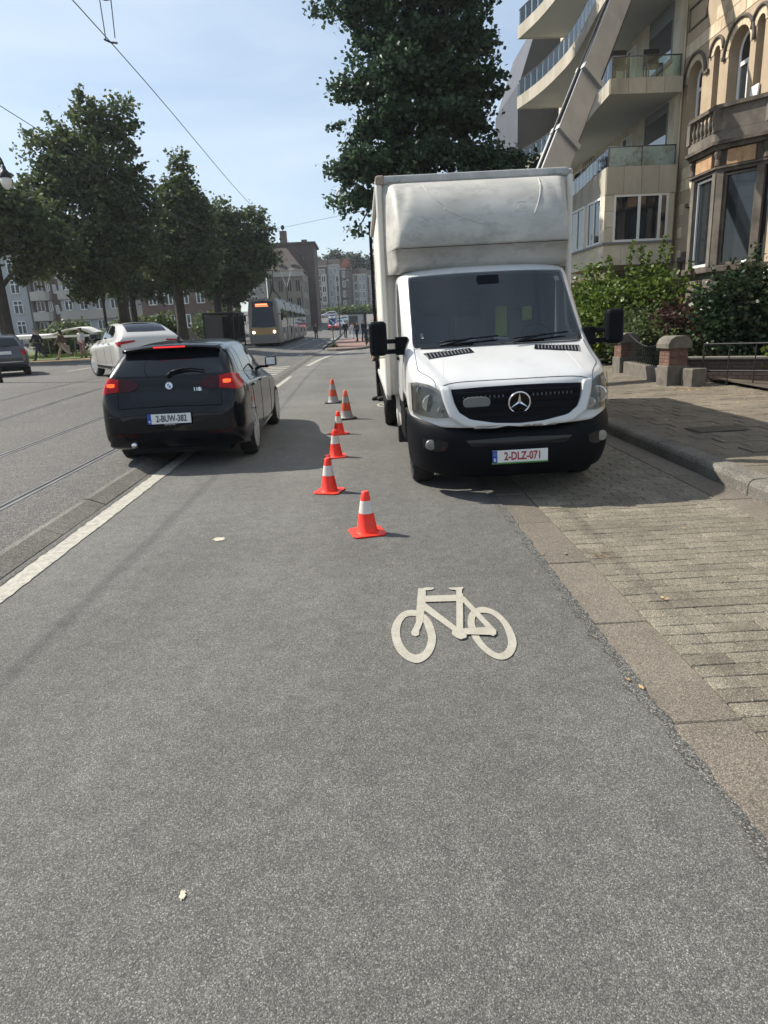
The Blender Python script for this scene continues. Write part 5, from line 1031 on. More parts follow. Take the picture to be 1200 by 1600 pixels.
for y0, y1, z0, z1 in ((21.7, 22.8, 9.45, 10.05), (18.8, 21.0, 9.6, 10.1)):
    b = MB(); f = .05
    for a in ((y0, y1, z0, z0 + f), (y0, y1, z1 - f, z1), (y0, y0 + f, z0, z1), (y1 - f, y1, z0, z1)): b.box(FX - .03, FX + .01, *a)
    b.build('recessed_panel', 'blackened_stone', TH)
MB().box(FX - .10, FX + .02, 15.9, 17.3, 2.62, 2.78).build('string_course', 'blackened_stone', TH, bevel=.02)
q = MB().box(FX - .02, FX + .02, 16.15, 16.95, 2.8, 3.45).build('brick_panel', 'mortar', TH)
bk = MB().box(0, .03, 0, .205, 0, .06).mesh('brick'); bk.materials.append(MAT['brick_red'])
for r_ in range(8):
    for c_ in range(4):
        y = 16.16 + c_ * .215 - (.1 if r_ % 2 else 0)
        if y > 16.1 and y + .2 < 17.0: inst(bk, 'brick', q, (FX - .035, y, 2.83 + r_ * .075))
# the bay: front face and two canted faces
BP = [(FX + .05, 17.55), (9.95, 17.75), (9.2, 18.65), (9.2, 20.0), (9.95, 20.9), (FX + .05, 21.05)]
def ring(off): return [(FX + .05, 17.55 - off), (9.95 - off * .4, 17.75 - off), (9.2 - off, 18.65 - off * .4), (9.2 - off, 20.0 + off * .4), (9.95 - off * .4, 20.9 + off), (FX + .05, 21.05 + off)]
BAY = MB().prism(ring(-.05), .1, 2.5).build('bay_base', 'bay_stone', TH)
MB().prism(ring(.10), 2.5, 2.66).build('bay_sill', 'blackened_stone', TH, bevel=.02)
for z0, z1 in ((.2, .9), (1.05, 1.5)): MB().prism(ring(.0), z0, z1).build('plinth', 'bay_stone', TH, bevel=.01)
core = MB().prism(ring(-.14), 2.66, 5.0).build('bay_window_glazing', 'window_glass', TH)
def face(a, b_, z0, z1, wd, m, name, off=0.0):
    a, b_ = Vector((*a, 0)), Vector((*b_, 0)); d = (b_ - a).normalized(); n = Vector((d.y, -d.x, 0))
    return a, b_, d
for i in range(1, 4):
    a, b_ = Vector((*BP[i], 0)), Vector((*BP[i + 1], 0)); d = (b_ - a).normalized(); ln = (b_ - a).length; inw = Vector((d.y, -d.x, 0))
    if inw.x < 0: inw = -inw
    P = lambda t, z, o_=0: a + d * t + inw * o_ + Vector((0, 0, z))
    fr_ = MB(); w_ = .13
    fr_.bar(P(.10, 2.66, .06), P(.10, 4.9, .06), .17, .14, up=inw); fr_.bar(P(ln - .10, 2.66, .06), P(ln - .10, 4.9, .06), .17, .14, up=inw)
    fo = fr_.build('pier', 'bay_stone', TH)
    f2 = MB(); f2.bar(P(.22, 2.70, .11), P(.22, 4.85, .11), .05, .05, up=inw); f2.bar(P(ln - .22, 2.70, .11), P(ln - .22, 4.85, .11), .05, .05, up=inw); f2.bar(P(.2, 2.71, .11), P(ln - .2, 2.71, .11), .06, .07); f2.bar(P(.2, 4.84, .11), P(ln - .2, 4.84, .11), .06, .05)
    f2.build('window_frame', 'bay_stone' if i != 2 else 'frame_white', TH)
    MB().bar(P(.25, 5.22, .0), P(ln - .25, 5.22, .0), .06, .34).build('frieze_panel', 'orange_panel', TH)
    if i == 2: MB().bar(P(.3, 2.8, .135), P(.3, 4.8, .135), .01, .3, up=d).build('curtain', 'curtain', TH)
MB().prism(ring(.0), 4.9, 4.985).build('architrave', 'blackened_stone', TH, bevel=.01); MB().prism(ring(.06), 4.985, 5.03).build('architrave', 'blackened_stone', TH)
MB().prism(ring(-.04), 5.03, 5.42).build('frieze', 'blackened_stone', TH)
for p in BP[1:5]: MB().lathe([(.05, 5.02), (.09, 5.06), (.06, 5.2), (.11, 5.34), (.08, 5.42)], 10, (p[0] + .02, p[1], 0)).build('carved_bracket', 'blackened_stone', TH)
MB().prism(ring(.10), 5.42, 5.52).build('cornice', 'blackened_stone', TH); MB().prism(ring(.20), 5.52, 5.60).build('cornice', 'blackened_stone', TH); MB().prism(ring(.13), 5.60, 5.82).build('balcony_floor', 'bay_stone', TH)
# balustrade of the stone balcony: rail, corner piers, slab panels, turned balusters
RP = ring(.08)
for i in range(0, 5):
    a, b_ = Vector((*RP[i], 0)), Vector((*RP[i + 1], 0)); d = (b_ - a).normalized(); ln = (b_ - a).length
    MB().bar(a - d * .06 + Vector((0, 0, 6.38)), b_ + d * .06 + Vector((0, 0, 6.38)), .2, .09).build('balcony_rail', 'blackened_stone', TH)
    if i == 1: MB().bar(a + d * .1 + Vector((0, 0, 6.08)), b_ - d * .1 + Vector((0, 0, 6.08)), .05, .50).build('balcony_panel', 'bay_stone', TH)
    elif i in (2, 3):
        for k in range(6):
            p = a + d * (.18 + k * (ln - .36) / 5); MB().lathe([(.045, 5.83), (.05, 5.87), (.025, 5.92), (.055, 6.02), (.06, 6.08), (.025, 6.24), (.05, 6.30), (.045, 6.34)], 10, (p.x, p.y, 0)).build('baluster', 'bay_stone', TH, smooth=40)
for p in RP[1:5]: MB().box(p[0] - .09, p[0] + .09, p[1] - .09, p[1] + .09, 5.82, 6.34).build('balcony_pier', 'bay_stone', TH, bevel=.01)
pp = thing('white_board', 'white board leaning in the opening of the arched balcony', 'board', (9.97, 18.75, 5.83)); MB().box(-.02, .02, -.17, .17, 0, 1.05).build('panel', 'frame_white', pp, rot=(0, R(5), 0))
wp = thing('wall_cable_coil', 'coil of grey cable hanging on the sandstone facade', 'cable', (9.98, 17.1, 5.4)); b = MB()
for k in range(4): b.tube([(-.03 - .01 * k, .24 * math.cos(t) + .02 * k, .22 * math.sin(t) - .02 * k) for t in np.linspace(0, 6.28, 25)], .012, 5, False)
b.build('coil', 'tram_grey', wp, smooth=1); MB().box(-.14, .05, -.09, .09, -.06, .14).build('junction_box', 'iron', wp, bevel=.02)
dp = tag(MB().tube([(FX - .05, 22.93, z) for z in np.linspace(.2, 13, 14)], .03, 6).build('drain_pipe', 'sandstone'), 'slim drain pipe between town house and apartment block', 'pipe')
# ------------------------------------------------------------------ far buildings
mat('plaster_grey', (0.36, 0.37, 0.37), (0.42, 0.43, 0.43), scale=.3, rough=.9)
mat('plaster_light', (0.40, 0.37, 0.32), (0.48, 0.45, 0.39), scale=.3, rough=.9)
mat('brick_brown', (0.13, 0.085, 0.068), (0.18, 0.12, 0.10), scale=.6, rough=.95)
mat('brick_dark', (0.09, 0.065, 0.055), (0.125, 0.09, 0.075), scale=.5, rough=.95)
mat('roof_tile', (0.075, 0.058, 0.050), (0.10, 0.08, 0.068), scale=1, rough=.9)
mat('roof_red', (0.30, 0.10, 0.07), (0.36, 0.14, 0.1), scale=1, rough=.9)
mat('far_stone', (0.26, 0.23, 0.185), (0.33, 0.29, 0.235), scale=.5, rough=.9)
mat('far_pane', (0.035, 0.04, 0.045), rough=.1)
def fwin(par, x0, x1, z0, z1, y, fm='frame_white', cross=False):
    b = MB(); f = .11
    for a in ((x0, x1, z0, z0 + f), (x0, x1, z1 - f, z1), (x0, x0 + f, z0, z1), (x1 - f, x1, z0, z1)): b.box(a[0], a[1], y - .12, y + .05, a[2], a[3])
    b.box((x0 + x1) / 2 - .06, (x0 + x1) / 2 + .06, y - .11, y + .05, z0 + f, z1 - f)
    if cross: b.box(x0 + f, x1 - f, y - .1, y + .05, z0 + (z1 - z0) * .68 - .06, z0 + (z1 - z0) * .68 + .06)
    wo = b.build('window', fm, par); MB().box(x0 + f, x1 - f, y - .04, y - .02, z0 + f, z1 - f).build('pane', 'far_pane', wo); return wo
A1 = thing('apartment_building', 'pale plastered house at the far left edge behind the lawn', 'building', (0, 105, 0)); zb = Z(-50, 105)
box('wall', 'plaster_grey', -62, -47.95, 0, 10, 0, 13.2, A1); MB().prism([(-62.2, 13.2), (-47.95, 13.2), (-50, 16.5), (-62.2, 16.5)], -.3, 10, 'y').build('roof', 'roof_tile', A1)
for k in range(4):
    for x in (-50.5, -53.4, -57.4): fwin(A1, x, x + 1.35, 2.2 + 2.85 * k, 4.1 + 2.85 * k, 0, cross=True)
    MB().box(-55.9, -53.0, -1.2, 0, 1.5 + 2.85 * k, 2.6 + 2.85 * k).build('balcony', 'plaster_grey', A1)
A2 = thing('apartment_building', 'brick apartment block with rounded pale balcony bands behind the trees', 'building', (0, 105, 0))
box('wall', 'brick_brown', -47.9, -30, .6, 11, 0, 14.6, A2); MB().tube([(-47.93, -.4, z) for z in (0, 7, 13.4)], .1, 6).build('drain_pipe', 'roof_tile', A2)
for k in range(5):
    z0 = 1.1 + 2.85 * k
    P2 = [(-47.8, .7), (-47.8, -.5)] + [(-46.3 + 1.5 * math.cos(t), -.5 - .9 * math.sin(t)) for t in np.linspace(math.pi, 0, 10)][1:] + [(-44.9, .7)]
    P2 = [(-47.8, .7), (-47.8, -.4), (-47.4, -.85), (-46.4, -1.0), (-45.4, -.8), (-45.0, -.3), (-45.0, .7)]
    MB().prism(P2, z0, z0 + 1.25).build('balcony_band', 'plaster_light', A2)
    fwin(A2, -47.4, -46.2, z0 + 1.3, z0 + 2.75, .55); fwin(A2, -45.7, -45.1, z0 + 1.3, z0 + 2.75, .55)
    fwin(A2, -44.7, -44.2, z0 + .9, z0 + 2.2, .55)
    MB().box(-43.6, -31, -1.0, .7, z0, z0 + 1.25).build('balcony_band', 'plaster_light', A2)
    box('storey_wall', 'plaster_grey', -43.4, -31.2, -.6, .62, z0 + 1.25, z0 + 2.85, A2)
    for j in range(5): fwin(A2, -42.9 + j * 2.2, -41.7 + j * 2.2, z0 + 1.3, z0 + 2.7, -.62)
MB().prism([(-48, 14.6), (-30, 14.6), (-31.5, 17), (-46.5, 17)], .6, 11, 'y').build('roof', 'roof_tile', A2)
A3 = thing('terrace_house', 'brown brick terrace half hidden behind the tree trunks', 'building', (0, 95, 0))
box('wall', 'brick_brown', -29, -17.5, 0, 9, 0, 8.5, A3); MB().prism([(0 - .4, 8.5), (4.5, 11.5), (9.4, 8.5)], -29.2, -17.3, 'x').build('roof', 'roof_tile', A3)
for k in range(2):
    for j in range(5): fwin(A3, -28 + j * 2.1, -26.9 + j * 2.1, 2 + k * 3.1, 3.8 + k * 3.1, 0)
C1 = thing('corner_building', 'stone corner house with brown hipped roof behind the tram', 'building', (0, 118, .7))
box('wall', 'far_stone', -15.2, -9.3, 0, 12, 0, 9.6, C1); MB().add([(-15.6, -.3, 9.6), (-9.0, -.3, 9.6), (-9.0, 12, 9.6), (-15.6, 12, 9.6), (-13.8, 4, 13.6), (-12.0, 4, 13.6), (-12, 9, 13.6), (-13.8, 9, 13.6)], [(0, 1, 5, 4), (1, 2, 6, 5), (2, 3, 7, 6), (3, 0, 4, 7), (4, 5, 6, 7), (3, 2, 1, 0)]).build('roof', 'roof_tile', C1)
MB().box(-15.4, -9.1, -.25, .1, 8.8, 9.6).build('cornice', 'plaster_light', C1); MB().box(-15.5, -9.0, -.15, 0, 3.3, 3.6).build('string_course', 'plaster_light', C1)
for k in range(3):
    for j in range(4): fwin(C1, -14.8 + j * 1.42, -14.0 + j * 1.42, .8 + k * 2.8, 2.7 + k * 2.8, 0, 'far_stone')
    for j in range(3): wo = window_x(C1, 1.2 + j * 3.4, 2.4 + j * 3.4, .8 + k * 2.8, 2.7 + k * 2.8, -9.28, [], 'far_stone', 'far_pane'); wo.scale.x = 1
for x in (-13.3, -11.2): MB().box(x, x + .8, .6, .9, 10.7, 11.2).build('skylight', 'plaster_light', C1, rot=None)
C2 = thing('gable_building', 'tall dark brick building with chimney behind the corner house', 'building', (0, 131, 1.2))
box('wall', 'brick_dark', -16.5, -8.0, 0, 11, 0, 14.6, C2); box('roof_slab', 'roof_tile', -16.7, -7.6, -.3, 11.2, 14.6, 14.95, C2); box('chimney', 'brick_brown', -14.1, -12.9, 2, 3.2, 14.9, 17.2, C2); box('chimney', 'brick_brown', -10.4, -9.4, 4, 5, 14.9, 15.8, C2)
for k in range(3): fwin(C2, -10.6, -9.6, 5 + k * 3.1, 6.8 + k * 3.1, 0, 'brick_dark')
C3 = thing('white_house', 'white rendered house front between trees and corner house', 'building', (0, 112, .5)); box('wall', 'plaster_light', -17.6, -15.3, 0, 6, 0, 10.0, C3); [fwin(C3, -17.0, -16.0, 1 + k * 2.9, 3 + k * 2.9, 0) for k in range(3)]
MB().prism([(-17.7, 10), (-15.2, 10), (-16.4, 11.6)], -.1, 6, 'y').build('roof', 'roof_tile', C3)
row_specs = [(-13.2, 4.3, 12.2, 'brick_brown', 'roof_tile', 'brown brick row house with white bay at the far left of the row'), (-8.9, 3.6, 12.4, 'plaster_grey', 'roof_tile', 'grey plastered row house with two white bays'), (-5.3, 3.4, 11.2, 'brick_dark', 'roof_red', 'dark brick row house with red gable roof'), (-1.9, 4.2, 9.6, 'plaster_grey', 'roof_tile', 'lower grey row house beside the red roofed one'), (2.3, 5.5, 9.0, 'brick_brown', 'roof_tile', 'brown brick row house closest to the truck side')]
for i, (x, wd, h_, m, rm, lab) in enumerate(row_specs):
    yb = 203 + (i % 2) * .6; t = thing('row_house', lab, 'house', (x, yb, Z(0, 203) - .3), group='row houses across the far junction'); box('wall', m, 0, wd - .05, 0, 9, 0, h_, t)
    if rm == 'roof_red': MB().prism([(0, h_), (wd - .05, h_), (wd / 2 + .6, h_ + 2.6), (wd / 2 - .6, h_ + 2.6)], -.2, 9, 'y').build('roof', rm, t); MB().prism([(wd * .5, h_ - .2), (wd * .95, h_ - .2), (wd * .72, h_ + 1.3)], -.4, .1, 'y').build('gable', m, t)
    else: MB().prism([(0, h_), (9, h_), (7, h_ + 1.5), (1.0, h_ + 1.5)], 0, wd - .05, 'x').build('roof', rm, t)
    n = 3 if wd > 4 else 2
    for k in range(4):
        for j in range(n):
            a = .45 + j * (wd - .9) / n; zz = .8 + k * (h_ - .6) / 4; fwin(t, a, a + .85, zz, zz + 1.75, 0, 'frame_white' if (i + j) % 3 else 'far_stone')
    if i < 2: MB().box(wd * .55, wd * .92, -.8, .1, 1.6, h_ - 2.2).build('bay', 'plaster_light', t); [fwin(t, wd * .6, wd * .87, 2.2 + k * 2.7, 4.0 + k * 2.7, -.8) for k in range(3)]
    MB().box(0, wd - .05, -.15, .05, h_ - .35, h_).build('cornice', 'plaster_light', t)
# ------------------------------------------------------------------ vegetation
leaf_mat('leaf_tulip', (0.019, 0.046, 0.027), (0.076, 0.125, 0.062), .35, .42)
leaf_mat('leaf_lime', (0.036, 0.062, 0.024), (0.13, 0.165, 0.058), .4, .5)
leaf_mat('leaf_lime_warm', (0.045, 0.066, 0.022), (0.165, 0.175, 0.055), .4, .5)
leaf_mat('leaf_far', (0.022, 0.040, 0.022), (0.055, 0.080, 0.036), .2, .6)
leaf_mat('leaf_bright', (0.045, 0.085, 0.014), (0.15, 0.21, 0.035), .35, .45)
leaf_mat('leaf_dark', (0.010, 0.026, 0.010), (0.032, 0.058, 0.020), .2, .3)
leaf_mat('leaf_red', (0.03, 0.012, 0.012), (0.085, 0.03, 0.028), .25, .45)
leaf_mat('leaf_dry', (0.28, 0.17, 0.07), (0.46, 0.33, 0.17), .1, .8)
leaf_mat('grass_blade', (0.05, 0.085, 0.015), (0.14, 0.19, 0.045), .3, .6)
mat('bark', (0.035, 0.028, 0.022), (0.075, 0.06, 0.047), scale=6, rough=.95, bump=.6, bscale=25, stretch=(1, 1, .25))
def leaf_quads(C, n, spread, size, rs, droop=0.0, cup=.35):
    """C: cluster centres (k,3); n leaves each; returns (k*n,4,3) kite-shaped leaves"""
    k = len(C); N_ = k * n
    off = rs.normal(size=(N_, 3)) * np.array([spread, spread, spread * .75]); c = np.repeat(C, n, 0) + off
    a = rs.normal(size=(N_, 3)); a[:, 2] = a[:, 2] * .5 - droop; a /= np.linalg.norm(a, axis=1)[:, None]
    b = np.cross(a, rs.normal(size=(N_, 3))); b /= np.linalg.norm(b, axis=1)[:, None]
    s = (size * rs.uniform(.65, 1.3, N_))[:, None]
    nrm = np.cross(a, b)
    return np.stack([c - a * s * .5, c + b * s * .38 + nrm * s * .12 * cup, c + a * s * .5, c - b * s * .38 + nrm * s * .12 * cup], 1)
def blob_points(blobs, k, rs, shell=.55):
    vol = np.array([b[3] * b[4] * b[5] for b in blobs]) ** .75; idx = rs.choice(len(blobs), k, p=vol / vol.sum()); P = []
    for i in idx:
        b = blobs[i]; d = rs.normal(size=3); d /= np.linalg.norm(d); r_ = (shell + (1 - shell) * rs.uniform()) if rs.uniform() < .72 else rs.uniform() ** .5
        P.append([b[0] + d[0] * b[3] * r_, b[1] + d[1] * b[4] * r_, b[2] + d[2] * b[5] * r_])
    return np.array(P)
def fast_mesh(name, Q):
    n = len(Q); me = bpy.data.meshes.new(name); me.vertices.add(n * 4); me.vertices.foreach_set('co', np.ascontiguousarray(Q.reshape(-1), dtype=np.float32))
    me.loops.add(n * 4); me.loops.foreach_set('vertex_index', np.arange(n * 4, dtype=np.int32)); me.polygons.add(n); me.polygons.foreach_set('loop_start', np.arange(0, n * 4, 4, dtype=np.int32)); me.update(calc_edges=True); return me
def tree(name, label, loc, trunk_r, trunk_h, blobs, k, n, spread, size, lm, seed, limbs=14, group=None, sprigs=0, lean=(0, 0), layer=0):
    rs = np.random.RandomState(seed); t = thing(name, label, 'tree', loc, 0, group)
    C = blob_points(blobs, k, rs)
    if layer:                                                # boughs in tiers that droop outwards
        rad_ = np.hypot(C[:, 0] - lean[0], C[:, 1]); q_ = np.round((C[:, 2] + rad_ * .12) / layer) * layer; C[:, 2] = q_ - rad_ * .12 + (C[:, 2] + rad_ * .12 - q_) * .35
    top = max(b[2] + b[5] for b in blobs)
    tp = [(0, 0, -.1), (lean[0] * .2, lean[1] * .2, trunk_h * .4), (lean[0] * .6, lean[1] * .6, trunk_h * .8), (lean[0], lean[1], trunk_h), (lean[0] * 1.1 + .1, lean[1], trunk_h + (top - trunk_h) * .45), (lean[0] * 1.2, lean[1] + .1, top - (top - trunk_h) * .15)]
    MB().tube(tp, [trunk_r * 1.35, trunk_r, trunk_r * .92, trunk_r * .85, trunk_r * .45, trunk_r * .1], 10).build('trunk', 'bark', t, smooth=1)
    for i in range(limbs):
        e = Vector(C[rs.randint(len(C))]); z0 = trunk_h * .8 + (top - trunk_h) * .5 * rs.uniform(); f_ = (z0 - trunk_h) / (top - trunk_h + .01)
        s = Vector((lean[0], lean[1], z0)); m = s.lerp(e, .5) + Vector((0, 0, .3)); MB().tube([s, m, e], [trunk_r * .42 * (1 - max(f_, 0) * .6), trunk_r * .22, .02], 6).build('limb', 'bark', t, smooth=1)
    Q = [leaf_quads(C, n, spread, size, rs)]
    if sprigs:                                               # thin shoots that break the outline
        D = blob_points(blobs, sprigs, rs, 1.0); cc = np.array([[b[0], b[1], b[2]] for b in blobs]).mean(0)
        for p in D:
            d = p - cc; d /= np.linalg.norm(d) + 1e-6; L_ = rs.uniform(.3, .8); pts = np.array([p + d * L_ * q for q in np.linspace(0, 1, 5)]); Q.append(leaf_quads(pts, max(4, n // 6), spread * .38, size, rs))
    o = bpy.data.objects.new('crown', fast_mesh('crown', np.concatenate(Q))); finish(o, lm, t); return t
def shrub(name, label, loc, blobs, k, n, spread, size, lm, seed, group=None, stems=8, sprigs=0, shoots=()):
    rs = np.random.RandomState(seed); t = thing(name, label, 'shrub', loc, 0, group); C = blob_points(blobs, k, rs, .45); Q = [leaf_quads(C, n, spread, size, rs)]
    for i in range(stems):
        e = Vector(C[rs.randint(len(C))]); MB().tube([(rs.uniform(-.3, .3), rs.uniform(-.3, .3), -.1), e * .5 + Vector((0, 0, e.z * .15)), e], [.03, .02, .006], 5).build('stem', 'bark', t)
    for (x, y, z0, z1, dx) in shoots:
        pts = np.array([[x + dx * q * q, y, z0 + (z1 - z0) * q] for q in np.linspace(0, 1, 12)]); Q.append(leaf_quads(pts, 7, .05, size * .9, rs)); MB().tube([tuple(p) for p in pts[::3]] + [tuple(pts[-1])], .008, 4).build('stem', 'bark', t)
    o = bpy.data.objects.new('foliage', fast_mesh('foliage', np.concatenate(Q))); finish(o, lm, t); return t
# the big dark tree behind the truck
big = [(-.1, 0, 12.6, 1.7, 1.9, 2.8), (-1.6, 0, 12.0, 1.35, 1.4, .9), (-2.8, -.2, 12.4, 1.0, .9, .35), (1.2, 0, 10.6, 1.6, 1.7, 2.0), (-1.0, -.4, 10.2, 1.8, 1.9, .9), (-2.6, 0, 10.0, .7, .7, .3), (-.2, 0, 8.6, 2.1, 2.3, 1.9), (-2.3, .2, 9.0, 1.3, 1.0, .4), (-1.7, .3, 7.4, 1.6, 1.6, 1.2), (-2.8, 0, 6.7, 1.0, 1.0, .6), (1.2, 0, 8.9, 1.1, 1.3, 1.4), (2.5, -.3, 6.9, 1.3, 1.3, .8), (.2, .5, 15.2, 1.7, 1.6, 1.8), (1.0, -.5, 6.4, 2.2, 2.0, 1.1), (-2.2, -.2, 5.6, 1.0, .9, .75), (3.6, -.6, 6.4, 1.0, .9, .45)]
tree('broadleaf_tree', 'big dark green tree rising behind the white box truck', (2.7, 28.0, .14), .26, 4.2, big, 600, 88, .25, .185, 'leaf_tulip', 11, 26, sprigs=210, layer=1.25)
# row of trees on the lawn
G1 = 'street trees on the lawn'
tree('street_tree', 'tallest tree of the row on the lawn behind the walkers', (-14.9, 45.0, .35), .34, 4.6, [(-1.2, 0, 8.0, 3.0, 2.6, 2.6), (-.5, 0, 11.2, 2.2, 2.0, 2.2), (-.3, 0, 13.5, .9, .8, 1.1), (1.3, 0, 13.2, .9, .8, 1.4), (-3.0, 0, 11.4, 1.4, 1.2, 1.9), (-4.0, 0, 9.9, 1.0, 1.0, 1.0), (1.3, 0, 9.2, 1.4, 1.4, 1.8), (1.2, 0, 6.6, 1.6, 1.5, 1.5), (-3.2, -.3, 6.6, 1.8, 1.6, 1.4), (-1.4, -.4, 5.2, 1.8, 1.5, 1.0)], 460, 64, .34, .25, 'leaf_lime', 21, 16, G1, 170)
tree('street_tree', 'tree with one pointed top, second in the lawn row', (-13.4, 53, .35), .36, 4.4, [(.4, 0, 7.2, 2.7, 2.2, 2.4), (.8, 0, 9.8, 1.8, 1.5, 1.6), (1.2, 0, 11.9, .7, .7, 1.4), (1.9, 0, 8.8, 1.2, 1.2, 1.5), (-.8, 0, 6.4, 1.5, 1.4, 1.4), (1.6, 0, 5.6, 1.6, 1.5, 1.2)], 330, 58, .36, .27, 'leaf_lime', 22, 14, G1, 110)
tree('street_tree', 'rounded tree closest to the tram in the lawn row', (-12.6, 63, .35), .34, 4.2, [(.6, 0, 7.6, 2.4, 2.3, 2.6), (1.2, 0, 10.4, 1.4, 1.3, 1.5), (3.4, 0, 9.0, 1.6, 1.5, 1.9), (4.2, 0, 7.4, 1.2, 1.2, 1.2), (2.4, 0, 6.4, 2.4, 2.0, 1.6), (-.8, 0, 7, 1.4, 1.3, 1.6)], 370, 54, .4, .3, 'leaf_lime', 23, 12, G1, 80)
tree('street_tree', 'tree at the left edge whose branch hangs over the grey car', (-19.6, 39.5, .34), .33, 4.4, [(-.6, 0, 8.0, 3.2, 3.0, 2.0), (2.0, 0, 7.0, 1.8, 1.5, 1.2), (3.2, 0, 6.1, 1.1, .9, .9), (1.6, .2, 5.2, .8, .7, 1.0), (-2.4, 0, 6.4, 2.4, 2.0, 1.6)], 420, 44, .36, .28, 'leaf_lime', 24, 12, G1, 60)
tree('street_tree', 'slim young tree between the walkers and the silver crossover', (-15.6, 43.6, .33), .09, 3.4, [(0, 0, 4.9, 1.5, 1.3, 1.3), (-.8, 0, 4.1, 1.0, .9, .8), (.7, .1, 5.8, 1.0, .9, .9)], 130, 34, .26, .24, 'leaf_lime', 25, 6, G1, 20)
tree('street_tree', 'tree behind the tram stop shelter', (-13.6, 74, .35), .32, 3.8, [(0, 0, 6.6, 3.0, 2.8, 2.6), (1.8, 0, 8.2, 2.2, 2.0, 1.8), (-1.6, 0, 7.4, 2.2, 2.0, 1.8)], 330, 40, .45, .4, 'leaf_lime', 26, 8, G1, 40)
tree('street_tree', 'tree behind the tallest one, far back on the lawn', (-20, 63, .35), .3, 3.6, [(0, 0, 7.4, 3.4, 3.0, 3.0), (2.4, 0, 6.2, 2.4, 2.2, 2.0)], 330, 40, .46, .4, 'leaf_lime', 27, 8, G1, 30)
for i, (x, y, r_, h_, lab) in enumerate(((-16.8, 49, 1.1, 1.7, 'loose green bush behind the third walker'), (-19, 66, 2.2, 2.6, 'sunlit bush behind the trunks of the lawn trees'), (-14.6, 70, 1.9, 2.3, 'dark bush beside the tram stop shelter'), (-25, 60, 2.4, 2.2, 'low bush behind the white canopy'), (-16.2, 80, 3.2, 3.4, 'tall hedge bush in front of the brown terrace'), (-22.8, 52.5, 1.2, 1.5, 'small bush at the end of the white canopy'))):
    shrub('bush', lab, (x, y, .3), [(0, 0, h_ * .55, r_, r_ * .9, h_ * .55), (r_ * .4, 0, h_ * .8, r_ * .6, r_ * .5, h_ * .35)], 120, 30, .28, .26, 'leaf_bright' if i in (0, 1) else 'leaf_lime', 40 + i, 'bushes on the lawn', 4)
# hilltop trees beyond the row houses
for i, (x, h_, r_, lab) in enumerate(((-13, 14.5, 3.6, 'leftmost hilltop tree above the far roofs'), (-7.5, 17.5, 3.8, 'tallest hilltop tree above the far roofs'), (-2, 15.5, 3.8, 'hilltop tree above the red roof'), (3.5, 14.5, 3.8, 'hilltop tree above the grey row house'), (9, 13.5, 4.0, 'hilltop tree next to the truck box edge'))):
    tree('hill_tree', lab, (x, 232 + i % 2 * 5, Z(0, 230) + 2), .4, 6, [(0, 0, h_ * .72, r_, r_, h_ * .28), (r_ * .5, 0, h_ * .6, r_ * .8, r_ * .8, h_ * .22), (-r_ * .5, 0, h_ * .58, r_ * .8, r_ * .8, h_ * .22)], 150, 26, .7, .8, 'leaf_far', 60 + i, 3, 'hilltop trees', 14)
hb = thing('hedge', 'green hedge bank of the far roundabout', 'hedge', (-3, 178, Z(0, 178))); rs = np.random.RandomState(5)
o = bpy.data.objects.new('foliage', fast_mesh('foliage', leaf_quads(blob_points([(-5, 0, .8, 5, 1.2, .9), (5, 0, .8, 7, 1.2, .9), (0, 1, 1.0, 6, 1.2, 1.0)], 260, rs), 24, .4, .5, rs))); finish(o, 'leaf_bright', hb)
# garden shrubs on the right
shrub('garden_shrub', 'bright green arching shrub behind the truck mirror', (7.5, 19.6, .15), [(-.25, 0, 1.3, 1.05, 1.2, 1.15), (.5, .1, 1.9, .9, 1.0, .85), (-.7, .2, 1.0, .7, .9, .9), (-.6, 1.2, 1.6, .9, 1.0, 1.1), (1.1, -.3, 1.5, .6, .7, .8)], 330, 42, .17, .125, 'leaf_bright', 71, stems=14, shoots=[(-.1, 0, 2.3, 3.25, .1), (.25, -.2, 2.4, 3.15, -.1), (.75, 0, 2.3, 3.4, .15), (.95, .1, 2.2, 3.1, .2), (-.5, .1, 2.0, 2.9, -.1), (.5, .3, 2.4, 3.0, .1), (1.4, -.2, 1.8, 2.7, .2), (-.9, .3, 1.8, 2.7, -.2)])
shrub('garden_shrub', 'mid green shrub behind the brick pillars', (7.35, 17.3, .15), [(0, 0, .75, .8, .9, .7), (.5, -.9, .7, .6, .8, .65), (-.2, .9, .9, .6, .8, .7)], 200, 42, .15, .11, 'leaf_lime', 72, stems=8)
shrub('garden_shrub', 'red leaved shrub among the green garden bushes', (7.55, 16.7, .15), [(0, 0, 1.25, .6, .5, .28), (.45, -.4, 1.05, .5, .4, .25)], 34, 26, .16, .10, 'leaf_red', 73, stems=6)
shrub('garden_shrub', 'dark glossy evergreen shrub in front of the stone bay', (8.0, 14.6, .1), [(0, 0, 1.0, .75, .8, .95), (.35, .1, 1.75, .6, .6, .7), (-.4, 0, 1.5, .55, .6, .6), (.7, -.2, .9, .6, .6, .8), (.75, .2, 1.8, .4, .4, .55)], 260, 44, .15, .105, 'leaf_dark', 74, stems=12, shoots=[(.6, 0, 2.0, 2.75, .12), (.9, .1, 1.8, 2.6, .2), (.2, 0, 2.1, 2.7, -.05), (.75, -.2, 2.0, 2.85, .05), (-.6, -.1, 1.7, 2.3, -.2)])
shrub('garden_shrub', 'low pale green plants at the foot of the stone bay', (8.6, 13.2, .1), [(0, 0, .45, .7, .6, .4)], 50, 30, .14, .11, 'leaf_bright', 75, stems=4)
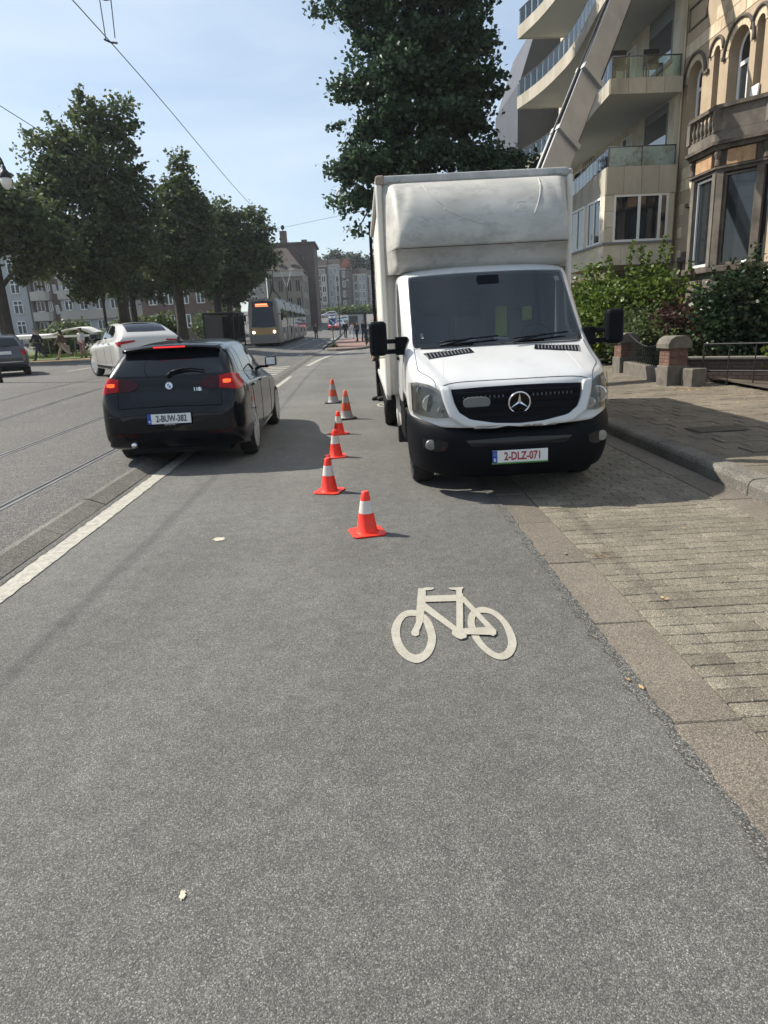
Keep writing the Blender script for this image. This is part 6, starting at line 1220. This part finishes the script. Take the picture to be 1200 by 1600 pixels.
shrub('garden_shrub', 'dark ivy mass under the apartment bay beside the truck', (7.6, 22.2, .15), [(0, 0, 1.2, .9, .7, 1.1), (.9, .2, 1.3, .9, .5, 1.1), (-.6, 1.2, 1.2, .7, 1.0, 1.0)], 200, 36, .2, .13, 'leaf_dark', 76, stems=6)
# ------------------------------------------------------------------ brick pillars, gate, railing
mat('pillar_stone', (0.10, 0.09, 0.075), (0.17, 0.15, 0.125), scale=5, rough=.9, dirt=(0.07, 0.06, 0.05), dlo=.55, dhi=.75, dscale=4, bump=.3, bscale=40)
def pillar(label, x, y, rz):
    t = thing('gate_pillar', label, 'pillar', (x, y, .15), rz, 'gate pillars'); h = .19
    MB().box(-h - .03, h + .03, -h - .03, h + .03, -.03, .40).build('plinth', 'pillar_stone', t, bevel=.015)
    co = MB().box(-h + .012, h - .012, -h + .012, h - .012, .40, .73).build('brick_core', 'mortar', t)
    for r_ in range(5):
        z = .402 + r_ * .066
        for k in range(4):
            for j in range(2):
                w0, w1 = ((-h, -.005), (.005, h)) if (r_ + k) % 2 else ((-h, .06), (.07, h)); a, b_ = (w0, w1)[j]
                m = MB()
                if k == 0: m.box(a, b_, -h - .001, -h + .03, z, z + .057)
                elif k == 1: m.box(a, b_, h - .03, h + .001, z, z + .057)
                elif k == 2: m.box(-h - .002, -h + .03, max(a, -h + .031), min(b_, h - .031), z, z + .057)
                else: m.box(h - .03, h + .002, max(a, -h + .031), min(b_, h - .031), z, z + .057)
                m.build('brick', 'brick_red', co)
    q = h + .055; MB().prism([(-q, .73), (q, .73), (q, .82), (q * .8, .91), (q * .4, .965), (-q * .4, .965), (-q * .8, .91), (-q, .82)], -q, q, 'y').build('capstone', 'pillar_stone', t, bevel=.01)
pillar('brick pillar with rounded capstone beside the stone block', 6.12, 13.55, R(4)); pillar('brick pillar with rounded capstone half hidden by the truck mirror', 6.42, 16.9, R(4))
tag(MB().box(-.16, .16, -.18, .18, -.02, .36).build('stone_block', 'pillar_stone', loc=(6.36, 13.15, .15), bevel=.02, rot=(0, 0, R(10))), 'squat stone block against the near brick pillar', 'block')
gw = thing('garden_gate', 'low stone wall with sagging iron railing between the pillars', 'fence', (6.17, 13.8, .15), R(-5))
MB().box(-.12, .12, .03, 2.86, -.05, .30).build('low_wall', 'pillar_stone', gw, bevel=.02)
P = [(0, .05 + 2.8 * t, .92 - .22 * math.sin(math.pi * t)) for t in np.linspace(0, 1, 14)]; MB().tube(P, .016, 6).build('top_rail', 'iron', gw, smooth=1)
for k in range(22):
    t_ = (k + .5) / 22; MB().tube([(0, .05 + 2.8 * t_, .28), (0, .05 + 2.8 * t_, .92 - .22 * math.sin(math.pi * t_))], .010, 5).build('bar', 'iron', gw)
rl = thing('railing', 'black iron railing in front of the sunken yard', 'railing', (6.5, 13.1, .15), math.atan2(1.55, -2.15) + math.pi)
# local x runs along the fence
L_ = 6.0
for z in (.80, .30): MB().tube([(0, 0, z), (L_, 0, z)], .016, 6).build('rail', 'iron', rl, smooth=1)
for k in range(14): MB().tube([(k * .44, 0, -.05), (k * .44, 0, .80)], .013 if k % 3 else .02, 6).build('bar', 'iron', rl)
yw = thing('yard_wall', 'dark brick wall with pale coping behind the iron railing', 'wall', (6.72, 13.25, .0), math.atan2(1.55, -2.15) + math.pi)
bw = MB().box(-.6, 6, .40, .62, -.1, .62).build('wall', 'brick_dark', yw); bkm = MB().box(0, .205, 0, .03, 0, .058).mesh('brick'); bkm.materials.append(MAT['brick_dark'])
for r_ in range(9):
    for k in range(-3, 13): inst(bkm, 'brick', bw, (.02 + k * .218 + (.1 if r_ % 2 else 0), .375, -.02 + r_ * .068))
MB().box(-.62, 6, .34, .68, .62, .67).build('coping', 'kerb_stone', yw, bevel=.01)
# ------------------------------------------------------------------ furniture lift
mat('lift_alu', (0.27, 0.285, 0.30), (0.34, 0.355, 0.37), scale=2, rough=.42, metal=.35)
LF = thing('furniture_lift', 'grey telescopic furniture lift ladder leaning up over the truck', 'lift', (0, 0, 0))
p1 = Vector((4.63, 17.0, 4.92)); dv = Vector((2.37, 3.0, 4.36)); A = p1 - dv * .90
def seg_(t0, t1, wd, dp, name='ladder_section', m='lift_alu'): return MB().bar(p1 + dv * t0, p1 + dv * t1, wd, dp, up=(.55, -.83, .27)).build(name, m, LF, bevel=.01)
side = dv.normalized().cross(Vector((.55, -.83, .27))).normalized(); upn = side.cross(dv.normalized()).normalized()
for (t0, t1, wd, dp) in ((-.90, .14, .64, .15), (.06, .50, .59, .12), (.42, 1.05, .54, .10), (.98, 1.72, .49, .08)):
    o = seg_(t0, t1, wd, dp)
    for s in (1, -1): MB().bar(p1 + dv * t0 + side * s * wd / 2 - upn * .05, p1 + dv * t1 + side * s * wd / 2 - upn * .05, .05, dp + .10, up=tuple(upn)).build('side_rail', 'lift_alu', o)
for t_, wd in ((.14, .74), (.50, .69)):
    MB().bar(p1 + dv * (t_ - .014), p1 + dv * (t_ + .014), wd, .30, up=tuple(upn)).build('collar', 'lift_alu', LF, bevel=.01)
for q in (-.39, .39): MB().tube([p1 + dv * -.88 + side * q - upn * .02, p1 + dv * 1.7 + side * q * .8 - upn * .02], .035, 6).build('cable', 'rubber', LF)
b = MB(); b.box(1.75, 3.2, 13.75, 16.4, .45, .6); b.build('trailer_frame', 'lift_alu', LF)
MB().box(2.1, 2.9, 13.9, 14.7, .6, 1.15).build('motor_housing', 'tram_ochre', LF, bevel=.05)
for x in (1.7, 3.25): wheel(LF, x, 15.2, .3, .3, .18, 'alloy_dark', 5, 1 if x > 2 else -1, double=False)
for x in (1.6, 3.3):
    for y in (13.9, 16.3): MB().box(x - .05, x + .05, y - .05, y + .05, .0, .5).build('outrigger', 'lift_alu', LF)
# ------------------------------------------------------------------ overhead wires, lamps, signs
mat('wire', (0.03, 0.03, 0.032), rough=.5)
def wire(label, pts, r_=.009): return tag(MB().tube(pts, r_, 5).build('overhead_wire', 'wire', smooth=1), label, 'wire', 'overhead tram wires')
wire('long tram contact wire running overhead along the near track', [(-4.3, y, 6.62 + .12 * math.cos((y - 14.3) / 28.7 * 2 * math.pi)) for y in np.linspace(-14.4, 129, 80)])
wire('second contact wire overhead at the left edge', [(-7.6, y, 6.42 + .1 * math.cos((y - 14.3) / 28.7 * 2 * math.pi)) for y in np.linspace(-14.4, 129, 80)])
wire('cross span wire far ahead above the tram', [(-14, 43, 7.45), (-6.46, 43, 7.26), (-4.41, 43, 7.2), (-1.56, 43, 7.65), (4.8, 43, 8.6)])
wire('cross span wire overhead near the top of the picture', [(-14, 14.4, 8.3), (-4.3, 14.4, 7.85), (9.9, 14.4, 8.6)])
hg = thing('wire_hanger', 'thin wire hanger with insulator holding the contact wire', 'hanger', (-4.3, 14.35, 0))
MB().tube([(-.10, 0, 7.42), (-.09, .02, 6.80)], .010, 5).build('rod', 'wire', hg); MB().tube([(.10, 0, 7.42), (.09, -.02, 6.80)], .010, 5).build('rod', 'wire', hg)
MB().tube([(-.12, .02, 6.80), (0, 0, 6.74), (.12, -.02, 6.72)], .018, 6).build('clamp', 'wire', hg); MB().lathe([(.03, 7.40), (.10, 7.43), (.06, 7.47), (.11, 7.51), (.06, 7.56), (.10, 7.60), (.04, 7.66), (.02, 7.85)], 12).build('insulator', 'wire', hg, smooth=40)
h2 = thing('wire_hanger', 'small far wire hanger where the span meets the contact wire', 'hanger', (-4.35, 43, 0)); MB().tube([(0, 0, 7.2), (.0, 0, 6.76)], .015, 5).build('rod', 'wire', h2); MB().lathe([(.04, 7.1), (.1, 7.15), (.1, 7.3), (.04, 7.36)], 8).build('insulator', 'wire', h2)
lp = thing('street_lantern', 'hanging black street lantern with clear glass at the left edge', 'lamp', (-10.15, 22, 0))
MB().lathe([(.02, 6.50), (.05, 6.45), (.06, 6.38), (.10, 6.33), (.16, 6.25), (.175, 6.16), (.15, 6.14)], 20).build('cap', 'iron', lp, smooth=40); MB().lathe([(.145, 6.14), (.15, 6.05), (.12, 5.93), (.06, 5.85), (.01, 5.83)], 20).build('glass_bowl', 'lamp_dim', lp, smooth=1); MB().lathe([(.03, 6.1), (.035, 6.0), (.02, 5.95)], 10).build('bulb', 'lamp_dim', lp)
MB().tube([(0, 0, 6.5), (-.03, 0, 6.62), (-.15, 0, 6.85), (-.5, 0, 7.05), (-.95, 0, 7.0), (-1.3, 0, 6.7)], .03, 8).build('arm', 'iron', lp, smooth=1); MB().tube([(-1.3, 0, .2), (-1.3, 0, 1.2), (-1.3, 0, 6.9)], [.11, .08, .05], 10).build('post', 'iron', lp, smooth=1)
mat('sign_blue', (0.005, 0.09, 0.34), rough=.35)
sg = thing('arrow_sign', 'round blue keep-right sign with white arrow on the island', 'sign', (-1.95, 47.5, .13)); MB().tube([(0, 0, 0), (-.03, 0, 1.9)], .03, 8).build('post', 'tram_grey', sg); ds_ = MB().lathe([(.24, -.02), (.24, 0), (.0, 0)], 28, (-.02, -.05, 1.66), ax='y').build('disc', 'sign_blue', sg)
MB().tube([(-.02 + .235 * math.cos(t), -.075, 1.66 + .235 * math.sin(t)) for t in np.linspace(0, 6.283, 33)], .012, 5, False).build('rim', 'plate_white', sg)
b = MB(); b.bar((-.14, -.078, 1.78), (.06, -.078, 1.58), .012, .07, up=(1, 0, 1)); b.prism([(.12, 1.52), (.12, 1.70), (-.06, 1.52)], -.084, -.072, 'y'); b.build('arrow', 'plate_white', sg)
sgr = thing('grass_tuft', 'green grass tuft at the foot of the blue arrow sign', 'grass', (-1.95, 47.4, .13)); Q = []
rs = np.random.RandomState(3)
for i in range(150):
    a = rs.uniform(0, 6.28); r_ = rs.uniform(0, .3); x, y = r_ * math.cos(a), r_ * math.sin(a) * .6; h_ = rs.uniform(.1, .28); dx = rs.uniform(-.1, .1); Q.append([(x - .01, y, 0), (x + .01, y, 0), (x + dx + .004, y, h_), (x + dx - .004, y, h_)])
finish(bpy.data.objects.new('blades', fast_mesh('blades', np.array(Q))), 'grass_blade', sgr)
def mast(label, x, y, h_, arms=()):
    t = thing('lamp_post', label, 'lamp post', (x, y, Z(x, y)), 0, 'far street lamps'); MB().tube([(0, 0, 0), (0, 0, h_)], [.1, .055], 8).build('post', 'steel', t)
    for dx, dz in arms: MB().tube([(0, 0, h_ - .3), (dx * .6, 0, h_ + dz * .5), (dx, 0, h_ + dz)], .04, 6).build('arm', 'frame_white' if abs(dx) < 1 else 'steel', t); MB().box(dx - .25, dx + .25, -.1, .1, h_ + dz - .04, h_ + dz + .1).build('lamp_head', 'lamp_dim', t, bevel=.03)
    return t
mast('tall thin mast beyond the zebra crossing', -2.85, 92, 7.2); mast('lamp post with pale V-shaped arms above the tram', -7.75, 76, 5.6, ((-.55, 1.5), (.6, 1.5))); mast('lamp post in front of the far row houses', -.3, 150, 8, ((-2.2, .3),)); mast('thin post beside the corner house', -8.2, 101, 6.5)
# far white canopy on the lawn
cn = thing('canopy', 'long low white canopy with swept end behind the walkers', 'canopy', (-20.6, 48.5, .35)); b = MB()
P = []
for y in (-.9, .9):
    P.append([(x, y + .0, 1.42 + .05 * y + .36 * ss(x, -.6, 1.2) * (1 - ss(x, 1.7, 2.7)) ) for x in np.linspace(-3.2, 2.7, 30)])
b.grid(P).build('roof_sheet', 'plate_white', cn, smooth=1, solid=.10)
MB().box(-3.2, 2.7, -.92, -.88, 1.22, 1.36).build('fascia', 'frame_white', cn)
for x in (-3.0, -1.2, .6, 2.4):
    for y in (-.8, .8): MB().box(x - .04, x + .04, y - .04, y + .04, 0, 1.4).build('post', 'tram_grey', cn)
# tram stop shelter
sh = thing('tram_shelter', 'dark glazed tram stop shelter beside the tram', 'shelter', (-11.0, 57, Z(-11, 57) + .05)); MB().box(-1.2, 1.2, -2.6, 2.6, 2.45, 2.6).build('roof', 'iron', sh, bevel=.04)
glass_mat('shelter_glass', (.25, .28, .28), trans=1, rough=.02)
for x in (-1.1, 1.1):
    for y in (-2.5, 0, 2.5): MB().box(x - .05, x + .05, y - .05, y + .05, 0, 2.46).build('post', 'iron', sh)
MB().box(-1.1, -1.08, -2.45, 2.45, .2, 2.4).build('back_pane', 'shelter_glass', sh); MB().box(-1.05, 1.05, 2.49, 2.51, .2, 2.4).build('end_pane', 'shelter_glass', sh); MB().box(-1.05, .3, -2.51, -2.49, .2, 2.4).build('end_pane', 'shelter_glass', sh)
MB().box(-.95, -.5, -2, 2, .42, .48).build('bench', 'iron', sh)
kk = thing('kiosk', 'dark box kiosk with window beyond the far pedestrians', 'kiosk', (-.6, 96, Z(0, 96))); MB().box(-1.2, 1.3, 0, 3, 0, 2.6).build('wall', 'plaster_grey', kk); MB().box(-1.3, 1.4, -.1, 3.1, 2.6, 2.8).build('roof', 'iron', kk); MB().box(-1.1, .1, -.03, 0, 1.0, 2.4).build('window', 'far_pane', kk); MB().box(.9, 1.3, -.04, 0, 0, 2.6).build('pillar', 'iron', kk)
# low railing and bicycles on the island
ir = thing('bike_rail', 'black tubular railing on the right of the brick island', 'railing', (.25, 48.5, .13), R(-1.5))
for k in range(6):
    MB().tube([(0, k * 2.2, 0), (0, k * 2.2, 1.0), (0, k * 2.2 + 1.2, 1.0), (0, k * 2.2 + 1.2, 0)], .035, 6).build('hoop', 'iron', ir)
def bicycle(label, x, y, rz):
    t = thing('bicycle', label, 'bicycle', (x, y, .136), rz, 'bicycles at the island railing')
    for yy in (-.52, .52):
        MB().tube([(0, yy + .33 * math.cos(a), .34 + .33 * math.sin(a)) for a in np.linspace(0, 6.283, 21)], .016, 5, False).build('wheel', 'rubber', t)
    b = MB(); A_, B_, C_, D_ = (0, -.52, .34), (0, -.05, .3), (0, -.2, .82), (0, .4, .85); [b.tube(s, .018, 5) for s in ((A_, B_), (A_, C_), (B_, C_), (C_, D_), (B_, D_), (D_, (0, .52, .34)), (D_, (0, .36, 1.0)))]; b.build('frame', 'car_grey', t)
    MB().tube([(-.28, .32, 1.02), (0, .38, 1.0), (.28, .32, 1.02)], .014, 5).build('handlebar', 'iron', t); MB().box(-.07, .07, -.35, -.1, .86, .92).build('saddle', 'iron', t, bevel=.03)
bicycle('bicycle parked at the near end of the island railing', .42, 51.5, R(20)); bicycle('bicycle parked second along the island railing', .5, 54.2, R(-12)); bicycle('bicycle parked farthest along the island railing', .5, 57, R(15))
# ------------------------------------------------------------------ people
mat('skin', (0.42, 0.26, 0.18), rough=.55); mat('hair_dark', (0.015, 0.012, 0.01), rough=.6)
mat('navy', (0.012, 0.014, 0.022), rough=.85); mat('jeans', (0.02, 0.03, 0.055), rough=.9); mat('black_cloth', (0.008, 0.008, 0.010), (0.014, 0.014, 0.016), scale=20, rough=.9); mat('rose_cloth', (0.30, 0.17, 0.16), rough=.9); mat('sand_cloth', (0.36, 0.30, 0.24), rough=.9); mat('brown_cloth', (0.10, 0.06, 0.05), rough=.9); mat('white_cloth', (0.6, 0.6, 0.6), rough=.9); mat('shoe', (0.015, 0.014, 0.013), rough=.7)
def skin(name, m, parent, pts, edges, rad, sub=2):
    me = bpy.data.meshes.new(name); me.from_pydata([tuple(p) for p in pts], edges, []); o = bpy.data.objects.new(name, me); COL.objects.link(o); o.parent = parent; o.modifiers.new('skin', 'SKIN')
    for i, r_ in enumerate(rad): me.skin_vertices[0].data[i].radius = (r_, r_) if not isinstance(r_, tuple) else r_
    me.skin_vertices[0].data[0].use_root = True; d = o.modifiers.new('sub', 'SUBSURF'); d.levels = d.render_levels = sub
    SKINS.append((o, m)); return o
SKINS = []
def bake_skins():
    bpy.context.view_layer.update(); dg = bpy.context.evaluated_depsgraph_get()
    out = [(o, m, bpy.data.meshes.new_from_object(o.evaluated_get(dg))) for o, m in SKINS]
    for o, m, me2 in out:
        o.modifiers.clear(); o.data = me2; me2.materials.clear(); me2.materials.append(MAT[m]); me2.polygons.foreach_set('use_smooth', [True] * len(me2.polygons))
def person(label, loc, rz, top, legs, stride=.0, swing=.0, h=1.72, hair='hair_dark', bag=None, long_hair=False, wide=1.0, cap=None, bare_legs=False, group=None):
    t = thing('person', label, 'person', loc, rz, group, h / 1.72); q = stride
    hip = lambda s: Vector((s * .09, 0, .90)); J = {}
    for s, a, kb in ((1, q, .06 + abs(q) * .25), (-1, -q, .10 + abs(q) * .9)):
        k = hip(s) + Vector((0, math.sin(a), -math.cos(a))) * .43; an = k + Vector((0, math.sin(a - kb), -math.cos(a - kb))) * .42; J[s] = (hip(s), k, an)
    dz = -min(J[1][2].z, J[-1][2].z) + .075
    up = Vector((0, 0, dz)); pel, ch, nk, hd = Vector((0, 0, .95)) + up, Vector((0, .0, 1.25)) + up, Vector((0, .01, 1.46)) + up, Vector((0, .03, 1.60)) + up
    sh_ = {s: Vector((s * .175 * wide, 0, 1.39)) + up for s in (1, -1)}; el = {}; wr = {}
    for s in (1, -1):
        a = -s * swing; el[s] = sh_[s] + Vector((s * .05, math.sin(a) * .28, -math.cos(a) * .28)); b_ = a + .35; wr[s] = el[s] + Vector((0, math.sin(b_) * .25, -math.cos(b_) * .25))
    pts = [pel, ch, Vector((0, 0, 1.38)) + up, nk, hd, hd + Vector((0, 0, .09))]; ed = [(0, 1), (1, 2), (2, 3), (3, 4), (4, 5)]; rad = [(.14, .10), (.14, .10), (.12, .08), .055, .085, .07]
    for s in (1, -1):
        n = len(pts); pts += [sh_[s], el[s], wr[s], wr[s] + (wr[s] - el[s]).normalized() * .10]; rad += [.055, .042, .03, (.02, .035)]; ed += [(2, n), (n, n + 1), (n + 1, n + 2), (n + 2, n + 3)]
        n = len(pts); pts += [J[s][0] + up, J[s][1] + up, J[s][2] + up, J[s][2] + up + Vector((0, .14, -.045))]; rad += [.075, .052, .036, .03]; ed += [(0, n), (n, n + 1), (n + 1, n + 2), (n + 2, n + 3)]
    skin('body', 'skin', t, pts, ed, rad)
    P = [pel + Vector((0, 0, -.02)), ch, Vector((0, 0, 1.40)) + up]; E_ = [(0, 1), (1, 2)]; r2 = [(.165 * wide, .12), (.165 * wide, .125), (.13 * wide, .095)]
    for s in (1, -1): n = len(P); P += [sh_[s], el[s], el[s].lerp(wr[s], .75)]; r2 += [.07, .056, .048]; E_ += [(2, n), (n, n + 1), (n + 1, n + 2)]
    skin('jacket', top, t, P, E_, r2)
    P = [pel]; E_ = []; r2 = [(.155, .115)]
    for s in (1, -1): n = len(P); P += [J[s][0] + up, J[s][1] + up, J[s][2] + up + Vector((0, .01, -.015))]; r2 += [.092, .072, .068]; E_ += [(0, n), (n, n + 1), (n + 1, n + 2)]
    skin('trousers', legs, t, P, E_, r2)
    for s in (1, -1): f_ = J[s][2] + up; skin('shoe', 'shoe', t, [f_ + Vector((0, -.05, -.02)), f_ + Vector((0, .06, -.028)), f_ + Vector((0, .19, -.042))], [(0, 1), (1, 2)], [.058, .056, .042], 1)
    hp = [hd + Vector((0, -.03, .02)), hd + Vector((0, -.01, .10))] + ([hd + Vector((0, -.07, -.1)), hd + Vector((0, -.07, -.26))] if long_hair else []); skin('hair', hair, t, hp, [(0, 1)] + ([(0, 2), (2, 3)] if long_hair else []), [.095, .085] + ([.075, .05] if long_hair else []))
    skin('nose', 'skin', t, [hd + Vector((0, .08, -.0)), hd + Vector((0, .115, -.015))], [(0, 1)], [.016, .012], 1)
    if cap: skin('cap', cap, t, [hd + Vector((0, 0, .10)), hd + Vector((0, .12, .08))], [(0, 1)], [.10, (.07, .015)], 1)
    if bag: b = MB(); b.box(-.05, .05, -.16, .16, -.32, 0); b.build('bag', bag, t, loc=wr[1] + Vector((.04, 0, -.05)), bevel=.03)
    return t
W = 'walkers on the earth strip'
person('walker in dark jacket, jeans and cap striding on the earth strip', (-18.6, 40.6, .34), R(78), 'navy', 'jeans', .48, .5, 1.84, cap='navy', group=W)
person('walker in brown top and pale trousers carrying a light bag', (-17.35, 40.9, .34), R(84), 'brown_cloth', 'sand_cloth', .55, .4, 1.74, long_hair=True, bag='sand_cloth', group=W)
person('walker in rose trousers standing closest to the silver crossover', (-16.75, 42.3, .34), R(160), 'white_cloth', 'rose_cloth', .08, .1, 1.72, long_hair=True, bag='navy', group=W)
person('person in black trousers standing behind the truck box', (.34, 14.7, 0), R(95), 'black_cloth', 'black_cloth', .04, .1, 1.78)
Fp = 'far pedestrians'
person('far pedestrian in dark coat on the island end', (-1.75, 74.5, .13), R(5), 'navy', 'black_cloth', .2, .2, 1.8, group=Fp); person('far pedestrian in white clothes beside the dark coat', (-1.0, 75.5, Z(0, 75)), R(20), 'white_cloth', 'white_cloth', .25, .3, 1.7, group=Fp); person('far pedestrian in navy beside the parked bicycles', (.15, 58.8, .136), R(-30), 'navy', 'jeans', .1, .2, 1.75, group=Fp); person('far pedestrian in brown by the island railing', (-.45, 60, .136), R(40), 'brown_cloth', 'jeans', .15, .2, 1.7, group=Fp)
cy = person('person in dark clothes coming towards us on the zebra crossing', (-5.0, 76.5, Z(-5, 76) + .045), R(180), 'brown_cloth', 'black_cloth', .25, .1, 1.72, group=Fp)
bake_skins()
# ------------------------------------------------------------------ small things on the ground
mc = thing('utility_cover', 'dark rectangular metal cover set in the shaded pavement', 'cover', (4.37, 8.31, Zp(4.37, 8.3) + .004), R(3)); MB().box(-.30, .30, -.16, .16, -.02, .004).build('lid', 'steel', mc); MB().box(-.33, .33, -.19, .19, -.03, .001).build('frame', 'iron', mc)
mc = thing('utility_cover', 'second dark metal cover closer to the kerb, in truck shadow', 'cover', (4.75, 7.05, Zp(4.75, 7) + .004), R(-4)); MB().box(-.26, .26, -.13, .13, -.02, .004).build('lid', 'steel', mc); MB().box(-.29, .29, -.16, .16, -.03, .001).build('frame', 'iron', mc)
def litter(name, label, spots, size, m, seed):
    rs = np.random.RandomState(seed); Q = []
    for (x, y, z, n, sx, sy) in spots:
        for i in range(n):
            px, py = x + rs.normal() * sx, y + rs.normal() * sy; a = rs.uniform(0, 6.28); s = size * rs.uniform(.5, 1.4); u = np.array([math.cos(a), math.sin(a), rs.uniform(-.15, .25)]) * s; v = np.array([-math.sin(a), math.cos(a), rs.uniform(-.2, .3)]) * s * .45
            c = np.array([px, py, z + .012]); Q.append([c - u * .5, c + v * .5, c + u * .5, c - v * .5])
    o = bpy.data.objects.new(name, fast_mesh(name, np.array(Q))); finish(o, m, None, kind='stuff'); o['label'] = label; return o
litter('leaf_litter', 'dry brown leaves scattered along the foot of the iron railing', [(6.2, 12.4, .175, 60, .35, .2), (6.9, 11.6, .18, 60, .4, .3), (6.4, 11.3, .175, 40, .5, .4), (5.95, 12.7, .175, 40, .1, .12), (5.4, 10.2, .165, 25, .7, .8), (4.4, 8.2, .155, 12, .5, .8)], .05, 'leaf_dry', 5)
litter('leaf_litter', 'few small leaves fallen on the parking bay and gutter', [(1.20, 3.57, 0, 1, .01, .01), (1.26, 4.42, 0, 2, .03, .05), (1.68, 3.59, 0, 1, 0, 0), (1.9, 4.8, 0, 5, .4, .8), (2.6, 5.6, 0, 8, .4, .7), (3.2, 6.5, 0, 14, .07, .9), (1.13, 2.9, 0, 3, .05, .3)], .035, 'leaf_dry', 6)
rs = np.random.RandomState(8); b = MB()
for i in range(26):
    x, y, a = 1.585 + rs.normal() * .05, 4.38 + rs.normal() * .045, rs.uniform(0, 6.28); l = rs.uniform(.03, .09); b.tube([(x, y, .008), (x + l * math.cos(a), y + l * math.sin(a), .008 + rs.uniform(0, .012))], .0018, 4)
tw = b.build('twig_litter', 'dirt', kind='stuff'); tw['label'] = 'small tangle of brown twigs on the parking bay'
mat('stain_pale', (0.42, 0.37, 0.28), (0.5, 0.45, 0.36), scale=30, rough=.9)
def blot(label, x, y, rx, ry, seed, m='stain_pale', z=.005):
    r_ = random.Random(seed); P = [(x + rx * math.cos(t) * r_.uniform(.6, 1.2), y + ry * math.sin(t) * r_.uniform(.6, 1.2), z) for t in np.linspace(0, 6.28, 22)[:-1]]; struct(MB().add(P, [tuple(range(len(P)))]).build('road_stain', m), label)
blot('pale fleck of paint on the asphalt in front of the hatchback', -1.23, 5.22, .05, .06, 1); blot('small pale fleck on the asphalt near the bottom edge', -.62, 1.66, .01, .02, 2)
grs = np.random.RandomState(9); Q = []
for i in range(5200):
    x = grs.uniform(-34, -14); y = 45.5 + (x + 14) * .28 + abs(grs.normal()) * 4 - 3.6
    h_ = grs.uniform(.05, .14); dx = grs.uniform(-.06, .06); Q.append([(x - .02, y, .45), (x + .02, y, .45), (x + dx + .008, y, .45 + h_), (x + dx - .008, y, .45 + h_)])
o = finish(bpy.data.objects.new('grass', fast_mesh('grass', np.array(Q))), 'grass_blade', None, kind='stuff'); o['label'] = 'short grass blades on the lawn behind the walkers'
# ------------------------------------------------------------------ thin summer haze
hz = MB().box(-430, 430, -32, 910, -1.2, 48).build('haze', None, kind='stuff'); hz['label'] = 'thin pale summer haze over the whole street'
hm = bpy.data.materials.new('haze'); MAT['haze'] = hm; hm.use_nodes = True; n_ = hm.node_tree.nodes; n_.remove(n_['Principled BSDF']); pv_ = n_.new('ShaderNodeVolumePrincipled')
pv_.inputs['Color'].default_value = (0.86, 0.92, 1.0, 1); pv_.inputs['Density'].default_value = 0.00032; pv_.inputs['Anisotropy'].default_value = 0.25
hm.node_tree.links.new(pv_.outputs[0], n_['Material Output'].inputs['Volume']); hz.data.materials.append(hm)
